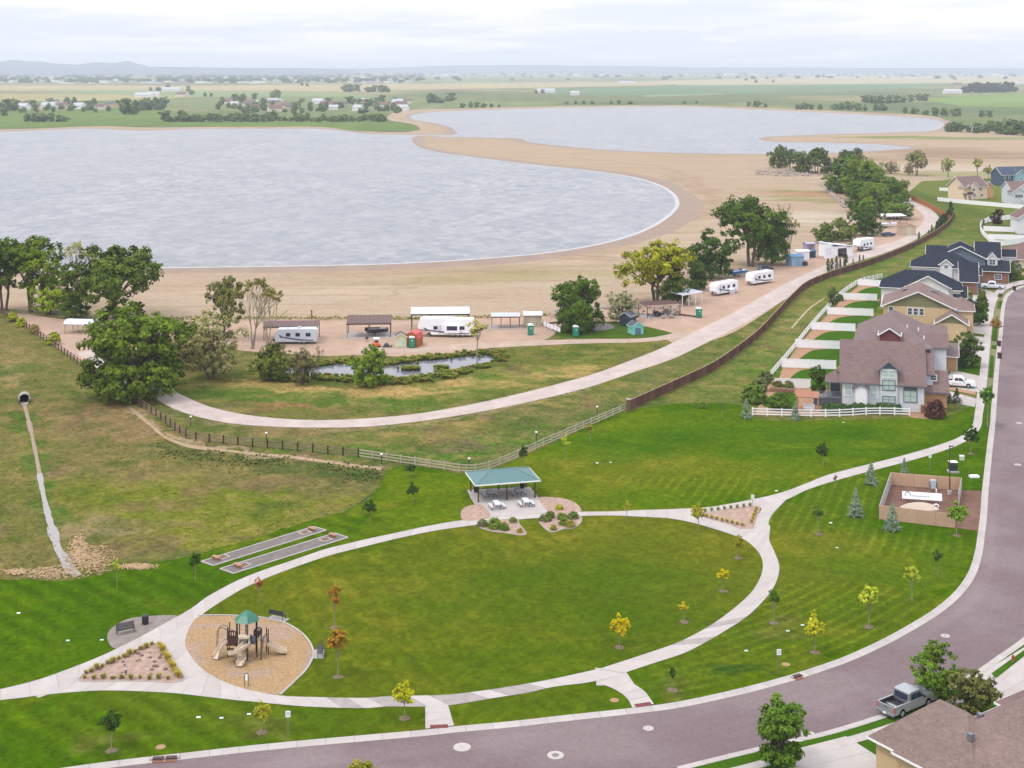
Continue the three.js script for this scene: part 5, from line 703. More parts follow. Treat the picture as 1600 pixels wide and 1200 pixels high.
// ---- fences
const M_WOODDARK = mottled(alb(112, 84, 72, 1.4), 0.3, 2, 0.92), M_WOODPALE = mottled(alb(204, 190, 172, 1.5), 0.25, 2, 0.92), M_WOODBROWN = mottled(alb(116, 84, 72, 1.5), 0.3, 2.5, 0.92), M_WOODRED = mottled(alb(190, 128, 88, 1.5), 0.3, 2.5, 0.92), M_WOODTAN = mottled(alb(200, 172, 146, 1.5), 0.25, 2, 0.92), M_VINYL = std(col(240, 238, 240, 1.12), 0.55);
function along(pts, step) { const c = new THREE.CatmullRomCurve3(pts.map(([x, y]) => G(x, y)), false, 'centripetal', 0.5), n = Math.max(1, Math.min(290, Math.round(c.getLength() / step))); return c.getSpacedPoints(n); }
function railFence(label, pts, m, o = {}) {
  const { step = 2.4, h = 1.25, rails = 3, pw = 0.14, rw = 0.14, mr = m, name = 'rail_fence' } = o, g = thing(name, label, 'fence'), P = along(pts, step), J = (i) => noise(i * 7.3, 2) * 0.06 - 0.03;
  P.forEach((p, i) => { part('post', box(pw, h + J(i), pw, p.x, h / 2, p.z, 0.4), m, g); });
  for (let i = 0; i < P.length - 1; i++) for (let r = 0; r < rails; r++) { const y = h * ((r + 0.75) / rails) - 0.08; part('rail', beam(V(P[i].x, y + J(i + r * 9), P[i].z), V(P[i + 1].x, y + J(i + 1 + r * 9), P[i + 1].z), 0.045, rw), mr, g); }
  return g;
}
railFence('long dark brown wooden rail fence above the dry field', FENCE.slice(0, 13), mottled(alb(84, 60, 52, 1.4), 0.3, 2, 0.92), { pw: 0.2, mr: mottled(alb(150, 126, 112, 1.4), 0.3, 2, 0.92), step: 2.5, rw: 0.15 });
railFence('pale weathered rail fence with a corner behind the shelter', FENCE.slice(12), M_WOODPALE, { step: 2.4, rw: 0.15 });
function panelFence(label, pts, m, o = {}) {
  const { step = 2.4, h = 1.8, cap = m, post = m, name = 'privacy_fence' } = o, g = thing(name, label, 'fence'), P = along(pts, step);
  for (let i = 0; i < P.length; i++) { part('post', box(0.13, h + 0.08, 0.13, P[i].x, h / 2 + 0.04, P[i].z, 0.5), post, g); if (i) { const a = P[i - 1], b = P[i]; part('panel', beam(V(a.x, h / 2, a.z), V(b.x, h / 2, b.z), 0.05, h - 0.06), Array.isArray(m) ? m[i % m.length] : m, g); part('top_rail', beam(V(a.x, h, a.z), V(b.x, h, b.z), 0.12, 0.06), cap, g); } }
  return g;
}
const BROWN = [M_WOODBROWN, mottled(alb(124, 92, 80, 1.5), 0.3, 2.5, 0.92), mottled(alb(106, 78, 68, 1.5), 0.3, 2.5, 0.92)];
panelFence('long solid brown wooden fence between the gravel road and the greenbelt', [[984, 641], [1010, 629], [1060, 606], [1110, 582], [1150, 555], [1185, 527], [1215, 495], [1240, 468], [1262, 449], [1300, 433], [1360, 414], [1420, 390], [1456, 371], [1480, 354], [1492, 338]], BROWN, { post: M_WOODBROWN, cap: M_WOODTAN, h: 1.7 });
panelFence('reddish solid fence on the far side of the gravel road bend', [[1424, 312], [1445, 322], [1462, 331], [1484, 345]], [M_WOODRED, mottled(alb(180, 118, 84, 1.5), 0.3, 2.5, 0.92)], { post: M_WOODRED, cap: M_WOODRED, h: 2.1 });
{ const o = thing('fence_pier', 'stone pier where the pale rail fence meets the brown fence', 'pier', G(982, 642)); part('shaft', rbox(0.6, 1.9, 0.6, 0, 0.95, 0, 0.04), mottled(alb(150, 124, 110), 0.4, 0.8, 0.95), o); part('cap', rbox(0.75, 0.12, 0.75, 0, 1.95, 0, 0.03), M_CONC2, o); }
// white fences of the house plots
const wf = (l, pts, o) => panelFence(l, pts, M_VINYL, { cap: M_VINYL, post: M_VINYL, name: 'white_fence', ...o });
[[[1211, 606], [1266, 607], 'nearest'], [[1222, 574], [1306, 577], 'second'], [[1243, 543], [1320, 546], 'third'], [[1268, 515], [1336, 518], 'fourth'], [[1293, 491], [1364, 494], 'fifth'], [[1314, 468], [1370, 470], 'sixth'], [[1341, 446], [1382, 448], 'farthest']].forEach(([a, b, w]) => wf(`white solid fence between two backyards, ${w} of seven`, [a, b], { h: 1.65 }));
railFence('white rail fence along the backyards beside the greenbelt', [[1205, 588], [1234, 554], [1260, 521], [1288.5, 488], [1314, 462], [1329, 451], [1345, 442], [1378, 434]], M_VINYL, { h: 1.25, name: 'white_rail_fence', rw: 0.18, pw: 0.15 });
railFence('white rail fence in front of the grey corner house', [[1176, 649], [1227, 650.5], [1299, 651.5], [1370, 648], [1421, 649.5]], M_VINYL, { h: 1.3, name: 'white_rail_fence', rw: 0.17, pw: 0.16, step: 2.45 });
wf('low white fence below the cream house', [[1465, 314], [1492, 317], [1592, 326], [1640, 330]], { h: 1.7 });
wf('white fence beside the far end of the cream house', [[1468, 298], [1500, 299.5]], { h: 1.5 });
wf('curving white fence round the yard with the purple tree', [[1640, 372], [1560, 384], [1541, 373], [1532, 360], [1534, 352], [1545, 346]], { h: 1.7 });
wf('white fence between the two small far yards', [[1537, 361], [1588, 363]], { h: 1.8 }); wf('white fence in front of the small far yard', [[1545, 374], [1640, 377]], { h: 1.8 }); wf('short white fence behind the purple-leaved tree', [[1545, 347], [1584, 342]], { h: 1.7 });
// walled sign yard
{
  const o = thing('sign_yard_wall', 'tan walled enclosure with white end fences beside the street', 'wall'), M_TAN = mottled(alb(216, 180, 152, 1.5), 0.16, 2, 0.92), M_TAN2 = mottled(alb(212, 176, 148, 1.5), 0.16, 2, 0.92), M_POST = std(col(196, 190, 190, 1.5), 0.7);
  const wall = (a, b, n, h) => { const A = G(...a), B = G(...b); for (let i = 0; i < n; i++) { const p = A.clone().lerp(B, i / n), q = A.clone().lerp(B, (i + 1) / n), m = p.clone().lerp(q, 0.985); part('panel', beam(V(p.x, h / 2, p.z), V(m.x, h / 2, m.z), 0.08, h), i % 2 ? M_TAN : M_TAN2, o); } };
  wall([1374.5, 811], [1492.5, 825], 4, 1.75); wall([1392, 757.5], [1502.5, 766], 3, 1.7);
  for (const [a, b] of [[[1374, 811], [1392, 757.5]], [[1497.5, 792], [1502.5, 766]]]) { const A = G(...a), B = G(...b), n = 6; for (let i = 0; i < n; i++) { const p = A.clone().lerp(B, i / n), q = A.clone().lerp(B, (i + 0.92) / n); part('side_panel', beam(V(p.x, 0.88, p.z), V(q.x, 0.88, q.z), 0.06, 1.7), M_POST, o); } }
  struct('yard_soil', sheetGeo([[1375, 810], [1392, 758], [1502, 766], [1534, 767], [1531, 830], [1492, 824]], 0.006), mottled(alb(150, 116, 104), 0.5, 5, 0.97), 'bare brown soil in and beside the walled yard');
  const s = thing('name_board', 'long white name board lying in the walled yard', 'sign', G(1441, 787), 0.0), bd = part('board', rbox(5.0, 0.95, 0.25, 0, 0.95, 0, 0.04).rotateX(-0.5), M_WHITE, s);
  part('emblem', [new THREE.TorusGeometry(0.36, 0.05, 8, 24, Math.PI * 1.3).rotateZ(-0.4).translate(-1.8, 1.0, 0.14).rotateX(-0.5)], std(col(120, 140, 160), 0.7), s); part('lettering', [...Array(11).keys()].map((i) => box(0.13, 0.16 + (i % 3) * 0.04, 0.012, -1.2 + i * 0.2, 0.9, 0.132).rotateX(-0.5)), std(col(176, 186, 196), 0.7), s); part('foot', [box(0.15, 0.35, 0.15, -2.2, 0.12, 0), box(0.15, 0.35, 0.15, 2.2, 0.12, 0)], M_STEEL, s); s.rotation.y = -0.22;
  const c = thing('curved_sign', 'cream curved sign panel with a white scroll behind the front wall', 'sign', G(1436, 800), -0.2), sh = new THREE.Shape(); sh.moveTo(-2.6, 0); sh.quadraticCurveTo(-1.3, 0.95, 0.3, 0.95); sh.quadraticCurveTo(1.9, 0.9, 2.6, 0.1); sh.lineTo(2.6, -0.1); sh.quadraticCurveTo(0, -0.75, -2.6, 0); part('panel', new THREE.ExtrudeGeometry(sh, { depth: 0.16, bevelEnabled: true, bevelThickness: 0.03, bevelSize: 0.03, bevelSegments: 2 }).scale(0.92, 0.75, 1).rotateX(-0.35).translate(0, 0.5, 0), std(col(240, 224, 206, 1.5), 0.7), c); part('scroll', new THREE.TorusGeometry(0.3, 0.09, 8, 20, 5).translate(2.1, 0.85, 0.1), M_WHITE, c); part('support', [box(0.12, 0.9, 0.12, -1.5, 0.4, 0), box(0.12, 0.9, 0.12, 1.5, 0.4, 0)], M_STEEL, c);
  const cab = thing('electric_cabinet', 'grey electric cabinet on legs inside the walled yard', 'cabinet', G(1458, 768)); part('body', rbox(0.7, 1.15, 0.35, 0, 1.0, 0, 0.03), std(col(200, 206, 216, 1.4), 0.5), cab); part('leg', [box(0.06, 0.45, 0.06, -0.28, 0.22, 0), box(0.06, 0.45, 0.06, 0.28, 0.22, 0)], M_STEEL, cab); part('side_box', [box(0.12, 0.9, 0.25, -0.5, 0.9, 0), box(0.12, 1.0, 0.25, 0.5, 0.8, 0)], M_STEEL, cab);
  const pipe = thing('vent_pipe', 'short white pipe standing beside the name board', 'pipe', G(1463, 775)); part('pipe', cyl(0.09, 0.09, 0.85, 0, 0.42, 0, 10), M_WHITE, pipe); part('cap', cyl(0.12, 0.1, 0.1, 0, 0.88, 0, 10), M_WHITE, pipe);
  const lp = thing('street_lamp', 'tall thin dark lamp post at the walled yard', 'lamp post', G(1484, 772)); part('base', cyl(0.32, 0.28, 0.5, 0, 0.25, 0, 14), M_CONC3, lp); part('pole', cyl(0.09, 0.06, 6.0, 0, 3.4, 0, 10), M_BROWNMETAL, lp); part('head', [box(0.6, 0.1, 0.3, 0.2, 6.42, 0), cyl(0.08, 0.05, 0.2, 0, 6.4, 0, 8)], M_BLACK, lp);
  const tr = thing('transformer_box', 'dark green utility box with a pale top on a concrete base', 'utility box', G(1489, 738)); part('base', rbox(1.4, 0.3, 1.2, 0, 0.15, 0, 0.03), M_CONC3, tr); part('cabinet', rbox(1.1, 1.2, 0.9, 0, 0.85, 0, 0.04), std(col(44, 54, 52, 1.2), 0.5), tr); part('lid', rbox(1.15, 0.1, 0.95, 0, 1.5, 0, 0.03), M_WHITE, tr);
  const u = thing('utility_pedestal', 'small pale utility pedestal near the path end', 'utility box', G(1503, 719)); part('body', rbox(0.6, 0.6, 0.5, 0, 0.3, 0, 0.05), std(col(216, 220, 200, 1.4), 0.6), u); part('lid', rbox(0.66, 0.1, 0.56, 0, 0.64, 0, 0.03), M_WHITE, u);
  const v = thing('white_vault', 'low white vault lid with a red marker beside the kerb', 'utility box', G(1522, 746)); part('slab', rbox(1.3, 0.3, 0.8, 0, 0.15, 0, 0.04), M_WHITE, v); part('marker', box(0.08, 0.8, 0.08, -0.6, 0.5, -0.2), std(col(190, 70, 60), 0.7), v);
}
// drain outfall, channel and flattened straw in the dry field
{
  const o = thing('culvert', 'concrete culvert mouth with a flared end at the head of the drain channel', 'culvert', G(38, 629), 0.35), g = new THREE.CylinderGeometry(0.85, 0.85, 1.6, 20, 1, true); g.rotateX(Math.PI / 2); g.translate(0, 0.55, -0.8);
  part('pipe', [g, new THREE.CylinderGeometry(1.0, 1.0, 1.6, 20, 1, true).rotateX(Math.PI / 2).translate(0, 0.55, -0.8), new THREE.RingGeometry(0.85, 1.0, 20).translate(0, 0.55, 0)], std(col(206, 200, 196), 0.9, { side: THREE.DoubleSide }), o);
  part('pipe_end', new THREE.CircleGeometry(0.9, 20).translate(0, 0.55, -1.5), std(col(40, 38, 40), 0.95), o);
  part('apron', sweep([[0, 0.02, 0], [0, 0.0, 1.3]], [[-0.75, 0.9], [-0.65, 0.0], [0.65, 0.0], [0.75, 0.9], [0.85, 0.9], [0.8, -0.08], [-0.8, -0.08], [-0.85, 0.9]], 4), std(col(214, 208, 202), 0.9), o);
  const CH = [[38, 632], [44, 655], [52, 690], [60, 730], [66, 765], [74, 800], [84, 835], [92, 860], [101, 872], [108, 888], [122, 900]], c = new THREE.CatmullRomCurve3(CH.map(([x, y]) => G(x, y, 0.0)), false, 'centripetal'), P = c.getSpacedPoints(80);
  const A = [], B = []; P.forEach((p, i) => { const t = c.getTangentAt(i / 80), w = (0.26 + 0.22 * noise(i * 0.6, 1)) * (i > 62 ? 1.5 : i < 38 ? 0.85 : 1); A.push(V(p.x - t.z * w, 0, p.z + t.x * w)); B.push(V(p.x + t.z * w, 0, p.z - t.x * w)); });
  struct('drain_channel', [stripGeo(A, B, -0.012).toNonIndexed()], mottled(alb(192, 172, 152), 0.3, 2.5, 0.95), 'narrow pale drain channel across the dry field');
  struct('channel_water', stripGeo(A.slice(40), B.slice(40), -0.004), mottled(alb(196, 186, 182, 2.3), 0.5, 1.5, 0.4), 'shallow pale water in the lower drain channel');
  const R = rng(71), straw = []; for (let i = 0; i < 1500; i++) { const [bx, by, sx, sy] = [[138, 872, 34, 22], [122, 858, 12, 26], [80, 895, 44, 10], [215, 885, 26, 4], [26, 893, 16, 4]][Math.floor(Math.pow(R(), 1.5) * 5)], x = bx + (R() + R() + R() - 1.5) * sx, y = by + (R() + R() + R() - 1.5) * sy, p = G(x, y, 0.02 + R() * 0.12), a = R() * 3.14, L = 0.2 + R() * 0.5; straw.push(box(L, 0.02 + 0.04 * R(), 0.04 + 0.06 * R(), 0, 0, 0).rotateZ((R() - 0.5) * 0.5).rotateY(a).translate(p.x, p.y, p.z)); }
  const m = new THREE.Mesh(join(straw), mottled(alb(216, 184, 146, 1.5), 0.5, 2, 0.97)); m.name = 'flattened_straw'; m.userData = { kind: 'stuff', label: 'flattened dry straw and reeds around the drain channel end' }; m.castShadow = m.receiveShadow = true; scene.add(m);
}
// ---------------------------------------------------------------- houses, plots, vehicles
const M_GLASS = std(col(84, 96, 112, 1.2), 0.12), M_GLASSPALE = std(col(186, 206, 200, 1.3), 0.15), M_TRIMW = std(col(238, 236, 236, 1.15), 0.7), M_TRIMDARK = std(col(110, 112, 122, 1.25), 0.7);
function shingles(rgb, seed) {
  const t = toned('shingle' + seed % 2, 512, 512, (u, v) => { const row = Math.floor(v * 40), off = (row * 0.37 + noise(row * 3.1, seed) * 0.5) % 1, tab = Math.floor((u + off / 16) * 24), k = 0.82 + 0.36 * noise(tab * 1.7 + 3 + seed, row * 2.3), e = (v * 40) % 1 < 0.16 ? 0.8 : 1, p = 0.9 + 0.2 * wrapN(u, v, 6, seed); return k * e * p; });
  const b = toned('course', 256, 256, (u, v) => 1.6 * ((v * 20) % 1)), m = rep(t, 1 / 6.4, 1 / 5.6); m.offset.set(seed * 0.37, seed * 0.21);
  return std(up16(alb(...rgb, 1.85)), 0.92, { map: m, bumpMap: rep(b, 1 / 2.8), bumpScale: 0.015 });
}
function siding(rgb, step = 0.16) { const t = toned('lap', 64, 256, (u, v) => ((v * 16) % 1 < 0.1 ? 0.86 : 1) * (0.94 + 0.12 * wrapN(u, v, 12))); return std(up16(alb(...rgb, 1.35)), 0.92, { map: rep(t, 0.5, 1 / (16 * step)) }); }
const R_MAUVE = shingles([152, 128, 126], 1), R_MAUVE2 = shingles([156, 136, 136], 2), R_NAVY = shingles([64, 68, 82], 3), R_BROWN = shingles([150, 122, 118], 4), R_BLUE = shingles([96, 106, 126], 5), R_TAUPE = shingles([160, 138, 132], 6);
const W_GREY = siding([222, 224, 232]), W_TAN = siding([220, 190, 152]), W_CREAM = siding([250, 222, 194]), W_WHITE = siding([236, 234, 238]), W_SLATE = siding([112, 124, 142]), W_GREENB = siding([140, 138, 104], 0.3), W_BLUEG = siding([86, 100, 122]), W_RED = siding([128, 78, 80]), W_BRICK = mottled(alb(152, 112, 96, 1.35), 0.35, 1, 0.92), W_STONE = mottled(alb(190, 150, 112, 1.35), 0.3, 1, 0.92);
function slab4(a, b, c, d, t = 0.14) {                     // thick roof plane a-b (eave) c-d (top); uv along the eave and up the slope
  const n = V().crossVectors(V().subVectors(b, a), V().subVectors(d, a)).normalize(); if (n.y < 0) n.negate();
  const q = [a, b, c, d], lo = q.map((p) => p.clone().addScaledVector(n, -t)), pos = [], uv = [], ex = V().subVectors(b, a).normalize(), ey = V().crossVectors(n, ex).normalize(), U = (p) => [p.clone().sub(a).dot(ex) + a.x, p.clone().sub(a).dot(ey) + a.y];
  const tri = (p, r, s) => { const g = V().crossVectors(V().subVectors(r, p), V().subVectors(s, p)); return [p, r, s, g]; };
  const add = (p, r, s, want) => { const [, , , g] = tri(p, r, s); const o = g.dot(want) < 0 ? [p, s, r] : [p, r, s]; for (const v of o) { pos.push(v.x, v.y, v.z); uv.push(...U(v)); } };
  add(q[0], q[1], q[2], n); add(q[0], q[2], q[3], n); const m = n.clone().negate(); add(lo[0], lo[1], lo[2], m); add(lo[0], lo[2], lo[3], m);
  const cen = q.reduce((s, p) => s.add(p), V()).multiplyScalar(0.25); for (let i = 0; i < 4; i++) { const j = (i + 1) % 4, out = q[i].clone().add(q[j]).multiplyScalar(0.5).sub(cen); add(q[i], q[j], lo[j], out); add(q[i], lo[j], lo[i], out); }
  const g = new THREE.BufferGeometry(); g.setAttribute('position', new THREE.Float32BufferAttribute(pos, 3)); g.setAttribute('uv', new THREE.Float32BufferAttribute(uv, 2)); g.computeVertexNormals(); return g;
}
function gableWall(w, rise, t = 0.12) { const g = extrude([[-w / 2, 0], [w / 2, 0], [0, rise]], t); return g; }
// a block with a gable roof; axis 'z' runs the ridge away from the viewer, 'x' across
function gable(o, { x = 0, z = 0, w, d, y0 = 0, eave, rise, axis = 'z', over = 0.45, roof, wall, trim = M_TRIMW, gw = wall, body = true }) {
  if (body) part('wall', box(w, eave - y0, d, x, (eave + y0) / 2, z), wall, o);
  const s = axis === 'z' ? w : d, L = (axis === 'z' ? d : w) / 2 + over, hs = s / 2 + over, drop = rise * over / (s / 2), T = (a, y, l) => axis === 'z' ? V(x + a, y, z + l) : V(x + l, y, z + a);
  for (const q of [-1, 1]) part('roof', slab4(T(q * hs, eave - drop + 0.16, -L), T(q * hs, eave - drop + 0.16, L), T(0, eave + rise + 0.16, L), T(0, eave + rise + 0.16, -L)), roof, o);
  for (const e of [-1, 1]) { const g = gableWall(s, rise); if (axis === 'x') g.rotateY(Math.PI / 2); const off = e * ((axis === 'z' ? d : w) / 2 - 0.061); g.translate(x + (axis === 'x' ? off : 0), eave, z + (axis === 'z' ? off : 0)); part('gable', g, gw, o);
    for (const q of [-1, 1]) part('trim', beam(T(q * (hs + 0.02), eave - drop + 0.06, e * (L + 0.03)), T(0, eave + rise + 0.08, e * (L + 0.03)), 0.06, 0.22), trim, o); }
  for (const q of [-1, 1]) part('gutter', beam(T(q * (hs + 0.05), eave - drop + 0.05, -L), T(q * (hs + 0.05), eave - drop + 0.05, L), 0.1, 0.14), trim, o);
}
function hip(o, { x = 0, z = 0, w, d, y0 = 0, eave, rise, over = 0.5, roof, wall, trim = M_TRIMW, body = true }) {
  if (body) part('wall', box(w, eave - y0, d, x, (eave + y0) / 2, z), wall, o);
  const W = w / 2 + over, D = d / 2 + over, k = Math.min(W, D), rx = W - k, rz = D - k, e = eave + 0.02, A = V(x - W, e, z + D), B = V(x + W, e, z + D), C = V(x + W, e, z - D), E = V(x - W, e, z - D), y = e + rise;
  const P = rx > 0.01 ? [V(x - rx, y, z), V(x + rx, y, z)] : [V(x, y, z - rz), V(x, y, z + rz)];
  if (rx > 0.01) { part('roof', slab4(A, B, P[1], P[0]), roof, o); part('roof', slab4(C, E, P[0], P[1]), roof, o); part('roof', slab4(B, C, P[1], P[1].clone().add(V(0.001, 0, 0))), roof, o); part('roof', slab4(E, A, P[0], P[0].clone().add(V(-0.001, 0, 0))), roof, o); }
  else { part('roof', slab4(B, C, P[0], P[1]), roof, o); part('roof', slab4(E, A, P[1], P[0]), roof, o); part('roof', slab4(A, B, P[1], P[1].clone().add(V(0, 0, 0.001))), roof, o); part('roof', slab4(C, E, P[0], P[0].clone().add(V(0, 0, -0.001))), roof, o); }
  for (const [a, b] of [[A, B], [B, C], [C, E], [E, A]]) part('gutter', beam(V(a.x, e - 0.1, a.z), V(b.x, e - 0.1, b.z), 0.1, 0.16), trim, o);
}
function win(o, x, y, z, w, h, ry = 0, n = 1, trim = M_TRIMW, pane = M_GLASS) {
  const f = part('window', [box(w + 0.24, 0.12, 0.1, 0, h / 2 + 0.06, 0), box(w + 0.24, 0.12, 0.12, 0, -h / 2 - 0.06, 0), box(0.12, h, 0.1, -w / 2 - 0.06, 0, 0), box(0.12, h, 0.1, w / 2 + 0.06, 0, 0)], trim, o); f.position.set(x, y, z); f.rotation.y = ry;
  for (let i = 0; i < n; i++) part('pane', box(w / n - 0.06, h - 0.04, 0.04, (i - (n - 1) / 2) * w / n, 0, 0), pane, f);
  part('mullion', [box(w, 0.05, 0.07, 0, 0.02, 0), ...[...Array(n - 1).keys()].map((i) => box(0.07, h, 0.075, (i + 1 - n / 2) * w / n, 0, 0))], trim, f);
  return f;
}
function door(o, x, y, z, w, h, ry, m) { const d = part('door', rbox(w, h, 0.08, 0, 0, 0, 0.02), m, o); d.position.set(x, y + h / 2, z); d.rotation.y = ry; part('handle', cyl(0.03, 0.03, 0.12, w * 0.38, 0, 0.07, 6).rotateX(0.2), M_STEEL, d); return d; }
function garage(o, x, z, w, h, ry, m = M_TRIMW) { const d = part('garage_door', box(w, h, 0.08), m, o); d.position.set(x, h / 2 + 0.05, z); d.rotation.y = ry; for (let i = 0; i < 4; i++) part('door_panel', rbox(w - 0.1, h / 4 - 0.06, 0.05, 0, -h / 2 + (i + 0.5) * h / 4, 0.04, 0.015), m, d); }
const HT = -0.245;                                          // houses of the row stand face on to the park
// nearest corner house
{
  const o = thing('corner_house', 'nearest grey-white townhouse with a mauve shingle roof and a central window tower', 'house', G(1381.5, 641), HT);
  gable(o, { x: -0.2, z: -7, w: 13.2, d: 14, eave: 4.55, rise: 5.5, axis: 'x', roof: R_MAUVE, wall: W_GREY, trim: M_TRIMDARK, over: 0.4 });
  gable(o, { x: 0.75, z: -1.3, w: 2.7, d: 3.4, eave: 7.0, rise: 1.15, axis: 'z', roof: R_MAUVE, wall: W_GREY, trim: M_TRIMDARK, gw: W_SLATE, over: 0.4 });
  gable(o, { x: -3.75, z: 0.25, w: 2.2, d: 0.9, eave: 3.7, rise: 0.75, axis: 'z', roof: R_MAUVE, wall: W_GREY, trim: M_TRIMDARK, over: 0.3 });
  part('arched_panel', (() => { const s = new THREE.Shape(); s.moveTo(-0.9, 0); s.lineTo(0.9, 0); s.lineTo(0.9, 2.9); s.absellipse(0, 2.9, 0.9, 0.55, 0, Math.PI, false); return new THREE.ExtrudeGeometry(s, { depth: 0.05, bevelEnabled: false }); })().translate(-3.75, 0.2, 0.71), M_TRIMW, o);
  win(o, -5.85, 3.0, 0.04, 1.0, 1.7, 0, 1, M_TRIMW, M_GLASSPALE); win(o, -1.65, 2.9, 0.04, 1.0, 1.7, 0, 1, M_TRIMW, M_GLASSPALE); win(o, 4.2, 2.55, 0.04, 2.0, 1.8, 0, 2, M_TRIMDARK, M_GLASSPALE); win(o, 4.2, 3.95, 0.04, 2.0, 0.5, 0, 2, M_TRIMDARK, M_GLASS); win(o, 0.75, 6.2, 0.44, 1.8, 1.1, 0, 2, M_TRIMW, M_GLASSPALE); win(o, 0.75, 4.3, 0.44, 1.9, 1.5, 0, 2, M_TRIMDARK, M_GLASSPALE); win(o, 0.75, 1.9, 0.44, 1.9, 1.0, 0, 2, M_TRIMDARK, M_GLASSPALE);
  part('roof_vent', [[-5.6, 8.2, -3.6], [0.4, 7.2, -4.2], [3.4, 7.3, -4.2]].map(([x, y, z]) => box(0.3, 0.25, 0.3, x, y + 0.3, z)), M_TRIMDARK, o);
  // street-side wing with garage
  gable(o, { x: 5.6, z: -6.2, w: 4.6, d: 6.5, eave: 5.9, rise: 2.6, axis: 'x', roof: R_MAUVE, wall: W_GREY, trim: M_TRIMDARK, over: 0.35 });
  gable(o, { x: 8.0, z: -6.0, w: 4.2, d: 8.0, eave: 3.2, rise: 2.5, axis: 'x', roof: R_MAUVE, wall: W_STONE, trim: M_TRIMDARK, over: 0.4 });
  garage(o, 10.15, -6, 4.8, 2.3, Math.PI / 2); part('brick_pier', [box(0.7, 1.3, 0.7, 6.2, 0.65, 0.3)], W_BRICK, o);
  win(o, 8.0, 5.2, -2.91, 1.0, 0.8, 0, 1);
  // porch and deck
  hip(o, { x: -7.9, z: -2.6, w: 2.8, d: 4.2, eave: 4.2, rise: 1.5, roof: R_MAUVE, wall: W_GREY, trim: M_TRIMDARK, body: false, over: 0.3 });
  for (const [x, z] of [[-9.1, -0.6], [-9.1, -4.5], [-6.95, -0.55]]) part('porch_post', box(0.22, 4.1, 0.22, x, 2.05, z), M_TRIMDARK, o);
  part('deck', [box(3.0, 0.15, 4.4, -8.2, 1.5, -2.6), box(2.2, 0.12, 2.0, -10.2, 1.5, -1.6)], M_TRIMDARK, o); part('deck_skirt', box(4.6, 1.3, 0.08, -9.2, 0.75, -0.5), std(col(76, 80, 92, 1.2), 0.8), o);
  for (let i = 0; i < 8; i++) part('railing', [box(0.05, 0.95, 0.05, -11.1 + i * 0.55, 2.05, -0.5)], M_TRIMDARK, o); part('railing', box(4.4, 0.07, 0.07, -9.1, 2.5, -0.5), M_TRIMDARK, o);
  door(o, -8.0, 1.6, -4.65, 1.6, 2.1, 0, M_GLASS);
}
{ const o = thing('townhouse', 'second mauve-roofed townhouse with hips and a small red gable behind the corner house', 'house', G(1407, 600, 0).setX(71.5).setZ(-256), HT - 0.05);
  hip(o, { x: 0, z: -8, w: 13.5, d: 21, eave: 5.3, rise: 4.4, roof: R_MAUVE2, wall: W_RED, trim: M_TRIMDARK, over: 0.4 });
  gable(o, { x: -0.5, z: 0.2, w: 3.4, d: 6, eave: 7.6, rise: 1.1, axis: 'z', roof: R_MAUVE2, wall: W_RED, gw: W_RED, over: 0.35 });
  gable(o, { x: 7.0, z: -9.5, w: 5, d: 7, eave: 5.0, rise: 2.4, axis: 'x', roof: R_MAUVE2, wall: W_GREY, trim: M_TRIMDARK, over: 0.35 }); gable(o, { x: 7.4, z: -2.5, w: 4.4, d: 5.0, eave: 5.2, rise: 1.9, axis: 'x', roof: R_MAUVE, wall: W_GREY, trim: M_TRIMDARK, over: 0.35 });
  gable(o, { x: 9.4, z: -6.0, w: 4.2, d: 5.5, eave: 3.1, rise: 1.7, axis: 'x', roof: R_MAUVE2, wall: W_STONE, over: 0.4 }); garage(o, 11.55, -6, 4.4, 2.2, Math.PI / 2); win(o, 11.55, 3.2, -9.2, 0.9, 1.2, Math.PI / 2, 1);
  gable(o, { x: -7.6, z: -3.2, w: 2.2, d: 3.4, eave: 2.9, rise: 0.9, axis: 'x', roof: R_MAUVE, wall: W_GREY, over: 0.3 });
  part('flue', [[2.6, 8.3, -2], [4.6, 7.5, -4], [5.6, 6.6, -1]].map(([x, y, z]) => cyl(0.12, 0.12, 0.7, x, y, z, 8)), M_TRIMW, o); }
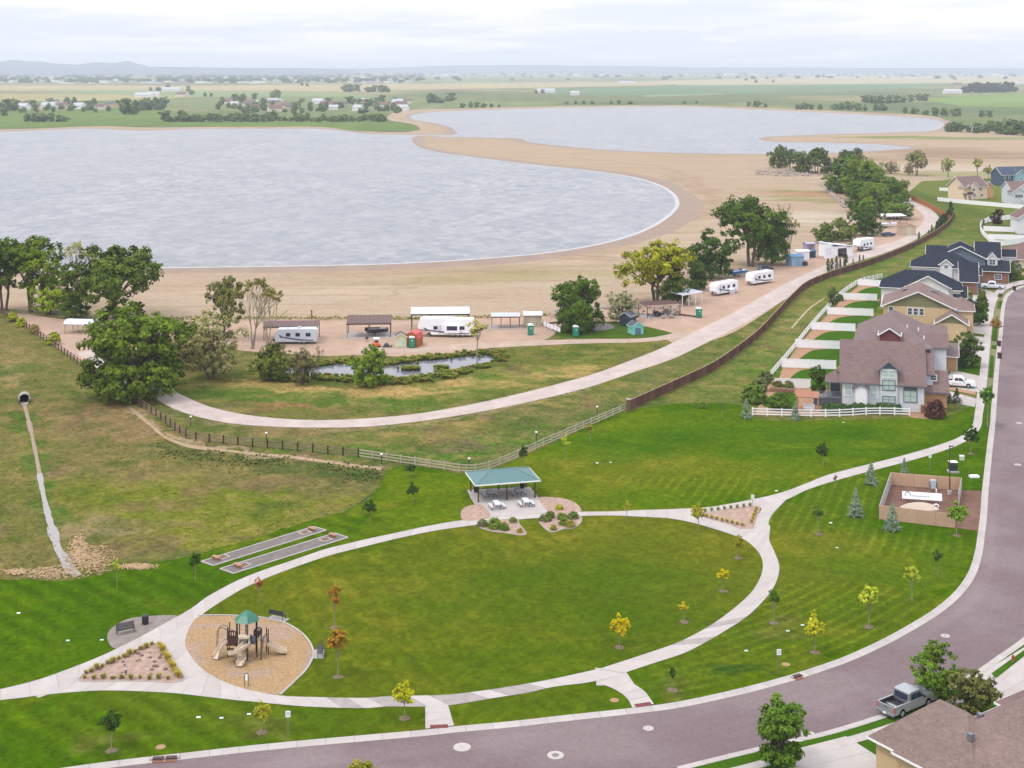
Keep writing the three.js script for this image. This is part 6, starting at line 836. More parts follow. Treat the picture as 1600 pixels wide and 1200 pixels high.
{ const o = thing('tan_house', 'tan house with an olive gable facing the park', 'house', V(87, 0, -292), HT - 0.06);
  gable(o, { x: 0, z: -7, w: 14.4, d: 14, eave: 5.9, rise: 3.2, axis: 'z', roof: R_TAUPE, wall: W_TAN, gw: W_GREENB, over: 0.5 });
  win(o, -5.6, 4.9, 0.04, 0.9, 1.5, 0, 1); win(o, -1.7, 4.9, 0.04, 0.85, 1.4, 0, 1); win(o, -0.5, 4.9, 0.04, 0.85, 1.4, 0, 1); win(o, 0.7, 4.9, 0.04, 0.85, 1.4, 0, 1); win(o, 3.9, 2.2, 0.04, 1.2, 1.3, 0, 2);
  gable(o, { x: 6.8, z: 0.8, w: 6.0, d: 8, eave: 3.6, rise: 1.8, axis: 'z', roof: R_TAUPE, wall: W_TAN, gw: W_GREENB, over: 0.45 }); part('stone_front', box(0.1, 2.6, 6, 9.86, 1.3, 0.8), W_STONE, o);
  hip(o, { x: 8.8, z: -6, w: 4.8, d: 9, eave: 5.4, rise: 1.9, roof: R_TAUPE, wall: W_TAN, over: 0.4 }); win(o, 11.25, 4.3, -6, 1.2, 1.3, Math.PI / 2, 2); part('porch_roof', slab4(V(-9.2, 2.6, -0.2), V(-9.2, 2.6, -4), V(-7.3, 3.4, -4), V(-7.3, 3.4, -0.2)), R_TAUPE, o); for (const z of [-0.4, -3.8]) part('porch_post', box(0.2, 2.5, 0.2, -9.0, 1.25, z), W_TAN, o);
  part('solar_panel', [box(2.6, 0.08, 1.3, -2.6, 8.35, -9).rotateZ(0)], std(col(40, 44, 62, 1.2), 0.25), o); part('solar_panel', [box(3.2, 0.08, 1.3, 2.9, 8.2, -9)], std(col(40, 44, 62, 1.2), 0.25), o); }
{ const o = thing('white_gable_house', 'dark-roofed house with a wide white gable', 'house', V(97, 0, -322), HT - 0.06);
  hip(o, { x: -0.5, z: -6, w: 18, d: 11, eave: 4.9, rise: 3.6, roof: R_NAVY, wall: W_WHITE, over: 0.5 }); gable(o, { x: 1.2, z: -3.2, w: 9.4, d: 6.8, eave: 5.5, rise: 2.5, axis: 'z', roof: R_NAVY, wall: W_WHITE, over: 0.5 }); gable(o, { x: 8.4, z: -3, w: 2.6, d: 6.5, eave: 3.4, rise: 2.0, axis: 'x', roof: R_NAVY, wall: W_BRICK, over: 0.4 });
  win(o, -1, 3.6, 0.24, 1.0, 1.4, 0, 1); win(o, 3.4, 3.6, 0.24, 1.0, 1.4, 0, 1); door(o, 9.75, 0.1, -3, 1.1, 2.2, Math.PI / 2, std(col(150, 50, 50), 0.7)); }
{ const o = thing('dark_roof_house', 'long dark navy roof with a small white dormer', 'house', V(110.5, 0, -350), HT - 0.06);
  hip(o, { x: 0, z: -5, w: 15, d: 10, eave: 5.9, rise: 3.4, roof: R_NAVY, wall: W_WHITE, over: 0.5 }); gable(o, { x: 0.9, z: -1.2, w: 3.0, d: 3.4, eave: 6.8, rise: 1.2, axis: 'z', roof: R_NAVY, wall: W_WHITE, over: 0.35 }); win(o, 0.9, 6.2, 0.54, 0.9, 0.8, 0, 1); gable(o, { x: 6.3, z: -1.0, w: 4.2, d: 4, eave: 5.6, rise: 1.7, axis: 'x', roof: R_NAVY, wall: W_WHITE, over: 0.35 });
  gable(o, { x: 6.4, z: 1.8, w: 4.0, d: 6.0, eave: 3.4, rise: 2.3, axis: 'x', roof: R_NAVY, wall: W_BRICK, over: 0.4 }); garage(o, 8.45, 1.8, 4.6, 2.2, Math.PI / 2, std(col(214, 206, 204, 1.3), 0.7)); gable(o, { x: 8.2, z: -2.4, w: 2.4, d: 2.4, eave: 4.4, rise: 1.2, axis: 'x', roof: R_NAVY, wall: W_SLATE, over: 0.3 }); }
{ const o = thing('slate_gable_house', 'slate grey house with white-trimmed gables and a brick garage', 'house', V(120.5, 0, -366), HT - 0.06);
  gable(o, { x: 0, z: -5.5, w: 12.5, d: 11, eave: 6.2, rise: 3.0, axis: 'z', roof: R_NAVY, wall: W_SLATE, gw: W_SLATE, over: 0.55 }); gable(o, { x: -6.2, z: -9, w: 5, d: 6, eave: 6.2, rise: 1.8, axis: 'x', roof: R_NAVY, wall: W_SLATE, over: 0.4 }); gable(o, { x: 7.0, z: -7.5, w: 6.0, d: 10, eave: 6.3, rise: 3.4, axis: 'x', roof: R_NAVY, wall: W_WHITE, over: 0.4 });
  gable(o, { x: 8.0, z: -1.4, w: 2.6, d: 2.2, eave: 6.2, rise: 1.4, axis: 'z', roof: R_NAVY, wall: W_WHITE, over: 0.3 }); win(o, 8.0, 5.3, -0.26, 1.5, 1.4, 0, 2); gable(o, { x: 8.6, z: -2.0, w: 6.8, d: 6.6, eave: 3.3, rise: 2.2, axis: 'x', roof: R_NAVY, wall: W_BRICK, gw: W_WHITE, over: 0.45 }); garage(o, 12.05, -2.0, 5.0, 2.3, Math.PI / 2); win(o, 9.4, 1.7, 1.34, 1.6, 1.2, 0, 2, M_TRIMW); gable(o, { x: 12.5, z: -10, w: 3.4, d: 3, eave: 6.0, rise: 1.5, axis: 'x', roof: R_NAVY, wall: W_WHITE, over: 0.3 }); }
{ const o = thing('brown_roof_house', 'cream house with a brown hipped roof at the right edge', 'house', V(143, 0, -376), HT - 0.06);
  hip(o, { x: 0, z: -7, w: 17, d: 14, eave: 4.3, rise: 3.9, roof: R_BROWN, wall: W_CREAM, over: 0.5 }); gable(o, { x: 5.5, z: 0.4, w: 7, d: 5, eave: 3.6, rise: 2.2, axis: 'z', roof: R_BROWN, wall: W_CREAM, over: 0.45 }); win(o, 5.5, 1.9, 2.95, 1.6, 1.4, 0, 2); win(o, -3, 2.2, 0.04, 1.4, 1.3, 0, 2); }
{ const o = thing('cream_house', 'cream two-storey house with a mauve roof above the white fence', 'house', G(1530, 311), 0.42);
  gable(o, { x: -2, z: -5, w: 13, d: 10, eave: 5.6, rise: 3.9, axis: 'x', roof: R_MAUVE, wall: W_CREAM, over: 0.5 }); gable(o, { x: -7.0, z: -1.2, w: 3.0, d: 4.4, eave: 5.4, rise: 1.2, axis: 'z', roof: R_MAUVE, wall: W_CREAM, over: 0.35, body: false }); gable(o, { x: -3.2, z: -1.0, w: 4.2, d: 3, eave: 5.7, rise: 1.7, axis: 'z', roof: R_MAUVE, wall: W_CREAM, over: 0.35 });
  gable(o, { x: 6.6, z: -5.5, w: 6, d: 8, eave: 4.6, rise: 2.6, axis: 'z', roof: R_MAUVE, wall: siding([226, 176, 130]), over: 0.4 }); for (const [x, y] of [[-3.6, 4.2], [0.8, 4.2], [-3.2, 1.9], [1.4, 1.7]]) win(o, x, y, y > 3 && x < 0 ? 0.54 : 0.54 - (x > -1 ? 0.5 : 0), 1.5, 1.1, 0, 2);
  part('deck', [box(3.2, 0.2, 3.4, -7.6, 2.6, 1.2)], std(col(96, 70, 66, 1.3), 0.85), o); for (const x of [-9.0, -6.2]) part('deck_post', box(0.2, 2.6, 0.2, x, 1.3, 2.7), M_TRIMW, o); part('railing', box(3.2, 0.9, 0.08, -7.6, 3.1, 2.85), std(col(86, 60, 60, 1.3), 0.85), o); win(o, 4.54, 3.6, -3.5, 1.2, 1.0, Math.PI / 2, 2); win(o, 4.54, 3.6, -6.3, 1.2, 1.0, Math.PI / 2, 2); }
{ const o = thing('blue_house', 'blue-grey house with a light blue gable at the far right', 'house', G(1592, 290), 0.2); gable(o, { x: 2, z: -5, w: 22, d: 10, eave: 5.4, rise: 3.4, axis: 'x', roof: R_BLUE, wall: W_BLUEG, over: 0.5 }); gable(o, { x: 0, z: 0, w: 6, d: 4, eave: 5.6, rise: 2.3, axis: 'z', roof: R_BLUE, wall: siding([160, 196, 212]), over: 0.4 }); for (const x of [-7.5, -5]) win(o, x, 4.0, 0.04, 1.0, 1.4, 0, 1); win(o, 0, 3.4, 2.04, 1.2, 1.2, 0, 2); }
{ const o = thing('grey_gable_house', 'pale grey house with two stacked gables and a porch stair', 'house', G(1597, 319), 0.1); gable(o, { x: 2.5, z: -5, w: 14, d: 9, eave: 6.2, rise: 3.0, axis: 'x', roof: R_MAUVE, wall: W_GREY, over: 0.4 }); gable(o, { x: -2.4, z: 0, w: 6, d: 4, eave: 5.0, rise: 2.2, axis: 'z', roof: R_MAUVE, wall: W_GREY, over: 0.4 }); gable(o, { x: 1.5, z: -1.5, w: 6, d: 4, eave: 7.0, rise: 2.0, axis: 'z', roof: R_MAUVE, wall: W_WHITE, over: 0.4 }); win(o, -2.4, 3.6, 2.04, 3.4, 1.3, 0, 3); part('stair', [...Array(8).keys()].map((i) => box(0.9, 0.12, 0.5, -1.5 + i * 0.4, 2.4 - i * 0.3, 2.9)), M_TRIMW, o); }
{ const o = thing('white_house', 'white house with a brown roof cut by the right edge', 'house', G(1612, 366), -0.1); gable(o, { x: 1.5, z: -5, w: 12, d: 10, eave: 5.6, rise: 3.6, axis: 'z', roof: R_BROWN, wall: W_WHITE, over: 0.5 }); win(o, -1.6, 4.6, 0.04, 1.3, 1.2, 0, 2); win(o, -1.2, 1.9, 0.04, 1.0, 1.8, 0, 1, M_TRIMW, std(col(150, 110, 110), 0.8)); }
// houses at the lower right, seen from above
{ const o = thing('near_house', 'brown shingled hip roof of the house at the lower right corner', 'house', V(40.9, 0, -107.2), 0.6);
  hip(o, { x: 0.2, z: 0, w: 16.5, d: 12.5, eave: 2.9, rise: 4.5, roof: R_TAUPE, wall: W_TAN, over: 0.5 }); hip(o, { x: -4.2, z: -4.2, w: 7.0, d: 9.6, eave: 2.9, rise: 3.5, roof: R_TAUPE, wall: W_TAN, over: 0.5 });
  gable(o, { x: -9.6, z: 0.4, w: 6.5, d: 5.2, eave: 2.7, rise: 1.7, axis: 'x', roof: R_TAUPE, wall: W_TAN, gw: std(col(196, 104, 92, 1.3), 0.9), trim: std(col(240, 222, 208, 1.2), 0.7), over: 0.4 }); win(o, -12.87, 1.5, 0.4, 1.4, 1.3, -Math.PI / 2, 2); garage(o, -4.2, -9.04, 5.4, 2.3, Math.PI);
  part('roof_vent', [[-5.6, 5.4, -1.5], [-3.0, 5.2, 2.6], [0.6, 5.6, 2.6], [3.4, 5.2, 3.0], [5.8, 5.6, -2.3], [-2.4, 5.5, -3.0]].map(([x, y, z]) => box(0.42, 0.5, 0.42, x, y, z)), M_TRIMDARK, o); }
{ const o = thing('neighbour_house', 'mauve-roofed tan house cut by the right edge above the lower street', 'house', V(50.2, 0, -115.2), 0.6); hip(o, { x: 0, z: 0, w: 13, d: 11, eave: 3.0, rise: 3.6, roof: R_MAUVE, wall: siding([206, 150, 112]), over: 0.45 }); win(o, -6.54, 1.6, 1.0, 1.2, 1.2, -Math.PI / 2, 2); win(o, -2, 1.6, 5.54, 1.4, 1.2, 0, 2); }

// ---- plots: driveways, yards, verge on the house side
const M_YARD = std(0xffffff, 0.95, { map: (() => { const t = tex(512, 512, (u, v) => mul3(mix3(alb(72, 112, 24), alb(84, 122, 34), wrapN(u, v, 5)), 0.68 + 0.64 * wrapN(u, v, 110, 6))); t.repeat.set(1 / 12, 1 / 12); return t; })() });
const M_MULCHBED = mottled(alb(206, 164, 134), 0.35, 2, 0.96);
const ydd = (name, l, pts, h, m, sm = 3) => struct(name, sheetGeo(sm ? smooth(pts, sm) : pts, h), m, l);
{ const YF = [[1211, 1290, 606], [1222, 1310, 574.5], [1243, 1324, 543.5], [1268, 1338, 515.5], [1293, 1366, 491.5], [1314, 1374, 468.5], [1341, 1386, 446.5]], W = ['nearest', 'second', 'third', 'fourth', 'fifth', 'farthest'];
  for (let i = 0; i < 6; i++) { const n = YF[i], f = YF[i + 1]; ydd('backyard_gravel', `tan gravel edge of a fenced backyard, ${W[i]} of six`, [[n[0] + 1, n[2]], [n[1], n[2] + 1], [f[1], f[2] + 1], [f[0] + 1, f[2]]], -0.014, M_MULCHBED, 0);
    const L = (a, y) => { const k = (y - f[2]) / (n[2] - f[2]), x0 = lerp(f[0], n[0], k), x1 = lerp(f[1], n[1], k); return [x0 + (x1 - x0) * a, y]; }; ydd('backyard_lawn', `rounded green lawn of a fenced backyard, ${W[i]} of six`, [L(0.98, f[2] + 2), L(0.6, f[2] + 2), L(0.36, f[2] + 4), L(0.26, lerp(f[2], n[2], 0.35)), L(0.2, lerp(f[2], n[2], 0.7)), L(0.24, n[2] - 2), L(0.6, n[2] - 1), L(0.98, n[2] - 1)], -0.007, M_YARD, 4); } }
ydd('backyard_lawn', 'small lawn patch in the garden of the grey corner house', [[1192, 634], [1204, 618], [1244, 616], [1246, 634]], -0.006, M_YARD, 4);
ydd('garden_gravel', 'tan gravel and mulch round the garden of the grey house', [[1180, 646], [1206, 590], [1262, 606], [1310, 610], [1320, 645], [1300, 650]], -0.014, M_MULCHBED, 0);
ydd('front_gravel', 'tan gravel bed at the corner of the grey house', [[1420, 650], [1424, 638], [1462, 634], [1476, 640], [1470, 652], [1440, 654]], 0.006, M_MULCHBED);
const FRONT = structGroup('driveways', 'pale concrete driveways between the houses and the pavement');
[[[[1466, 606], [1526, 623]], [[1464, 624], [1523, 636]], 3], [[[1488, 578], [1534, 588]], [[1470, 604], [1530, 613]], 3], [[[1496, 522], [1540, 527]], [[1486, 552], [1536, 558]], 4], [[[1508, 494], [1544, 498]], [[1500, 518], [1541, 523]], 3], [[[1520, 446], [1556, 458]], [[1520, 470], [1550, 474]], 4]].forEach(([l, r, n]) => slabs(FRONT, l, r, 2.6, { h: 0.014 }));
ydd('brick_strip', 'tan brick strip beside the nearest driveway', [[1466, 600], [1524, 612.5], [1525, 617], [1465, 605.5]], 0.02, mottled(alb(214, 168, 138), 0.3, 1.2, 0.95), 0);
[[[1484, 566], [1534, 572], [1530, 588], [1482, 582]], [[1492, 534], [1538, 540], [1534, 566], [1488, 562]], [[1506, 498], [1543, 502], [1541, 524], [1502, 519]], [[1518, 474], [1550, 478], [1546, 496], [1514, 492]], [[1524, 456], [1556, 461], [1551, 474], [1522, 471]], [[1568, 438], [1602, 434], [1602, 444], [1576, 448]]].forEach((p, i) => ydd('front_lawn', `green front lawn beside the pavement, ${['nearest', 'second', 'third', 'fourth', 'fifth', 'farthest'][i]} of six`, p, 0.01, M_YARD, 0));
[[[1543, 664], [1546, 632], [1548.5, 634], [1547, 664]], [[1545, 588], [1548, 555], [1553, 556], [1551, 589]], [[1550, 531], [1553, 505], [1558.5, 506], [1557, 532]], [[1549, 543], [1550.5, 539], [1557, 540], [1556, 544]], [[1558, 480], [1561, 470], [1567, 470], [1564, 481]]].forEach((p, i) => ydd('verge_grass', `strip of grass between pavement and kerb, ${['nearest', 'second', 'third', 'fourth', 'farthest'][i]} of five`, p, 0.036, M_YARD, 0));
ydd('house_side_ground', 'green lawn on the house side of the street', [...smooth(KERB_R, 5, false).filter(([x, y]) => y < 1230), [1900, 470], [1900, 1230]], -0.005, M_YARD, 0);
{ const P = structGroup('house_side_pavement', 'pale pavement on the house side of the street'); slabs(P, [[1080, 1211], [1160, 1193], [1205, 1182], [1262, 1168], [1312, 1155], [1410, 1124], [1480, 1094], [1536, 1066], [1570, 1042], [1612, 1013]], [[1090, 1222], [1170, 1204], [1215, 1193], [1272, 1178], [1322, 1165], [1420, 1134], [1490, 1104], [1548, 1076], [1582, 1052], [1624, 1023]], 2.0, { h: 0.02 });
  slabs(P, [[1205, 1180], [1268, 1230]], [[1322, 1150], [1400, 1200]], 2.6, { h: 0.016 }); slabs(P, [[1520, 1060], [1570, 1105]], [[1602, 1010], [1660, 1055]], 2.4, { h: 0.016 }); ydd('verge_grass', 'strip of grass between street and pavement at the lower right', [[1549, 1052], [1602, 1014], [1607, 1020], [1556, 1060]], 0.03, M_YARD, 0); ydd('verge_grass', 'strip of grass along the kerb at the bottom', [[1092, 1201], [1160, 1185], [1200, 1176], [1205, 1183], [1160, 1195], [1100, 1210]], 0.03, M_YARD, 0); }
// small things in the gardens and along the street
{ const o = thing('pergola', 'brown-roofed garden pergola beside the deck of the grey house', 'pergola', G(1262, 641), HT); part('roof', slab4(V(-1.9, 2.5, 1.4), V(1.9, 2.5, 1.4), V(1.9, 2.9, -1.4), V(-1.9, 2.9, -1.4), 0.12), mottled(alb(172, 124, 104, 1.4), 0.25, 1.5, 0.92), o); for (const x of [-1.7, 1.7]) for (const z of [-1.2, 1.2]) part('post', box(0.18, 2.6, 0.18, x, 1.3, z), W_STONE, o); part('bench_seat', [rbox(1.8, 0.4, 0.8, 0.2, 0.3, -0.3, 0.1), rbox(1.8, 0.5, 0.25, 0.2, 0.7, -0.7, 0.1)], M_WHITE, o); }
{ const o = thing('raised_bed', 'long reddish raised bed along the white garden fence', 'planter', G(1222, 612), HT); part('box', rbox(4.2, 0.6, 1.0, 0, 0.3, 0, 0.04), W_BRICK, o); part('soil', box(3.9, 0.06, 0.8, 0, 0.6, 0), M_MULCH, o); }
[[1561, 541, 'nearest'], [1562, 560, 'second nearest'], [1585, 454, 'farthest']].forEach(([x, y, w]) => { const o = thing('wheelie_bin', `dark brown wheeled bin at the kerb, ${w} of three`, 'wheelie bin', G(x, y, -0.1), 0.3, 'wheeled bins at the kerb'), m = std(col(74, 44, 52, 1.2), 0.6); part('body', new THREE.CylinderGeometry(0.46, 0.36, 1.0, 4, 1).rotateY(Math.PI / 4).translate(0, 0.55, 0), m, o); part('lid', rbox(0.72, 0.09, 0.76, 0, 1.1, 0, 0.03), m, o); for (const q of [-0.28, 0.28]) part('wheel', cyl(0.11, 0.11, 0.06, 0, 0, 0, 12).rotateZ(Math.PI / 2).translate(q, 0.11, -0.3), M_BLACK, o); });
{ const o = thing('fire_hydrant', 'small red hydrant on the verge at the right edge', 'hydrant', G(1583, 1034)); part('barrel', new THREE.LatheGeometry([[0.14, 0], [0.14, 0.06], [0.1, 0.08], [0.1, 0.5], [0.13, 0.52], [0.13, 0.56], [0.09, 0.66], [0, 0.7]].map(([a, b]) => new THREE.Vector2(a, b)), 14), std(col(206, 84, 80), 0.6), o); part('nozzle', cyl(0.06, 0.06, 0.34, 0, 0, 0, 10).rotateZ(Math.PI / 2).translate(0, 0.42, 0), std(col(206, 84, 80), 0.6), o); }

// ---- vehicles (front towards +x)
const M_TYRE = std(col(38, 38, 42, 1.1), 0.9), M_RIM = std(col(176, 178, 184, 1.2), 0.4, { metalness: 0.5 }), M_CARGLASS = std(col(44, 52, 76, 1.2), 0.1), M_DARKTRIM = std(col(40, 42, 48, 1.2), 0.6), M_TAIL = std(col(190, 60, 64, 1.2), 0.4), M_LAMP = std(col(230, 232, 236, 1.1), 0.2);
function wheel(o, x, z, r = 0.4, w = 0.27) { const t = part('wheel', new THREE.LatheGeometry([[r * 0.6, -w / 2], [r * 0.92, -w / 2], [r, -w / 2 + 0.04], [r, w / 2 - 0.04], [r * 0.92, w / 2], [r * 0.6, w / 2]].map(([a, b]) => new THREE.Vector2(a, b)), 20).rotateX(Math.PI / 2), M_TYRE, o); t.position.set(x, r, z); part('rim', [new THREE.CylinderGeometry(r * 0.62, r * 0.62, w * 0.8, 16).rotateX(Math.PI / 2), ...[0, 1, 2, 3, 4].map((i) => box(r * 1.1, 0.05, w * 0.86, 0, 0, 0).rotateZ(i * Math.PI / 5))], M_RIM, t); }
const archPts = (cx, r, y0) => [...Array(9).keys()].map((i) => { const a = Math.PI - i / 8 * Math.PI; return [cx + Math.cos(a) * r, Math.max(y0, 0.4 + Math.sin(a) * r)]; });
function pickup(label, pos, turn, rgb, o2 = {}) {
  const o = thing('pickup_truck', label, 'pickup truck', pos, turn), m = new THREE.MeshPhysicalMaterial({ color: col(...rgb, 1.15), roughness: 0.35, clearcoat: 0.6, clearcoatRoughness: 0.15, metalness: o2.metal ?? 0 });
  const bot = (l) => [...archPts(-1.75, 0.5, 0.45), ...archPts(1.85, 0.5, 0.45)];
  part('body', extrude([[-2.85, 0.5], ...bot(), [2.85, 0.5], [2.9, 0.95], [2.7, 1.08], [1.3, 1.16], [-0.75, 1.14], [-0.8, 0.72], [-2.8, 0.72]], 1.72, 0.06), m, o);
  for (const s of [-1, 1]) part('bed_side', extrude([[-2.86, 0.55], ...archPts(-1.75, 0.5, 0.55), [-0.78, 0.55], [-0.78, 1.2], [-2.86, 1.2]], 0.1, 0.03).translate(0, 0, s * 0.9), m, o);
  part('tailgate', rbox(0.1, 0.6, 1.72, -2.84, 0.9, 0, 0.03), m, o); part('emblem', rbox(0.02, 0.1, 0.22, -2.9, 1.05, 0, 0.008), M_DARKTRIM, o); part('bed_liner', [box(1.98, 0.05, 1.66, -1.8, 0.77, 0), box(1.98, 0.4, 0.04, -1.8, 0.97, 0.82), box(1.98, 0.4, 0.04, -1.8, 0.97, -0.82), box(0.04, 0.36, 1.6, -0.86, 0.95, 0), box(0.04, 0.4, 1.6, -2.76, 0.97, 0)], M_BLACK, o);
  part('cab', extrude([[-0.78, 1.1], [-0.66, 1.76], [-0.5, 1.84], [0.6, 1.86], [0.8, 1.8], [1.5, 1.12]], 1.5, 0.1), m, o);
  part('windscreen', (() => { const g = box(0.95, 0.03, 1.42); g.rotateZ(-0.77); g.translate(1.2, 1.5, 0); return g; })(), M_CARGLASS, o); part('rear_window', (() => { const g = box(0.03, 0.5, 1.4); g.rotateZ(-0.17); g.translate(-0.83, 1.48, 0); return g; })(), M_CARGLASS, o);
  for (const s of [-1, 1]) { part('side_window', extrude([[-0.5, 1.2], [-0.42, 1.68], [0.14, 1.72], [0.16, 1.2]], 0.03).translate(0, 0, s * 0.86), M_CARGLASS, o); part('side_window', extrude([[0.22, 1.2], [0.22, 1.72], [0.62, 1.7], [1.18, 1.2]], 0.03).translate(0, 0, s * 0.86), M_CARGLASS, o); part('mirror', rbox(0.14, 0.2, 0.22, 1.12, 1.26, s * 1.05, 0.04), M_DARKTRIM, o); part('tail_light', rbox(0.14, 0.42, 0.14, -2.84, 0.95, s * 0.92, 0.03), M_TAIL, o); part('headlight', rbox(0.12, 0.24, 0.4, 2.86, 0.86, s * 0.68, 0.04), M_LAMP, o); part('door_handle', box(0.16, 0.04, 0.04, 0.3, 1.08, s * 0.95), m, o); }
  part('bumper', rbox(0.2, 0.24, 1.9, -2.95, 0.52, 0, 0.05), o2.metal ? M_STEEL : M_DARKTRIM, o); part('bumper', rbox(0.2, 0.28, 1.9, 2.93, 0.52, 0, 0.05), o2.metal ? M_STEEL : m, o); part('grille', rbox(0.06, 0.34, 0.9, 2.93, 0.86, 0, 0.02), M_DARKTRIM, o); part('number_plate', box(0.02, 0.16, 0.32, -3.06, 0.55, 0), M_WHITE, o);
  for (const x of [-1.75, 1.85]) for (const z of [-0.82, 0.82]) wheel(o, x, z); return o;
}
pickup('silver pickup truck with an open dark bed parked at the lower right kerb', G(1417, 1108, -0.12), 0.62, [150, 152, 156], { metal: 0.45 });
pickup('white pickup truck parked on the nearest driveway', G(1496, 604, 0.03), -0.3, [240, 240, 244]);
pickup('white pickup truck backed up before the brick garage far along the street', G(1551, 451, 0.03), -0.3 + Math.PI, [238, 240, 246]);
function car(name, label, pos, turn, rgb, suv) {
  const o = thing(name, label, 'car', pos, turn), m = new THREE.MeshPhysicalMaterial({ color: col(...rgb, 1.15), roughness: 0.3, clearcoat: 0.7, clearcoatRoughness: 0.12 }), rh = suv ? 1.75 : 1.42;
  part('body', extrude([[-2.25, 0.45], ...archPts(-1.4, 0.42, 0.4), ...archPts(1.45, 0.42, 0.4), [2.3, 0.45], [2.32, 0.8], [2.1, 0.92], [1.1, 1.0], [-2.2, 1.02], [-2.32, 0.85]], 1.6, 0.08), m, o);
  part('cabin', extrude(suv ? [[-2.2, 1.0], [-2.05, 1.62], [-1.8, 1.74], [0.3, 1.75], [1.2, 1.0]] : [[-1.9, 1.0], [-1.2, 1.4], [0.1, 1.42], [1.1, 1.0]], 1.36, 0.08), m, o);
  part('windscreen', (() => { const g = box(suv ? 0.95 : 0.85, 0.03, 1.34); g.rotateZ(suv ? -0.69 : -0.4); g.translate(suv ? 0.82 : 0.68, (1 + rh) / 2 + 0.05, 0); return g; })(), M_CARGLASS, o);
  for (const s of [-1, 1]) { part('side_window', extrude(suv ? [[-1.95, 1.12], [-1.85, 1.6], [0.2, 1.62], [0.85, 1.12]] : [[-1.5, 1.08], [-1.0, 1.34], [0.1, 1.34], [0.75, 1.08]], 0.03).translate(0, 0, s * 0.77), M_CARGLASS, o); part('headlight', rbox(0.14, 0.16, 0.36, 2.28, 0.76, s * 0.62, 0.04), M_LAMP, o); part('tail_light', rbox(0.1, 0.2, 0.3, -2.3, 0.85, s * 0.66, 0.03), M_TAIL, o); }
  for (const x of [-1.4, 1.45]) for (const z of [-0.78, 0.78]) wheel(o, x, z, 0.34, 0.22); return o;
}
car('parked_suv', 'dark car parked before the dark-roofed house', G(1513, 477, 0.03), -0.3, [48, 52, 62], true); car('parked_suv', 'white car parked in front of the dark car', G(1512, 488, 0.03), -0.3, [236, 238, 244], true);
// ---------------------------------------------------------------- campground
const M_CARPORT = std(col(88, 56, 52, 1.2), 0.55), M_SHEETW = std(col(226, 234, 246, 1.25), 0.45), M_ROOFDARK = std(col(70, 66, 78, 1.2), 0.7), M_TEAL = std(col(20, 124, 96, 1.15), 0.5), M_RVW = std(col(238, 238, 244, 1.12), 0.35), M_RVG = std(col(196, 202, 214, 1.15), 0.4), M_DECAL = std(col(84, 90, 106, 1.2), 0.5);
// open carport: sloped sheet on posts; w across, d deep, hf front height, hb back height
function carport(name, label, px, py, w, d, hf, hb, mat, turn = 0, o2 = {}) {
  const o = thing(name, label, 'carport', G(px, py), turn), pm = o2.post ?? mat;
  part('roof', slab4(V(-w / 2, hf, d / 2), V(w / 2, hf, d / 2), V(w / 2, hb, -d / 2), V(-w / 2, hb, -d / 2), 0.1), mat, o);
  const nr = Math.round(w / 0.9); for (let i = 0; i <= nr; i++) { const x = -w / 2 + 0.05 + i * (w - 0.1) / nr; part('rib', beam(V(x, hf + 0.03, d / 2), V(x, hb + 0.03, -d / 2), 0.06, 0.05), o2.rib ?? mat, o); }
  const n = o2.posts ?? 3; for (let i = 0; i < n; i++) { const x = -w / 2 + 0.15 + i * (w - 0.3) / (n - 1); part('post', box(0.14, hf, 0.14, x, hf / 2 - 0.05, d / 2 - 0.15), pm, o); part('post', box(0.14, hb, 0.14, x, hb / 2 - 0.05, -d / 2 + 0.15), pm, o); }
  part('fascia', [beam(V(-w / 2, hf - 0.06, d / 2 + 0.03), V(w / 2, hf - 0.06, d / 2 + 0.03), 0.05, 0.3)], o2.fascia ?? pm, o);
  if (o2.pad) { const p = G(px, py), g = box(w + 0.8, 0.06, d + 1.2, 0, 0, 0, turn); g.translate(p.x, 0.0, p.z); struct('concrete_pad', g, M_CONC2, 'concrete pad under a campground carport'); }
  return o;
}
carport('carport', 'low brown carport behind the small white trailer', 456, 529, 11.4, 4.5, 2.9, 3.4, M_CARPORT, 0.03, { posts: 4 });
carport('carport', 'open brown metal carport over an empty concrete pad', 577, 524, 9.4, 5.5, 3.0, 3.9, M_CARPORT, 0.06, { pad: true, rib: std(col(64, 40, 40, 1.2), 0.6) });
carport('carport', 'long white-roofed carport behind the large camper', 688, 513, 12.8, 5.5, 3.6, 4.2, M_SHEETW, 0.05, { post: M_BLACK, posts: 4 });
carport('pavilion', 'grey flat-roofed pavilion on brown posts between the camper and the tan shed', 790, 511, 6.4, 4, 2.6, 2.85, std(col(186, 188, 194, 1.3), 0.6), 0.02, { post: std(col(150, 104, 88, 1.3), 0.85), posts: 4, pad: true });
carport('pergola', 'dark red-brown pergola with furniture under the yellow-green tree', 1030, 493, 8.6, 5, 2.8, 3.0, M_CARPORT, 0.35, { posts: 3, pad: true, fascia: std(col(200, 176, 160, 1.2), 0.8) });
carport('pergola', 'white pergola with thin posts beside the dark pergola', 1071, 475, 7.6, 4.5, 2.9, 3.1, M_SHEETW, 0.75, { posts: 4, post: M_WHITE });
carport('carport', 'white carport among boats near the end of the gravel road', 1392, 349, 10.5, 5, 2.8, 3.3, std(col(240, 236, 232, 1.2), 0.5), 0.2, { post: M_CARPORT });
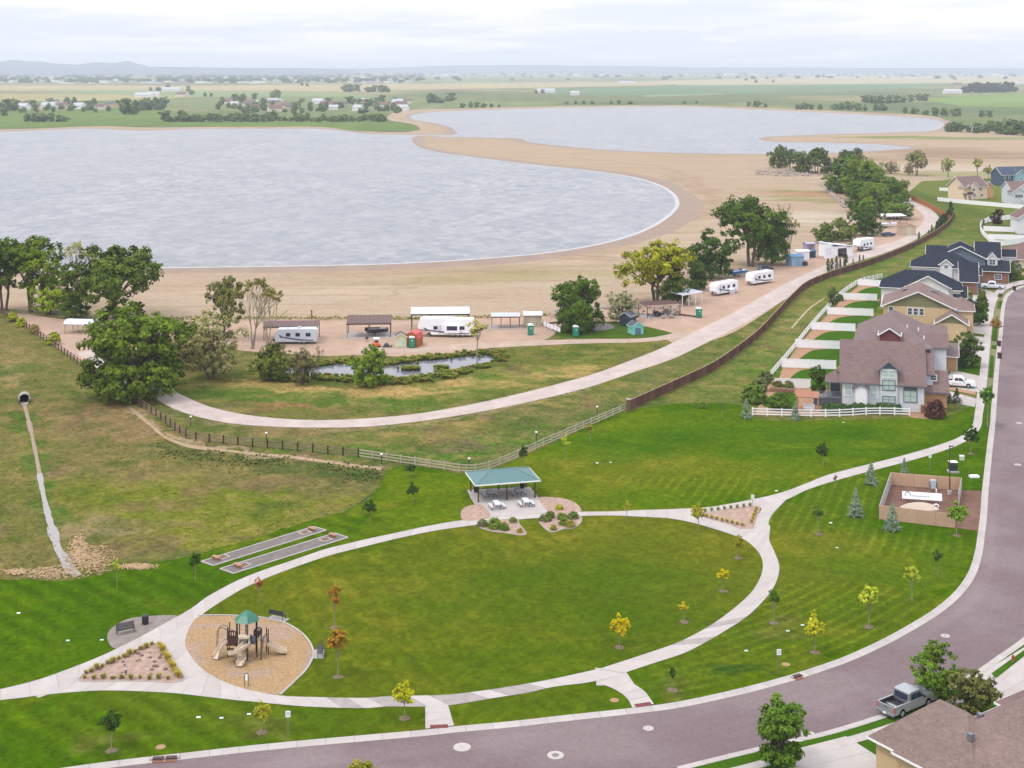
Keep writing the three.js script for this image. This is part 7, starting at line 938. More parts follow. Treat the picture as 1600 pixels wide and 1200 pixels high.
{ // arched carport at the left
  const o = thing('carport', 'white arched metal carport beside the large round tree', 'carport', G(128, 519), 0.18), s = [], n = 10; for (let i = 0; i <= n; i++) { const a = Math.PI * (1 - i / n); s.push([Math.cos(a) * 1.9, 2.0 + Math.sin(a) * 0.8]); } const prof = [...s, ...s.map(([x, y]) => [x * 0.97, y - 0.06]).reverse()];
  part('roof', extrude(prof, 6.6).rotateY(Math.PI / 2 - 0.35), M_SHEETW, o); for (const x of [-3, 0, 3]) for (const z of [-1.8, 1.8]) part('post', box(0.1, 2.0, 0.1, x, 1.0, z).rotateY(-0.35), M_STEEL, o); }
// portable toilets
[[643.5, 543, 'beside the red barn shed'], [829, 523, 'before the tan shed'], [899.5, 525.5, 'before the round green tree'], [1092, 496, 'near the white pergola']].forEach(([x, y, w]) => {
  const o = thing('portable_toilet', `green portable toilet with a white roof ${w}`, 'portable toilet', G(x, y), 0.15, 'portable toilets of the campground'); part('cabin', rbox(1.15, 2.05, 1.15, 0, 1.05, 0, 0.06), M_TEAL, o); const d = part('door', rbox(0.82, 1.75, 0.05, 0, 1.0, 0.585, 0.02), std(col(24, 136, 108, 1.15), 0.5), o); part('handle', box(0.05, 0.14, 0.05, 0.3, 1.0, 0.63), M_WHITE, d); part('sign_plate', box(0.22, 0.22, 0.015, 0, 1.5, 0.618), M_WHITE, d); part('roof', extrude([[-0.6, 0], [0.6, 0], [0.52, 0.18], [0, 0.28], [-0.52, 0.18]], 1.2).translate(0, 2.05, 0), M_RVW, o); part('skid', box(1.2, 0.1, 1.2, 0, 0.05, 0), M_BLACK, o); });
function shed(name, label, px, py, w, d, h, rise, wall, roof, turn = 0, o2 = {}) {
  const o = thing(name, label, 'shed', G(px, py), turn); gable(o, { x: 0, z: 0, w, d, eave: h, rise, axis: o2.axis ?? 'z', over: 0.15, roof, wall, trim: o2.trim ?? wall }); const dr = part('door', rbox(Math.min(1.4, w * 0.5), h * 0.8, 0.06, 0, 0, 0, 0.02), o2.door ?? M_WHITE, o); dr.position.set(0, h * 0.42, d / 2 + 0.03); part('handle', box(0.06, 0.16, 0.05, 0.4, 0, 0.05), M_STEEL, dr); return o;
}
shed('garden_shed', 'small cream shed with a grey roof beside the red barn shed', 626, 541, 2.3, 2.4, 2.1, 0.7, std(col(236, 226, 190, 1.35), 0.9), M_ROOFDARK, 0.12, { door: std(col(206, 222, 204, 1.3), 0.8) });
{ const o = thing('barn_shed', 'wooden barn-shaped shed with a red curved roof', 'shed', G(647, 540), -0.25), pr = [[-1.35, 0], [1.35, 0], [1.35, 1.8], [0.95, 2.6], [0, 3.0], [-0.95, 2.6], [-1.35, 1.8]]; part('wall', extrude(pr, 3.4), mottled(alb(178, 112, 62, 1.35), 0.3, 1, 0.92), o); for (const s of [-1, 1]) { part('roof', slab4(V(s * 1.5, 1.7, 1.8), V(s * 1.5, 1.7, -1.8), V(s * 1.02, 2.72, -1.8), V(s * 1.02, 2.72, 1.8), 0.08), std(col(190, 70, 70, 1.3), 0.7), o); part('roof', slab4(V(s * 1.04, 2.68, 1.8), V(s * 1.04, 2.68, -1.8), V(0, 3.14, -1.8), V(0, 3.14, 1.8), 0.08), std(col(196, 84, 88, 1.3), 0.7), o); } part('door', rbox(1.2, 1.8, 0.08, 0, 0.95, 1.74, 0.02), M_CARPORT, o); }
shed('storage_shed', 'tan steel storage shed with a white roof', 832, 508, 3.9, 3.0, 2.4, 0.5, std(col(188, 182, 158, 1.3), 0.9), M_RVW, 0.03, { axis: 'x', door: std(col(196, 190, 168, 1.3), 0.85) });
shed('dark_shed', 'dark grey shed behind the teal playhouse', 981, 508, 2.6, 3.2, 2.2, 0.8, std(col(72, 78, 96, 1.25), 0.9), M_ROOFDARK, -0.5, { trim: std(col(190, 190, 196, 1.3), 0.8), door: std(col(60, 66, 84), 0.8) });
shed('playhouse', 'pale teal playhouse with a dark roof', 993, 521, 2.6, 2.4, 1.7, 0.8, std(col(150, 218, 214, 1.35), 0.9), M_ROOFDARK, 0.35, { trim: std(col(160, 220, 216, 1.3), 0.8), door: std(col(110, 160, 176), 0.8) });
shed('tan_garage', 'tan garage near the end of the gravel road', 1416, 366, 4.9, 5, 2.9, 0.9, std(col(206, 188, 164, 1.3), 0.9), std(col(150, 118, 108, 1.3), 0.9), 0.1, { door: std(col(214, 200, 178, 1.3), 0.8) });
shed('blue_shed', 'pale blue shed beside the leaning tan tree', 1242, 414, 3.9, 3.4, 2.6, 0.5, std(col(156, 184, 212, 1.3), 0.9), std(col(110, 154, 190, 1.3), 0.8), 0.3, { axis: 'x', door: std(col(140, 170, 200, 1.3), 0.8) });
shed('white_shed', 'white box shed behind the blue shed', 1251, 405, 4.0, 3.4, 2.5, 0.25, M_RVW, M_RVW, 0.3, { axis: 'x' });
shed('navy_shed', 'small navy shed right of the white box shed', 1267, 402, 2.0, 2.2, 1.9, 0.3, std(col(60, 84, 112, 1.25), 0.9), std(col(72, 100, 130, 1.25), 0.8), 0.3, { axis: 'x', door: std(col(56, 76, 104), 0.8) });
shed('patterned_shed', 'grey-violet shed behind the white box shed', 1264, 391, 3.0, 2.5, 2.1, 0.3, std(col(160, 158, 184, 1.3), 0.9), std(col(180, 170, 190, 1.3), 0.9), 0.3, { axis: 'x', door: std(col(176, 150, 150), 0.8) });
{ const o = thing('white_garage', 'white open-fronted garage with a sloping roof beside the gravel road', 'garage', G(1306, 400), 0.5); part('wall', [box(0.15, 4.4, 6, -4.0, 2.2, 0), box(8, 3.2, 0.15, 0, 1.6, -3), box(0.15, 3.0, 6, 4.0, 1.5, 0), box(2.0, 3.4, 0.15, -3.0, 1.7, 3), box(2.4, 3.0, 0.15, 2.8, 1.5, 3), box(3.8, 0.7, 0.15, -0.2, 3.1, 3)], M_RVW, o); part('end_wall', rbox(3.4, 4.2, 0.15, -5.6, 2.1, 3.0, 0.03), M_RVW, o); part('roof', slab4(V(-4.4, 4.3, 3.4), V(4.4, 3.1, 3.4), V(4.4, 3.1, -3.4), V(-4.4, 4.3, -3.4), 0.12), M_SHEETW, o); for (let i = 0; i < 2; i++) for (let k = 0; k < 3; k++) part('vent_panel', box(0.7, 0.3, 0.03, -6.2 + i * 1.2, 1.4 + k * 0.7, 3.1), M_RVG, o); }
// campers
function trailer(label, px, py, L, h, turn, o2 = {}) {
  const o = thing('camper_trailer', label, 'camper', G(px, py), turn), b = 0.55, W = 2.4;
  const prof = o2.fifth ? [[-L / 2, b], [L / 2 - 2.9, b], [L / 2 - 2.6, b + 1.0], [L / 2 - 0.3, b + 1.15], [L / 2, b + 1.5], [L / 2 - 0.5, h - 0.15], [L / 2 - 1.2, h], [-L / 2 + 0.2, h - 0.1], [-L / 2, h - 0.35]] : [[-L / 2 + 0.1, b], [L / 2 - 0.3, b], [L / 2, b + 0.6], [L / 2 - 0.1, h - 0.7], [L / 2 - 0.7, h - 0.1], [-L / 2 + 0.3, h], [-L / 2, h - 0.4]];
  part('body', extrude(prof, W - 0.16, 0.08), o2.mat ?? M_RVW, o);
  const nW = o2.windows ?? [[-L * 0.3, 0.9], [-L * 0.05, 0.8], [L * 0.18, 0.8]]; for (const s of [-1, 1]) { for (const [x, w] of nW) part('window', rbox(w * 1.15, 0.75, 0.06, x, b + 1.4, s * W / 2, 0.02), M_CARGLASS, o); part('stripe', extrude([[-L * 0.44, b + 0.3], [-L * 0.1, b + 0.5], [L * 0.3, b + 1.0], [L * 0.4, b + 1.5], [L * 0.37, b + 0.8], [-L * 0.08, b + 0.2], [-L * 0.42, b + 0.12]], 0.03).translate(0, 0, s * (W / 2 + 0.012)), M_DECAL, o); const d = part('door', rbox(0.7, 1.8, 0.05, L * 0.32 - (o2.fifth ? L * 0.22 : 0), b + 1.05, s * W / 2, 0.02), M_RVG, o); part('handle', box(0.06, 0.14, 0.05, L * 0.32 - (o2.fifth ? L * 0.22 : 0) + 0.25, b + 1.05, s * (W / 2 + 0.04)), M_BLACK, d); }
  part('air_conditioner', rbox(0.9, 0.28, 0.7, -L * 0.08, h + 0.16, 0, 0.1), M_RVG, o); part('roof_vent', [box(0.4, 0.14, 0.4, L * 0.2, h + 0.05, 0), box(0.4, 0.14, 0.4, -L * 0.32, h + 0.02, 0)], M_RVG, o);
  if (o2.slide) part('slide_out', rbox(3.2, 1.7, 0.7, -L * 0.12, b + 1.25, -W / 2 - 0.3, 0.04), M_RVW, o), part('slide_window', box(2.2, 0.9, 0.03, -L * 0.12, b + 1.45, -W / 2 - 0.665), M_CARGLASS, o);
  part('chassis', box(L * 0.8, 0.14, 1.6, -L * 0.06, 0.5, 0), M_BLACK, o); if (!o2.fifth) part('hitch', [beam(V(L / 2 - 0.4, 0.5, 0.5), V(L / 2 + 1.0, 0.5, 0), 0.1, 0.1), beam(V(L / 2 - 0.4, 0.5, -0.5), V(L / 2 + 1.0, 0.5, 0), 0.1, 0.1), cyl(0.18, 0.18, 0.5, L / 2 + 0.3, 0.75, 0, 12)], M_BLACK, o); else part('landing_leg', [box(0.14, 1.0, 0.14, L / 2 - 2.7, 0.5, 0.7), box(0.14, 1.0, 0.14, L / 2 - 2.7, 0.5, -0.7)], M_BLACK, o);
  for (const x of o2.fifth ? [-L * 0.22, -L * 0.13, -L * 0.31] : [-L * 0.1, -L * 0.2]) for (const z of [-1.05, 1.05]) wheel(o, x, z, 0.36, 0.22); return o;
}
trailer('small white travel trailer in front of the brown carport', 463, 536, 8.6, 3.1, Math.PI + 0.03, { mat: M_RVG });
trailer('large white fifth-wheel camper in front of the white-roofed carport', 697, 525, 11.8, 3.9, Math.PI - 0.05, { fifth: true, slide: true });
trailer('white travel trailer with a rounded front under the dark trees', 1131, 459, 8.6, 3.1, Math.PI + 0.75, {}); trailer('second white travel trailer facing the gravel road', 1187, 443, 8.8, 3.2, Math.PI + 0.72, {});
trailer('white fifth-wheel camper beside the dark round tree', 1349, 391, 9.5, 3.7, Math.PI + 0.85, { fifth: true });
// boats
function boat(label, px, py, L, turn, hull, y = 0.7) { const o = thing('motor_boat', label, 'boat', G(px, py), turn), prof = []; const g = new THREE.BufferGeometry(), pos = [], idx = [], N = 12; for (let i = 0; i <= N; i++) { const t = i / N, x = -L / 2 + L * t, w = 1.1 * Math.pow(1 - Math.pow(t, 3), 0.6) + 0.02, k = 0.1 + 0.3 * t * t; pos.push(x, y + 0.95 + k * 0.4, -w, x, y + k * 0.8, -w * 0.6, x, y + k, 0, x, y + k * 0.8, w * 0.6, x, y + 0.95 + k * 0.4, w); if (i) for (let j = 0; j < 4; j++) { const a = (i - 1) * 5 + j; idx.push(a, a + 1, a + 5, a + 1, a + 6, a + 5); } } g.setAttribute('position', new THREE.Float32BufferAttribute(pos, 3)); g.setIndex(idx); const q = g.toNonIndexed(); q.computeVertexNormals(); const hm = hull.clone(); hm.side = THREE.DoubleSide; part('hull', q, hm, o); part('deck', [box(L * 0.5, 0.06, 1.7, -L * 0.2, y + 0.75, 0), extrude([[L * 0.08, 0.8], [L * 0.44, 1.0], [L * 0.1, 1.02]], 1.3).translate(0, y, 0)], M_RVW, o); part('windscreen', rbox(0.08, 0.5, 1.4, L * 0.08, y + 1.25, 0, 0.02), M_GLASS, o); part('engine', rbox(0.5, 0.8, 0.5, -L / 2 - 0.2, y + 0.8, 0, 0.1), M_BLACK, o); part('trailer_frame', [box(L * 0.9, 0.1, 0.1, 0, 0.5, 0.6), box(L * 0.9, 0.1, 0.1, 0, 0.5, -0.6), box(0.1, 0.1, 1.6, -L * 0.15, 0.45, 0)], M_BLACK, o); for (const z of [-0.9, 0.9]) wheel(o, -L * 0.15, z, 0.32, 0.2); return o; }
boat('white motor boat under the far carport', 1388, 356, 7.0, 0.2, M_RVW); boat('white pontoon-like boat behind the far carport', 1389, 343, 6.2, 0.3, M_RVW); boat('blue-covered boat behind the second trailer', 1155, 432, 6.0, 0.5, std(col(70, 120, 176, 1.25), 0.6)); boat('dark covered boat under the open brown carport', 590, 523, 4.6, 0.05, M_ROOFDARK, 0.4);
car('parked_car', 'dark blue car near the far carport', G(1388, 369), 0.3, [54, 70, 96], false); car('parked_car', 'dark vehicle under the trees behind the trailers', G(1196, 424), 0.6, [60, 62, 76], true);
// small camp things
{ const o = thing('utility_cart', 'small white and orange utility cart beside the pad', 'cart', G(588, 542), -1.3); part('body', rbox(1.8, 0.6, 1.2, 0, 0.6, 0, 0.1), std(col(222, 96, 58, 1.2), 0.5), o); part('roof', rbox(1.3, 0.08, 1.2, -0.1, 1.75, 0, 0.03), M_RVW, o); for (const x of [-0.65, 0.5]) for (const z of [-0.5, 0.5]) part('roof_post', box(0.06, 0.9, 0.06, x, 1.3, z), M_RVW, o); part('seat', rbox(0.5, 0.5, 1.0, -0.3, 1.0, 0, 0.08), M_BLACK, o); for (const x of [-0.6, 0.6]) for (const z of [-0.6, 0.6]) wheel(o, x, z, 0.3, 0.2); }
{ const o = thing('grill', 'small black barbecue grill on the pad edge', 'grill', G(573, 534)); part('bowl', new THREE.SphereGeometry(0.32, 12, 8).translate(0, 0.8, 0), M_BLACK, o); for (let i = 0; i < 3; i++) part('leg', bar(V(0, 0.65, 0), V(Math.cos(i * 2.1) * 0.35, 0, Math.sin(i * 2.1) * 0.35), 0.025), M_BLACK, o); }
{ const o = thing('firewood_stack', 'dark tarped wood heap beside the cream shed', 'wood pile', G(604, 542)); part('tarp', extrude([[-0.7, 0], [0.7, 0], [0.1, 0.75], [-0.3, 0.7]], 1.0, 0.06), M_ROOFDARK, o); part('log', [0, 1, 2].map((i) => cyl(0.1, 0.1, 1.2, 0, 0, 0, 8).rotateX(Math.PI / 2).translate(0.85 + i * 0.05, 0.1 + (i % 2) * 0.18, 0)), M_BARK, o); }
{ const o = thing('panel_fence', 'low white panel fence with dark frames beside the tan shed', 'fence'), A = G(849, 510), B = G(876, 521); for (let i = 0; i < 5; i++) { const p = A.clone().lerp(B, i / 5), q = A.clone().lerp(B, (i + 0.9) / 5); part('panel', beam(V(p.x, 0.7, p.z), V(q.x, 0.7, q.z), 0.05, 1.0), M_RVW, o); part('post', box(0.12, 1.4, 0.12, p.x, 0.7, p.z), M_CARPORT, o); } part('post', box(0.12, 1.4, 0.12, B.x, 0.7, B.z), M_CARPORT, o); }
{ const o = thing('log_border', 'dark timber border behind the white panel fence', 'timber'), m = M_WOODDARK; [[[848, 507], [877, 504]], [[877, 504], [886, 514]], [[1060, 492], [1092, 496]]].forEach(([a, b]) => { const A = G(...a), B = G(...b); part('timber', beam(V(A.x, 0.15, A.z), V(B.x, 0.15, B.z), 0.3, 0.3), m, o); }); }
{ const o = thing('wooden_post', 'lone dark wooden post at the edge of the beach', 'post', G(487, 498)); part('post', box(0.25, 1.9, 0.25, 0, 0.95, 0), M_WOODDARK, o); part('cap', box(0.32, 0.1, 0.32, 0, 1.92, 0), M_WOODDARK, o); }
{ const o = thing('kayak', 'white kayak lying beside the dark shed', 'kayak', G(974, 505), 0.1); const g = new THREE.SphereGeometry(1, 16, 10); g.scale(1.5, 0.25, 0.4); part('hull', g.translate(0, 0.45, 0), M_RVW, o); part('cockpit', rbox(0.7, 0.08, 0.4, 0, 0.68, 0, 0.03), M_BLACK, o); part('rack', [box(0.1, 0.3, 0.7, -0.8, 0.15, 0), box(0.1, 0.3, 0.7, 0.8, 0.15, 0)], M_WOODDARK, o); }
[[1258, 415, 'black water tank beside the blue shed'], [1143, 459, 'white crate behind the first white trailer']].forEach(([x, y, l], i) => { const o = thing(i ? 'crate' : 'water_tank', l, i ? 'crate' : 'tank', G(x, y), 0.3); part('body', i ? rbox(1.4, 1.1, 1.0, 0, 0.56, 0, 0.04) : rbox(1.2, 1.2, 1.0, 0, 0.6, 0, 0.15), i ? M_RVG : M_BLACK, o); part('lid', i ? rbox(1.46, 0.1, 1.06, 0, 1.14, 0, 0.03) : cyl(0.2, 0.2, 0.12, 0, 1.25, 0, 12), i ? M_RVW : M_BLACK, o); });
{ const o = thing('garden_furniture', 'dark table and chairs under the dark pergola', 'furniture', G(1028, 494), 0.3); part('table', [rbox(1.6, 0.06, 0.9, 0, 0.74, 0, 0.02), box(0.1, 0.7, 0.6, -0.6, 0.36, 0), box(0.1, 0.7, 0.6, 0.6, 0.36, 0)], M_BLACK, o); for (const [x, z] of [[-0.5, 0.9], [0.5, 0.9], [-0.5, -0.9], [0.5, -0.9]]) part('chair', [box(0.5, 0.06, 0.5, x, 0.45, z), box(0.5, 0.5, 0.06, x, 0.72, z + Math.sign(z) * 0.25), box(0.06, 0.45, 0.06, x - 0.2, 0.22, z), box(0.06, 0.45, 0.06, x + 0.2, 0.22, z)], M_ROOFDARK, o); }
struct('block_yard', sheetGeo(smooth([[922, 512], [935, 505.5], [952, 506], [961, 511], [945, 516], [926, 516.5]], 4), 0.0), mottled(alb(160, 152, 150), 0.5, 2, 0.95), 'grey gravel patch with stones under the silvery tree');
struct('camp_grass', sheetGeo(smooth([[866, 521], [885, 512], [930, 504], [975, 503], [1010, 510], [1050, 520], [1062, 523], [1010, 529], [930, 530], [890, 528]], 4), -0.016), std(0xffffff, 0.95, { map: M_YARD.map.clone(), color: new THREE.Color(1.35, 1.0, 1.6) }), 'grassy island by the teal playhouse');
// pond
const POND = [[440, 578], [455, 574], [480, 576], [500, 573], [545, 569], [570, 575], [600, 574], [640, 566], [690, 562], [735, 557], [768, 556], [772, 562], [742, 572], [715, 579], [690, 583], [655, 588], [620, 592], [590, 587], [560, 589], [520, 587], [495, 586], [460, 588], [442, 585]];
struct('pond_bank', sheetGeo(smooth(POND.map(([x, y]) => [606 + (x - 606) * 1.03, 573 + (y - 573) * 1.28]), 4), -0.034), mottled(alb(98, 84, 62), 0.5, 3, 0.96), 'dark muddy bank of the pond');
struct('pond', sheetGeo(smooth(POND, 4), -0.03), new THREE.MeshPhysicalMaterial({ color: col(120, 122, 132, 1.6), roughness: 0.06, bumpMap: rep(waveTex, 1 / 20), bumpScale: 0.02, ior: 1.33 }), 'small still pond below the campground');
{ // reeds, weeds and tussocks: uncountable growth
  const R = rng(81), dummy = new THREE.Object3D(), grow = (name, label, spots, rgbs, hs, mat) => { TUFTS.forEach((g, k) => { const mine = spots.filter((_, i) => i % 3 === k), m = new THREE.InstancedMesh(g, mat, mine.length); mine.forEach(([x, y, s = 1], i) => { const p = G(x, y); dummy.position.copy(p); dummy.rotation.y = R() * 6.28; const h = lerp(hs[0], hs[1], R()) * s; dummy.scale.set(h * 1.5, h, h * 1.5); dummy.updateMatrix(); m.setMatrixAt(i, dummy.matrix); const c = rgbs[Math.floor(R() * rgbs.length)]; m.setColorAt(i, col(...c, 0.85)); }); m.name = numbered(name); m.userData = { kind: 'stuff', label }; m.castShadow = m.receiveShadow = true; scene.add(m); }); };
  const mat = new THREE.MeshLambertMaterial({ color: 0xffffff, vertexColors: true, side: THREE.DoubleSide }), inPond = inPoly(smooth(POND, 3));
  const reeds = []; while (reeds.length < 1500) { const k = Math.floor(R() * POND.length), [x, y] = POND[k], px = x + (R() - 0.5) * 46, py = y + (R() - 0.5) * 12 + (y > 580 ? 3.5 : -1.5); if (inPond(px, py) && R() < 0.98) continue; reeds.push([px, py]); } for (const [cx, cy, w, h] of [[642, 577, 16, 3], [690, 576, 14, 2.5], [706, 583, 26, 3], [628, 566, 16, 2.5], [665, 560, 24, 3]]) for (let i = 0; i < 110; i++) reeds.push([cx + (R() + R() - 1) * w, cy + (R() + R() - 1) * h]);
  grow('reeds', 'green and brown reeds round the pond', reeds, [[92, 112, 36], [112, 124, 44], [128, 112, 60], [84, 100, 34]], [0.3, 0.8], mat);
  const weeds = [], mead = inPoly(MEADOW), lawnIn = inPoly(LAWN.concat([[1540, 700], [1500, 950], [900, 1100], [-200, 1200]])), camp = inPoly(smooth(CAMP, 3)), gr = inPoly([...GR_U, ...[...GR_L].reverse()]); let guard = 0; while (weeds.length < 3000 && guard++ < 400000) { const x = -10 + R() * 1500, y = 500 + Math.pow(R(), 0.8) * 400; if (Math.abs(x - 38 - (y - 632) * 0.3) < 16 || !mead(x, y) || lawnIn(x, y) || camp(x, y) || gr(x, y) || inPond(x, y) || (x > 1195 && y < 660 && y > 400 && x > 1205 - (y - 588) * 0.85)) continue; const p = G(x, y); if (fbm(p.x * 0.12, p.z * 0.12, 3) + 0.25 * R() < 0.5) continue; weeds.push([x, y, 0.5 + fbm(p.x * 0.06 + 9, p.z * 0.06, 2)]); }
  grow('meadow_grass', 'dry and green tussocks of long grass in the meadow', weeds, [[140, 130, 70], [112, 118, 48], [158, 140, 88], [96, 112, 44], [128, 120, 60]], [0.08, 0.2], mat);
  const bank = []; for (let i = 0; i < 620; i++) { const t = R(), x = lerp(245, 600, t), y = lerp(696, 742, Math.pow(t, 0.8)) + (R() + R() + R() - 1.4) * 17; const q = G(x, y); if (fbm(q.x * 0.2, q.z * 0.2, 2) < 0.42) continue; bank.push([x, y]); } grow('bank_weeds', 'dark green weeds on the bank below the brown rail fence', bank, [[84, 102, 48], [98, 108, 58], [74, 92, 40], [120, 112, 66]], [0.14, 0.34], mat);
  const shore = []; for (let i = 0; i < 700; i++) { const x = lerp(270, 900, R()), y = 497 - (x > 700 ? (x - 700) * 0.03 : 0) + (R() + R() - 1) * 3; shore.push([x, y]); } grow('beach_weeds', 'thin line of weeds between the beach and the campground', shore, [[150, 144, 84], [168, 150, 100], [128, 130, 70]], [0.15, 0.45], mat);
  // driftwood and rubble on the beach
  const rock = new THREE.IcosahedronGeometry(1, 0), rocks = new THREE.InstancedMesh(rock, std(col(176, 160, 150, 1.5), 0.95), 420); for (let i = 0; i < 420; i++) { const k = R(), [x, y] = k < 0.4 ? [lerp(1180, 1280, R()), 266 + R() * 9] : k < 0.75 ? [lerp(1282, 1320, R()), 0] : [lerp(860, 1060, R()), lerp(478, 498, R())]; const yy = y || lerp(286, 322, (x - 1282) / 38) + (R() - 0.5) * 6; dummy.position.copy(G(x, yy, 0.1)); dummy.rotation.set(R() * 6, R() * 6, R() * 6); const s = 0.25 + R() * 0.9; dummy.scale.set(s * 1.3, s * 0.7, s); dummy.updateMatrix(); rocks.setMatrixAt(i, dummy.matrix); } rocks.name = 'beach_rubble'; rocks.userData = { kind: 'stuff', label: 'stones and rubble on the upper beach' }; rocks.castShadow = rocks.receiveShadow = true; scene.add(rocks);
}
// ---------------------------------------------------------------- far shore, villages, hills
const farTree = (x, y, h, w, i, label, group, tone) => plant(['far1', 'far2', 'far3'][i % 3], x, y, h, tone ?? [[84, 108, 72], [92, 114, 76], [76, 102, 70]][i % 3], label, { name: 'far_tree', w: w ?? 1, group, bark: M_BARKDARK });
{
  const R = rng(91); let n = 0;
  for (let x = 258; x < 520; x += 8.5) farTree(x, 189 - (x > 420 ? (x - 420) * 0.01 : 0) + R() * 1.5, 9 + R() * 9 - (x > 430 ? 3 : 0), 1.15, n, `dark tree in the long row on the far lakeside, ${nth(n++)} from the left`, 'row of trees on the far lakeside');
  for (let x = 500, i = 0; x < 606; x += 10) farTree(x, 189 + R() * 2, 8 + R() * 6, 1.3, n++, `low green tree on the far lake point, ${nth(i++)} from the left`, 'trees on the far lake point', [88, 112, 62]);
  [[192, 177, 24], [201, 179, 27], [211, 178, 22], [222, 173, 18], [232, 172, 21], [242, 172, 20], [252, 172, 19], [258, 166, 16]].forEach(([x, y, h], i) => farTree(x, y, h, 0.85, n++, `tall dark tree in the clump beside the lime meadow, ${nth(i)} from the left`, 'tall clump beside the lime meadow'));
  byX([...Array(34)].map(() => [R() * 184, 163 + R() * 13, 6 + R() * 7])).forEach(([x, y, h], i) => farTree(x, y, h, 1.1, n++, `tree among the far left houses, ${nth(i)} from the left`, 'trees among the far left houses'));
  [[42, 190, 13], [54, 190, 14], [66, 190, 15], [78, 190, 14], [92, 190, 11], [103, 190, 9], [6, 181, 13], [14, 173, 20]].sort((p, q) => p[0] - q[0]).forEach(([x, y, h], i) => farTree(x, y, h, 1.25, n++, `large bush at the left end of the lime meadow, ${nth(i)} from the left`, 'bushes at the left end of the lime meadow'));
  byX([...Array(76)].map(() => [338 + R() * 310, 160 + R() * 18, 6 + R() * 7])).forEach(([x, y, h], i) => farTree(x, y, h, 1.15, n++, `tree among the far houses across the lake, ${nth(i)} from the left`, 'trees among the far lakeside houses'));
  [[368, 158, 13], [380, 157, 11], [398, 155, 10], [430, 152, 13], [540, 143, 13], [549, 144, 12], [558, 143, 12], [574, 144, 9], [584, 144, 11], [594, 144, 12], [603, 144, 11], [672, 161, 16], [680, 161, 12], [690, 161, 9], [706, 158, 14], [698, 159, 9], [724, 168, 8], [735, 168, 9], [745, 168, 9], [756, 168, 8], [768, 168, 7], [780, 168, 5], [838, 146, 6], [848, 146, 7], [885, 163, 5], [900, 163, 6], [912, 163, 6], [925, 163, 6], [955, 163, 6], [967, 163, 7], [985, 163, 6], [235, 142, 6], [248, 142, 7], [262, 140, 9], [294, 142, 8], [300, 148, 8], [320, 151, 7], [330, 151, 6], [800, 126, 5], [1181, 130, 6], [1208, 129, 5], [472, 134, 6], [480, 135, 6]].sort((p, q) => p[0] - q[0]).forEach(([x, y, h], i) => farTree(x, y, h, 1.15, n++, `dark tree standing on the far fields, ${nth(i)} from the left`, 'trees on the far fields'));
  [[1070, 162, 5], [1088, 162, 5], [1170, 166, 7], [1184, 167, 11], [1196, 168, 7], [1246, 171, 8], [1256, 171, 12], [1268, 171, 9], [1282, 171, 9], [1304, 171, 10], [1316, 172, 12], [1326, 172, 14], [1338, 172, 12], [1352, 173, 9], [1368, 173, 10], [1380, 173, 11], [1352, 161, 13], [1364, 162, 14], [1376, 162, 14], [1388, 162, 14], [1400, 161, 13], [1412, 160, 11], [1424, 159, 11], [1436, 158, 12], [1446, 158, 12], [1414, 177, 10], [1430, 178, 11], [1446, 179, 8], [1462, 181, 14], [1476, 181, 13], [1492, 181, 14], [1534, 183, 11], [1546, 183, 11]].sort((p, q) => p[0] - q[0]).forEach(([x, y, h], i) => farTree(x, y, h, 1.15, n++, `tree along the far right shore of the lake, ${nth(i)} from the left`, 'trees along the far right shore'));
  [[1506, 145, 11], [1515, 145, 13], [1524, 145, 17], [1534, 145, 16], [1543, 144, 16], [1552, 144, 15], [1562, 144, 16], [1571, 144, 17], [1580, 143, 15], [1588, 143, 8]].forEach(([x, y, h], i) => farTree(x, y, h, 1.1, n++, `dark tree of the far farm grove, ${nth(i)} from the left`, 'far farm grove', [52, 66, 64]));
  [[1480, 206, 13], [1490, 206, 16], [1500, 206, 16], [1513, 207, 12], [1526, 208, 17], [1538, 207, 14], [1550, 205, 18], [1562, 209, 20], [1574, 210, 26], [1586, 210, 22], [1598, 212, 24], [1610, 212, 22]].forEach(([x, y, h], i) => farTree(x, y, h, 1.05, n++, `green tree on the lakeside camp at the right, ${nth(i)} from the left`, 'trees of the right lakeside camp', [80, 104, 66]));
  // far houses
  const roofs = [std(col(140, 112, 108, 1.6), 0.9), std(col(124, 118, 122, 1.6), 0.9), std(col(206, 204, 208, 1.6), 0.9)], walls = [std(col(226, 216, 200, 1.35), 0.9), std(col(206, 180, 150, 1.35), 0.9), std(col(236, 234, 234, 1.3), 0.9)];
  const farHouse = (x, y, w, k, label, group) => { const o = thing('far_house', label, 'house', G(x, y), (k * 1.3) % 1 - 0.5, group), d = Math.min(w * 0.75, 16), h = Math.min(w * 0.36, y < 120 ? 14 : 5); part('wall', box(w, h, d, 0, h / 2, 0), walls[k % 3], o); for (const s of [-1, 1]) part('roof', slab4(V(-w / 2 - 0.5, h - 0.2, s * (d / 2 + 0.5)), V(w / 2 + 0.5, h - 0.2, s * (d / 2 + 0.5)), V(w / 2 + 0.5, h + d * 0.33, 0), V(-w / 2 - 0.5, h + d * 0.33, 0), 0.25), roofs[k % 3], o); for (const s of [-1, 1]) part('gable', gableWall(d, d * 0.33).rotateY(Math.PI / 2).translate(s * (w / 2 - 0.1), h, 0), walls[k % 3], o); };
  byX([...Array(34)].map(() => [345 + R() * 300, 160 + R() * 15, 12 + R() * 6])).forEach(([x, y, w], i) => farHouse(x, y, w, i * 7, `small house among the trees across the lake, ${nth(i)} from the left`, 'far lakeside houses'));
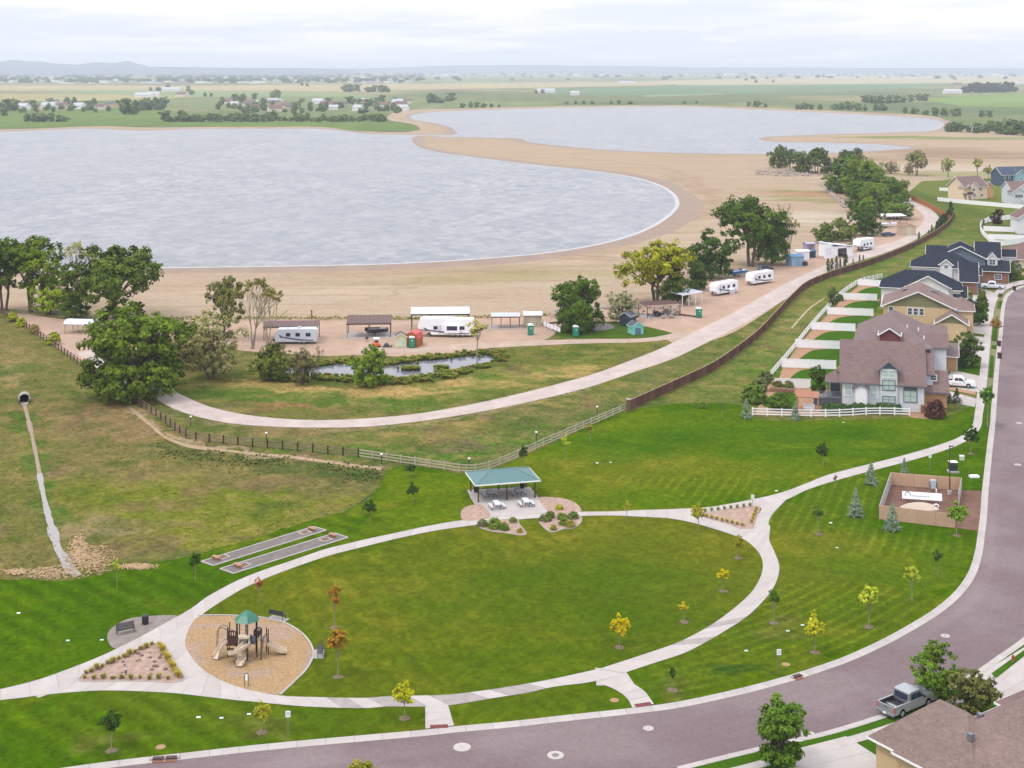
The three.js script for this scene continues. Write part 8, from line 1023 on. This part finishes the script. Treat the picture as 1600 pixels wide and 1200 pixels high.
  byX([...Array(14)].map(() => [8 + R() * 170, 164 + R() * 8, 13 + R() * 5])).forEach(([x, y, w], i) => farHouse(x, y, w, i * 7, `small house among the far left trees, ${nth(i)} from the left`, 'far left houses'));
  [[262, 142.5, 26, 2, 'white barn on the far fields left of centre'], [275, 142.5, 22, 2, 'second white barn on the far fields left of centre'], [225, 152, 34, 2, 'long white farm shed beside the tall tree clump'], [240, 151, 24, 2, 'short white farm shed beside the tall tree clump'], [285, 151, 24, 0, 'pale farm shed right of the tall clump'], [858, 145, 26, 2, 'white round-roofed barn beyond the far lake'], [846, 145, 22, 2, 'white farm house beyond the far lake'], [898, 149, 18, 2, 'small white shed beyond the far lake'], [980, 131, 60, 2, 'long white shed on the tan field'], [1488, 146, 40, 2, 'pale farm shed beside the dark grove'], [1496, 134, 26, 1, 'reddish barn beside the dark grove'], [1140, 117.5, 110, 2, 'large white building near the horizon'], [1594, 132, 40, 2, 'white shed at the right horizon'], [1524, 206, 9, 2, 'white cabin in the right lakeside camp'], [1584, 205, 9, 2, 'second white cabin in the right lakeside camp']].forEach(([x, y, w, k, l]) => farHouse(x, y, w, k, l));
  // scattered specks of the distant towns
  const dummy = new THREE.Object3D(), sp = new THREE.InstancedMesh(box(1, 1, 1), std(0xffffff, 0.9), 420); for (let i = 0; i < 420; i++) { const k = R(), x = k < 0.35 ? R() * 640 : 640 + R() * 1000, y = k < 0.35 ? 122 + R() * 9 : 113.5 + Math.pow(R(), 1.4) * 8, p = G(x, y); dummy.position.copy(p); dummy.rotation.y = R(); const s = (y < 118 ? 20 : 12) + R() * 18; dummy.scale.set(s * 1.6, s * 0.5, s); dummy.updateMatrix(); sp.setMatrixAt(i, dummy.matrix); const c = 0.4 + 0.4 * R(); sp.setColorAt(i, new THREE.Color().setRGB(c, c * 0.97, c * 0.95)); } sp.name = 'distant_town'; sp.userData = { kind: 'stuff', label: 'scattered distant town buildings below the hills' }; scene.add(sp);
  const wd = new THREE.InstancedMesh(KINDS.far2.crown, leafMat([70, 92, 66]), 700); for (let i = 0; i < 700; i++) { const k = R(), x = k < 0.55 ? -40 + R() * 700 : 600 + R() * 1040, y = k < 0.55 ? 117 + Math.pow(R(), 1.3) * 13 : 113 + R() * R() * 14, p = G(x, y); dummy.position.copy(p); dummy.rotation.y = R() * 6; const s = 11 + R() * 10; dummy.scale.set(s * 1.8, s, s * 1.4); dummy.updateMatrix(); wd.setMatrixAt(i, dummy.matrix); } wd.name = 'distant_woodland'; wd.userData = { kind: 'stuff', label: 'hazy distant trees below the hills' }; scene.add(wd);
}
// hills on the horizon
function hills(label, prof, dist, depth, rgb, seed) {
  const n = 220, m = 14, pos = [], idx = [], c = new THREE.CatmullRomCurve3(prof.map(([x, y]) => V(x, y, 0))), top = (px) => { for (let i = 1; i < prof.length; i++) if (px <= prof[i][0]) { const t = (px - prof[i - 1][0]) / (prof[i][0] - prof[i - 1][0]); return lerp(prof[i - 1][1], prof[i][1], t * t * (3 - 2 * t)); } return prof[prof.length - 1][1]; };
  const x0 = prof[0][0], x1 = prof[prof.length - 1][0];
  for (let j = 0; j <= m; j++) for (let i = 0; i <= n; i++) { const px = lerp(x0, x1, i / n), t = j / m, z = dist - depth * (1 - t), X = (px - 800) * dist / F, hr = Math.max(0, H + (HORIZON - top(px)) / F * dist), k = Math.pow(t, 1.5), sp = (fbm(px * 0.05 + seed, t * 3 + seed, 4) - 0.5) * 0.7 * (1 - Math.abs(t * 2 - 1)); const y = hr * clamp(k + sp * (1 - t * 0.6), 0, 1.02) - 0.3 + (t > 0.98 ? hr * 0.05 * (noise(px * 0.22, seed) - 0.5) : 0); pos.push(X * (z / dist * 0.4 + 0.6), y, -z); }
  for (let j = 0; j < m; j++) for (let i = 0; i < n; i++) { const a = j * (n + 1) + i; idx.push(a, a + 1, a + n + 1, a + 1, a + n + 2, a + n + 1); }
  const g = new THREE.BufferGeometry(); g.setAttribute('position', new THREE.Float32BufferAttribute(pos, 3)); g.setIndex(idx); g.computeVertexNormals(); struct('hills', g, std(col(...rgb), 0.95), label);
}
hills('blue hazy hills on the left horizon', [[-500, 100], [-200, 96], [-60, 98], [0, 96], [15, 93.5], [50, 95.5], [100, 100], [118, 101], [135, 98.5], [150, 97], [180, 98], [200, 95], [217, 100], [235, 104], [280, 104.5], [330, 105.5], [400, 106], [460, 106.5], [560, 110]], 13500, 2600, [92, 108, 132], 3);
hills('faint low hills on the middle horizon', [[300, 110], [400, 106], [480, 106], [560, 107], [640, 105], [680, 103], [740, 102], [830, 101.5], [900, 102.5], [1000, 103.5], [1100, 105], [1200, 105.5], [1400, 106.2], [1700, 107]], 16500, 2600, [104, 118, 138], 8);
renderer.render(scene, camera);
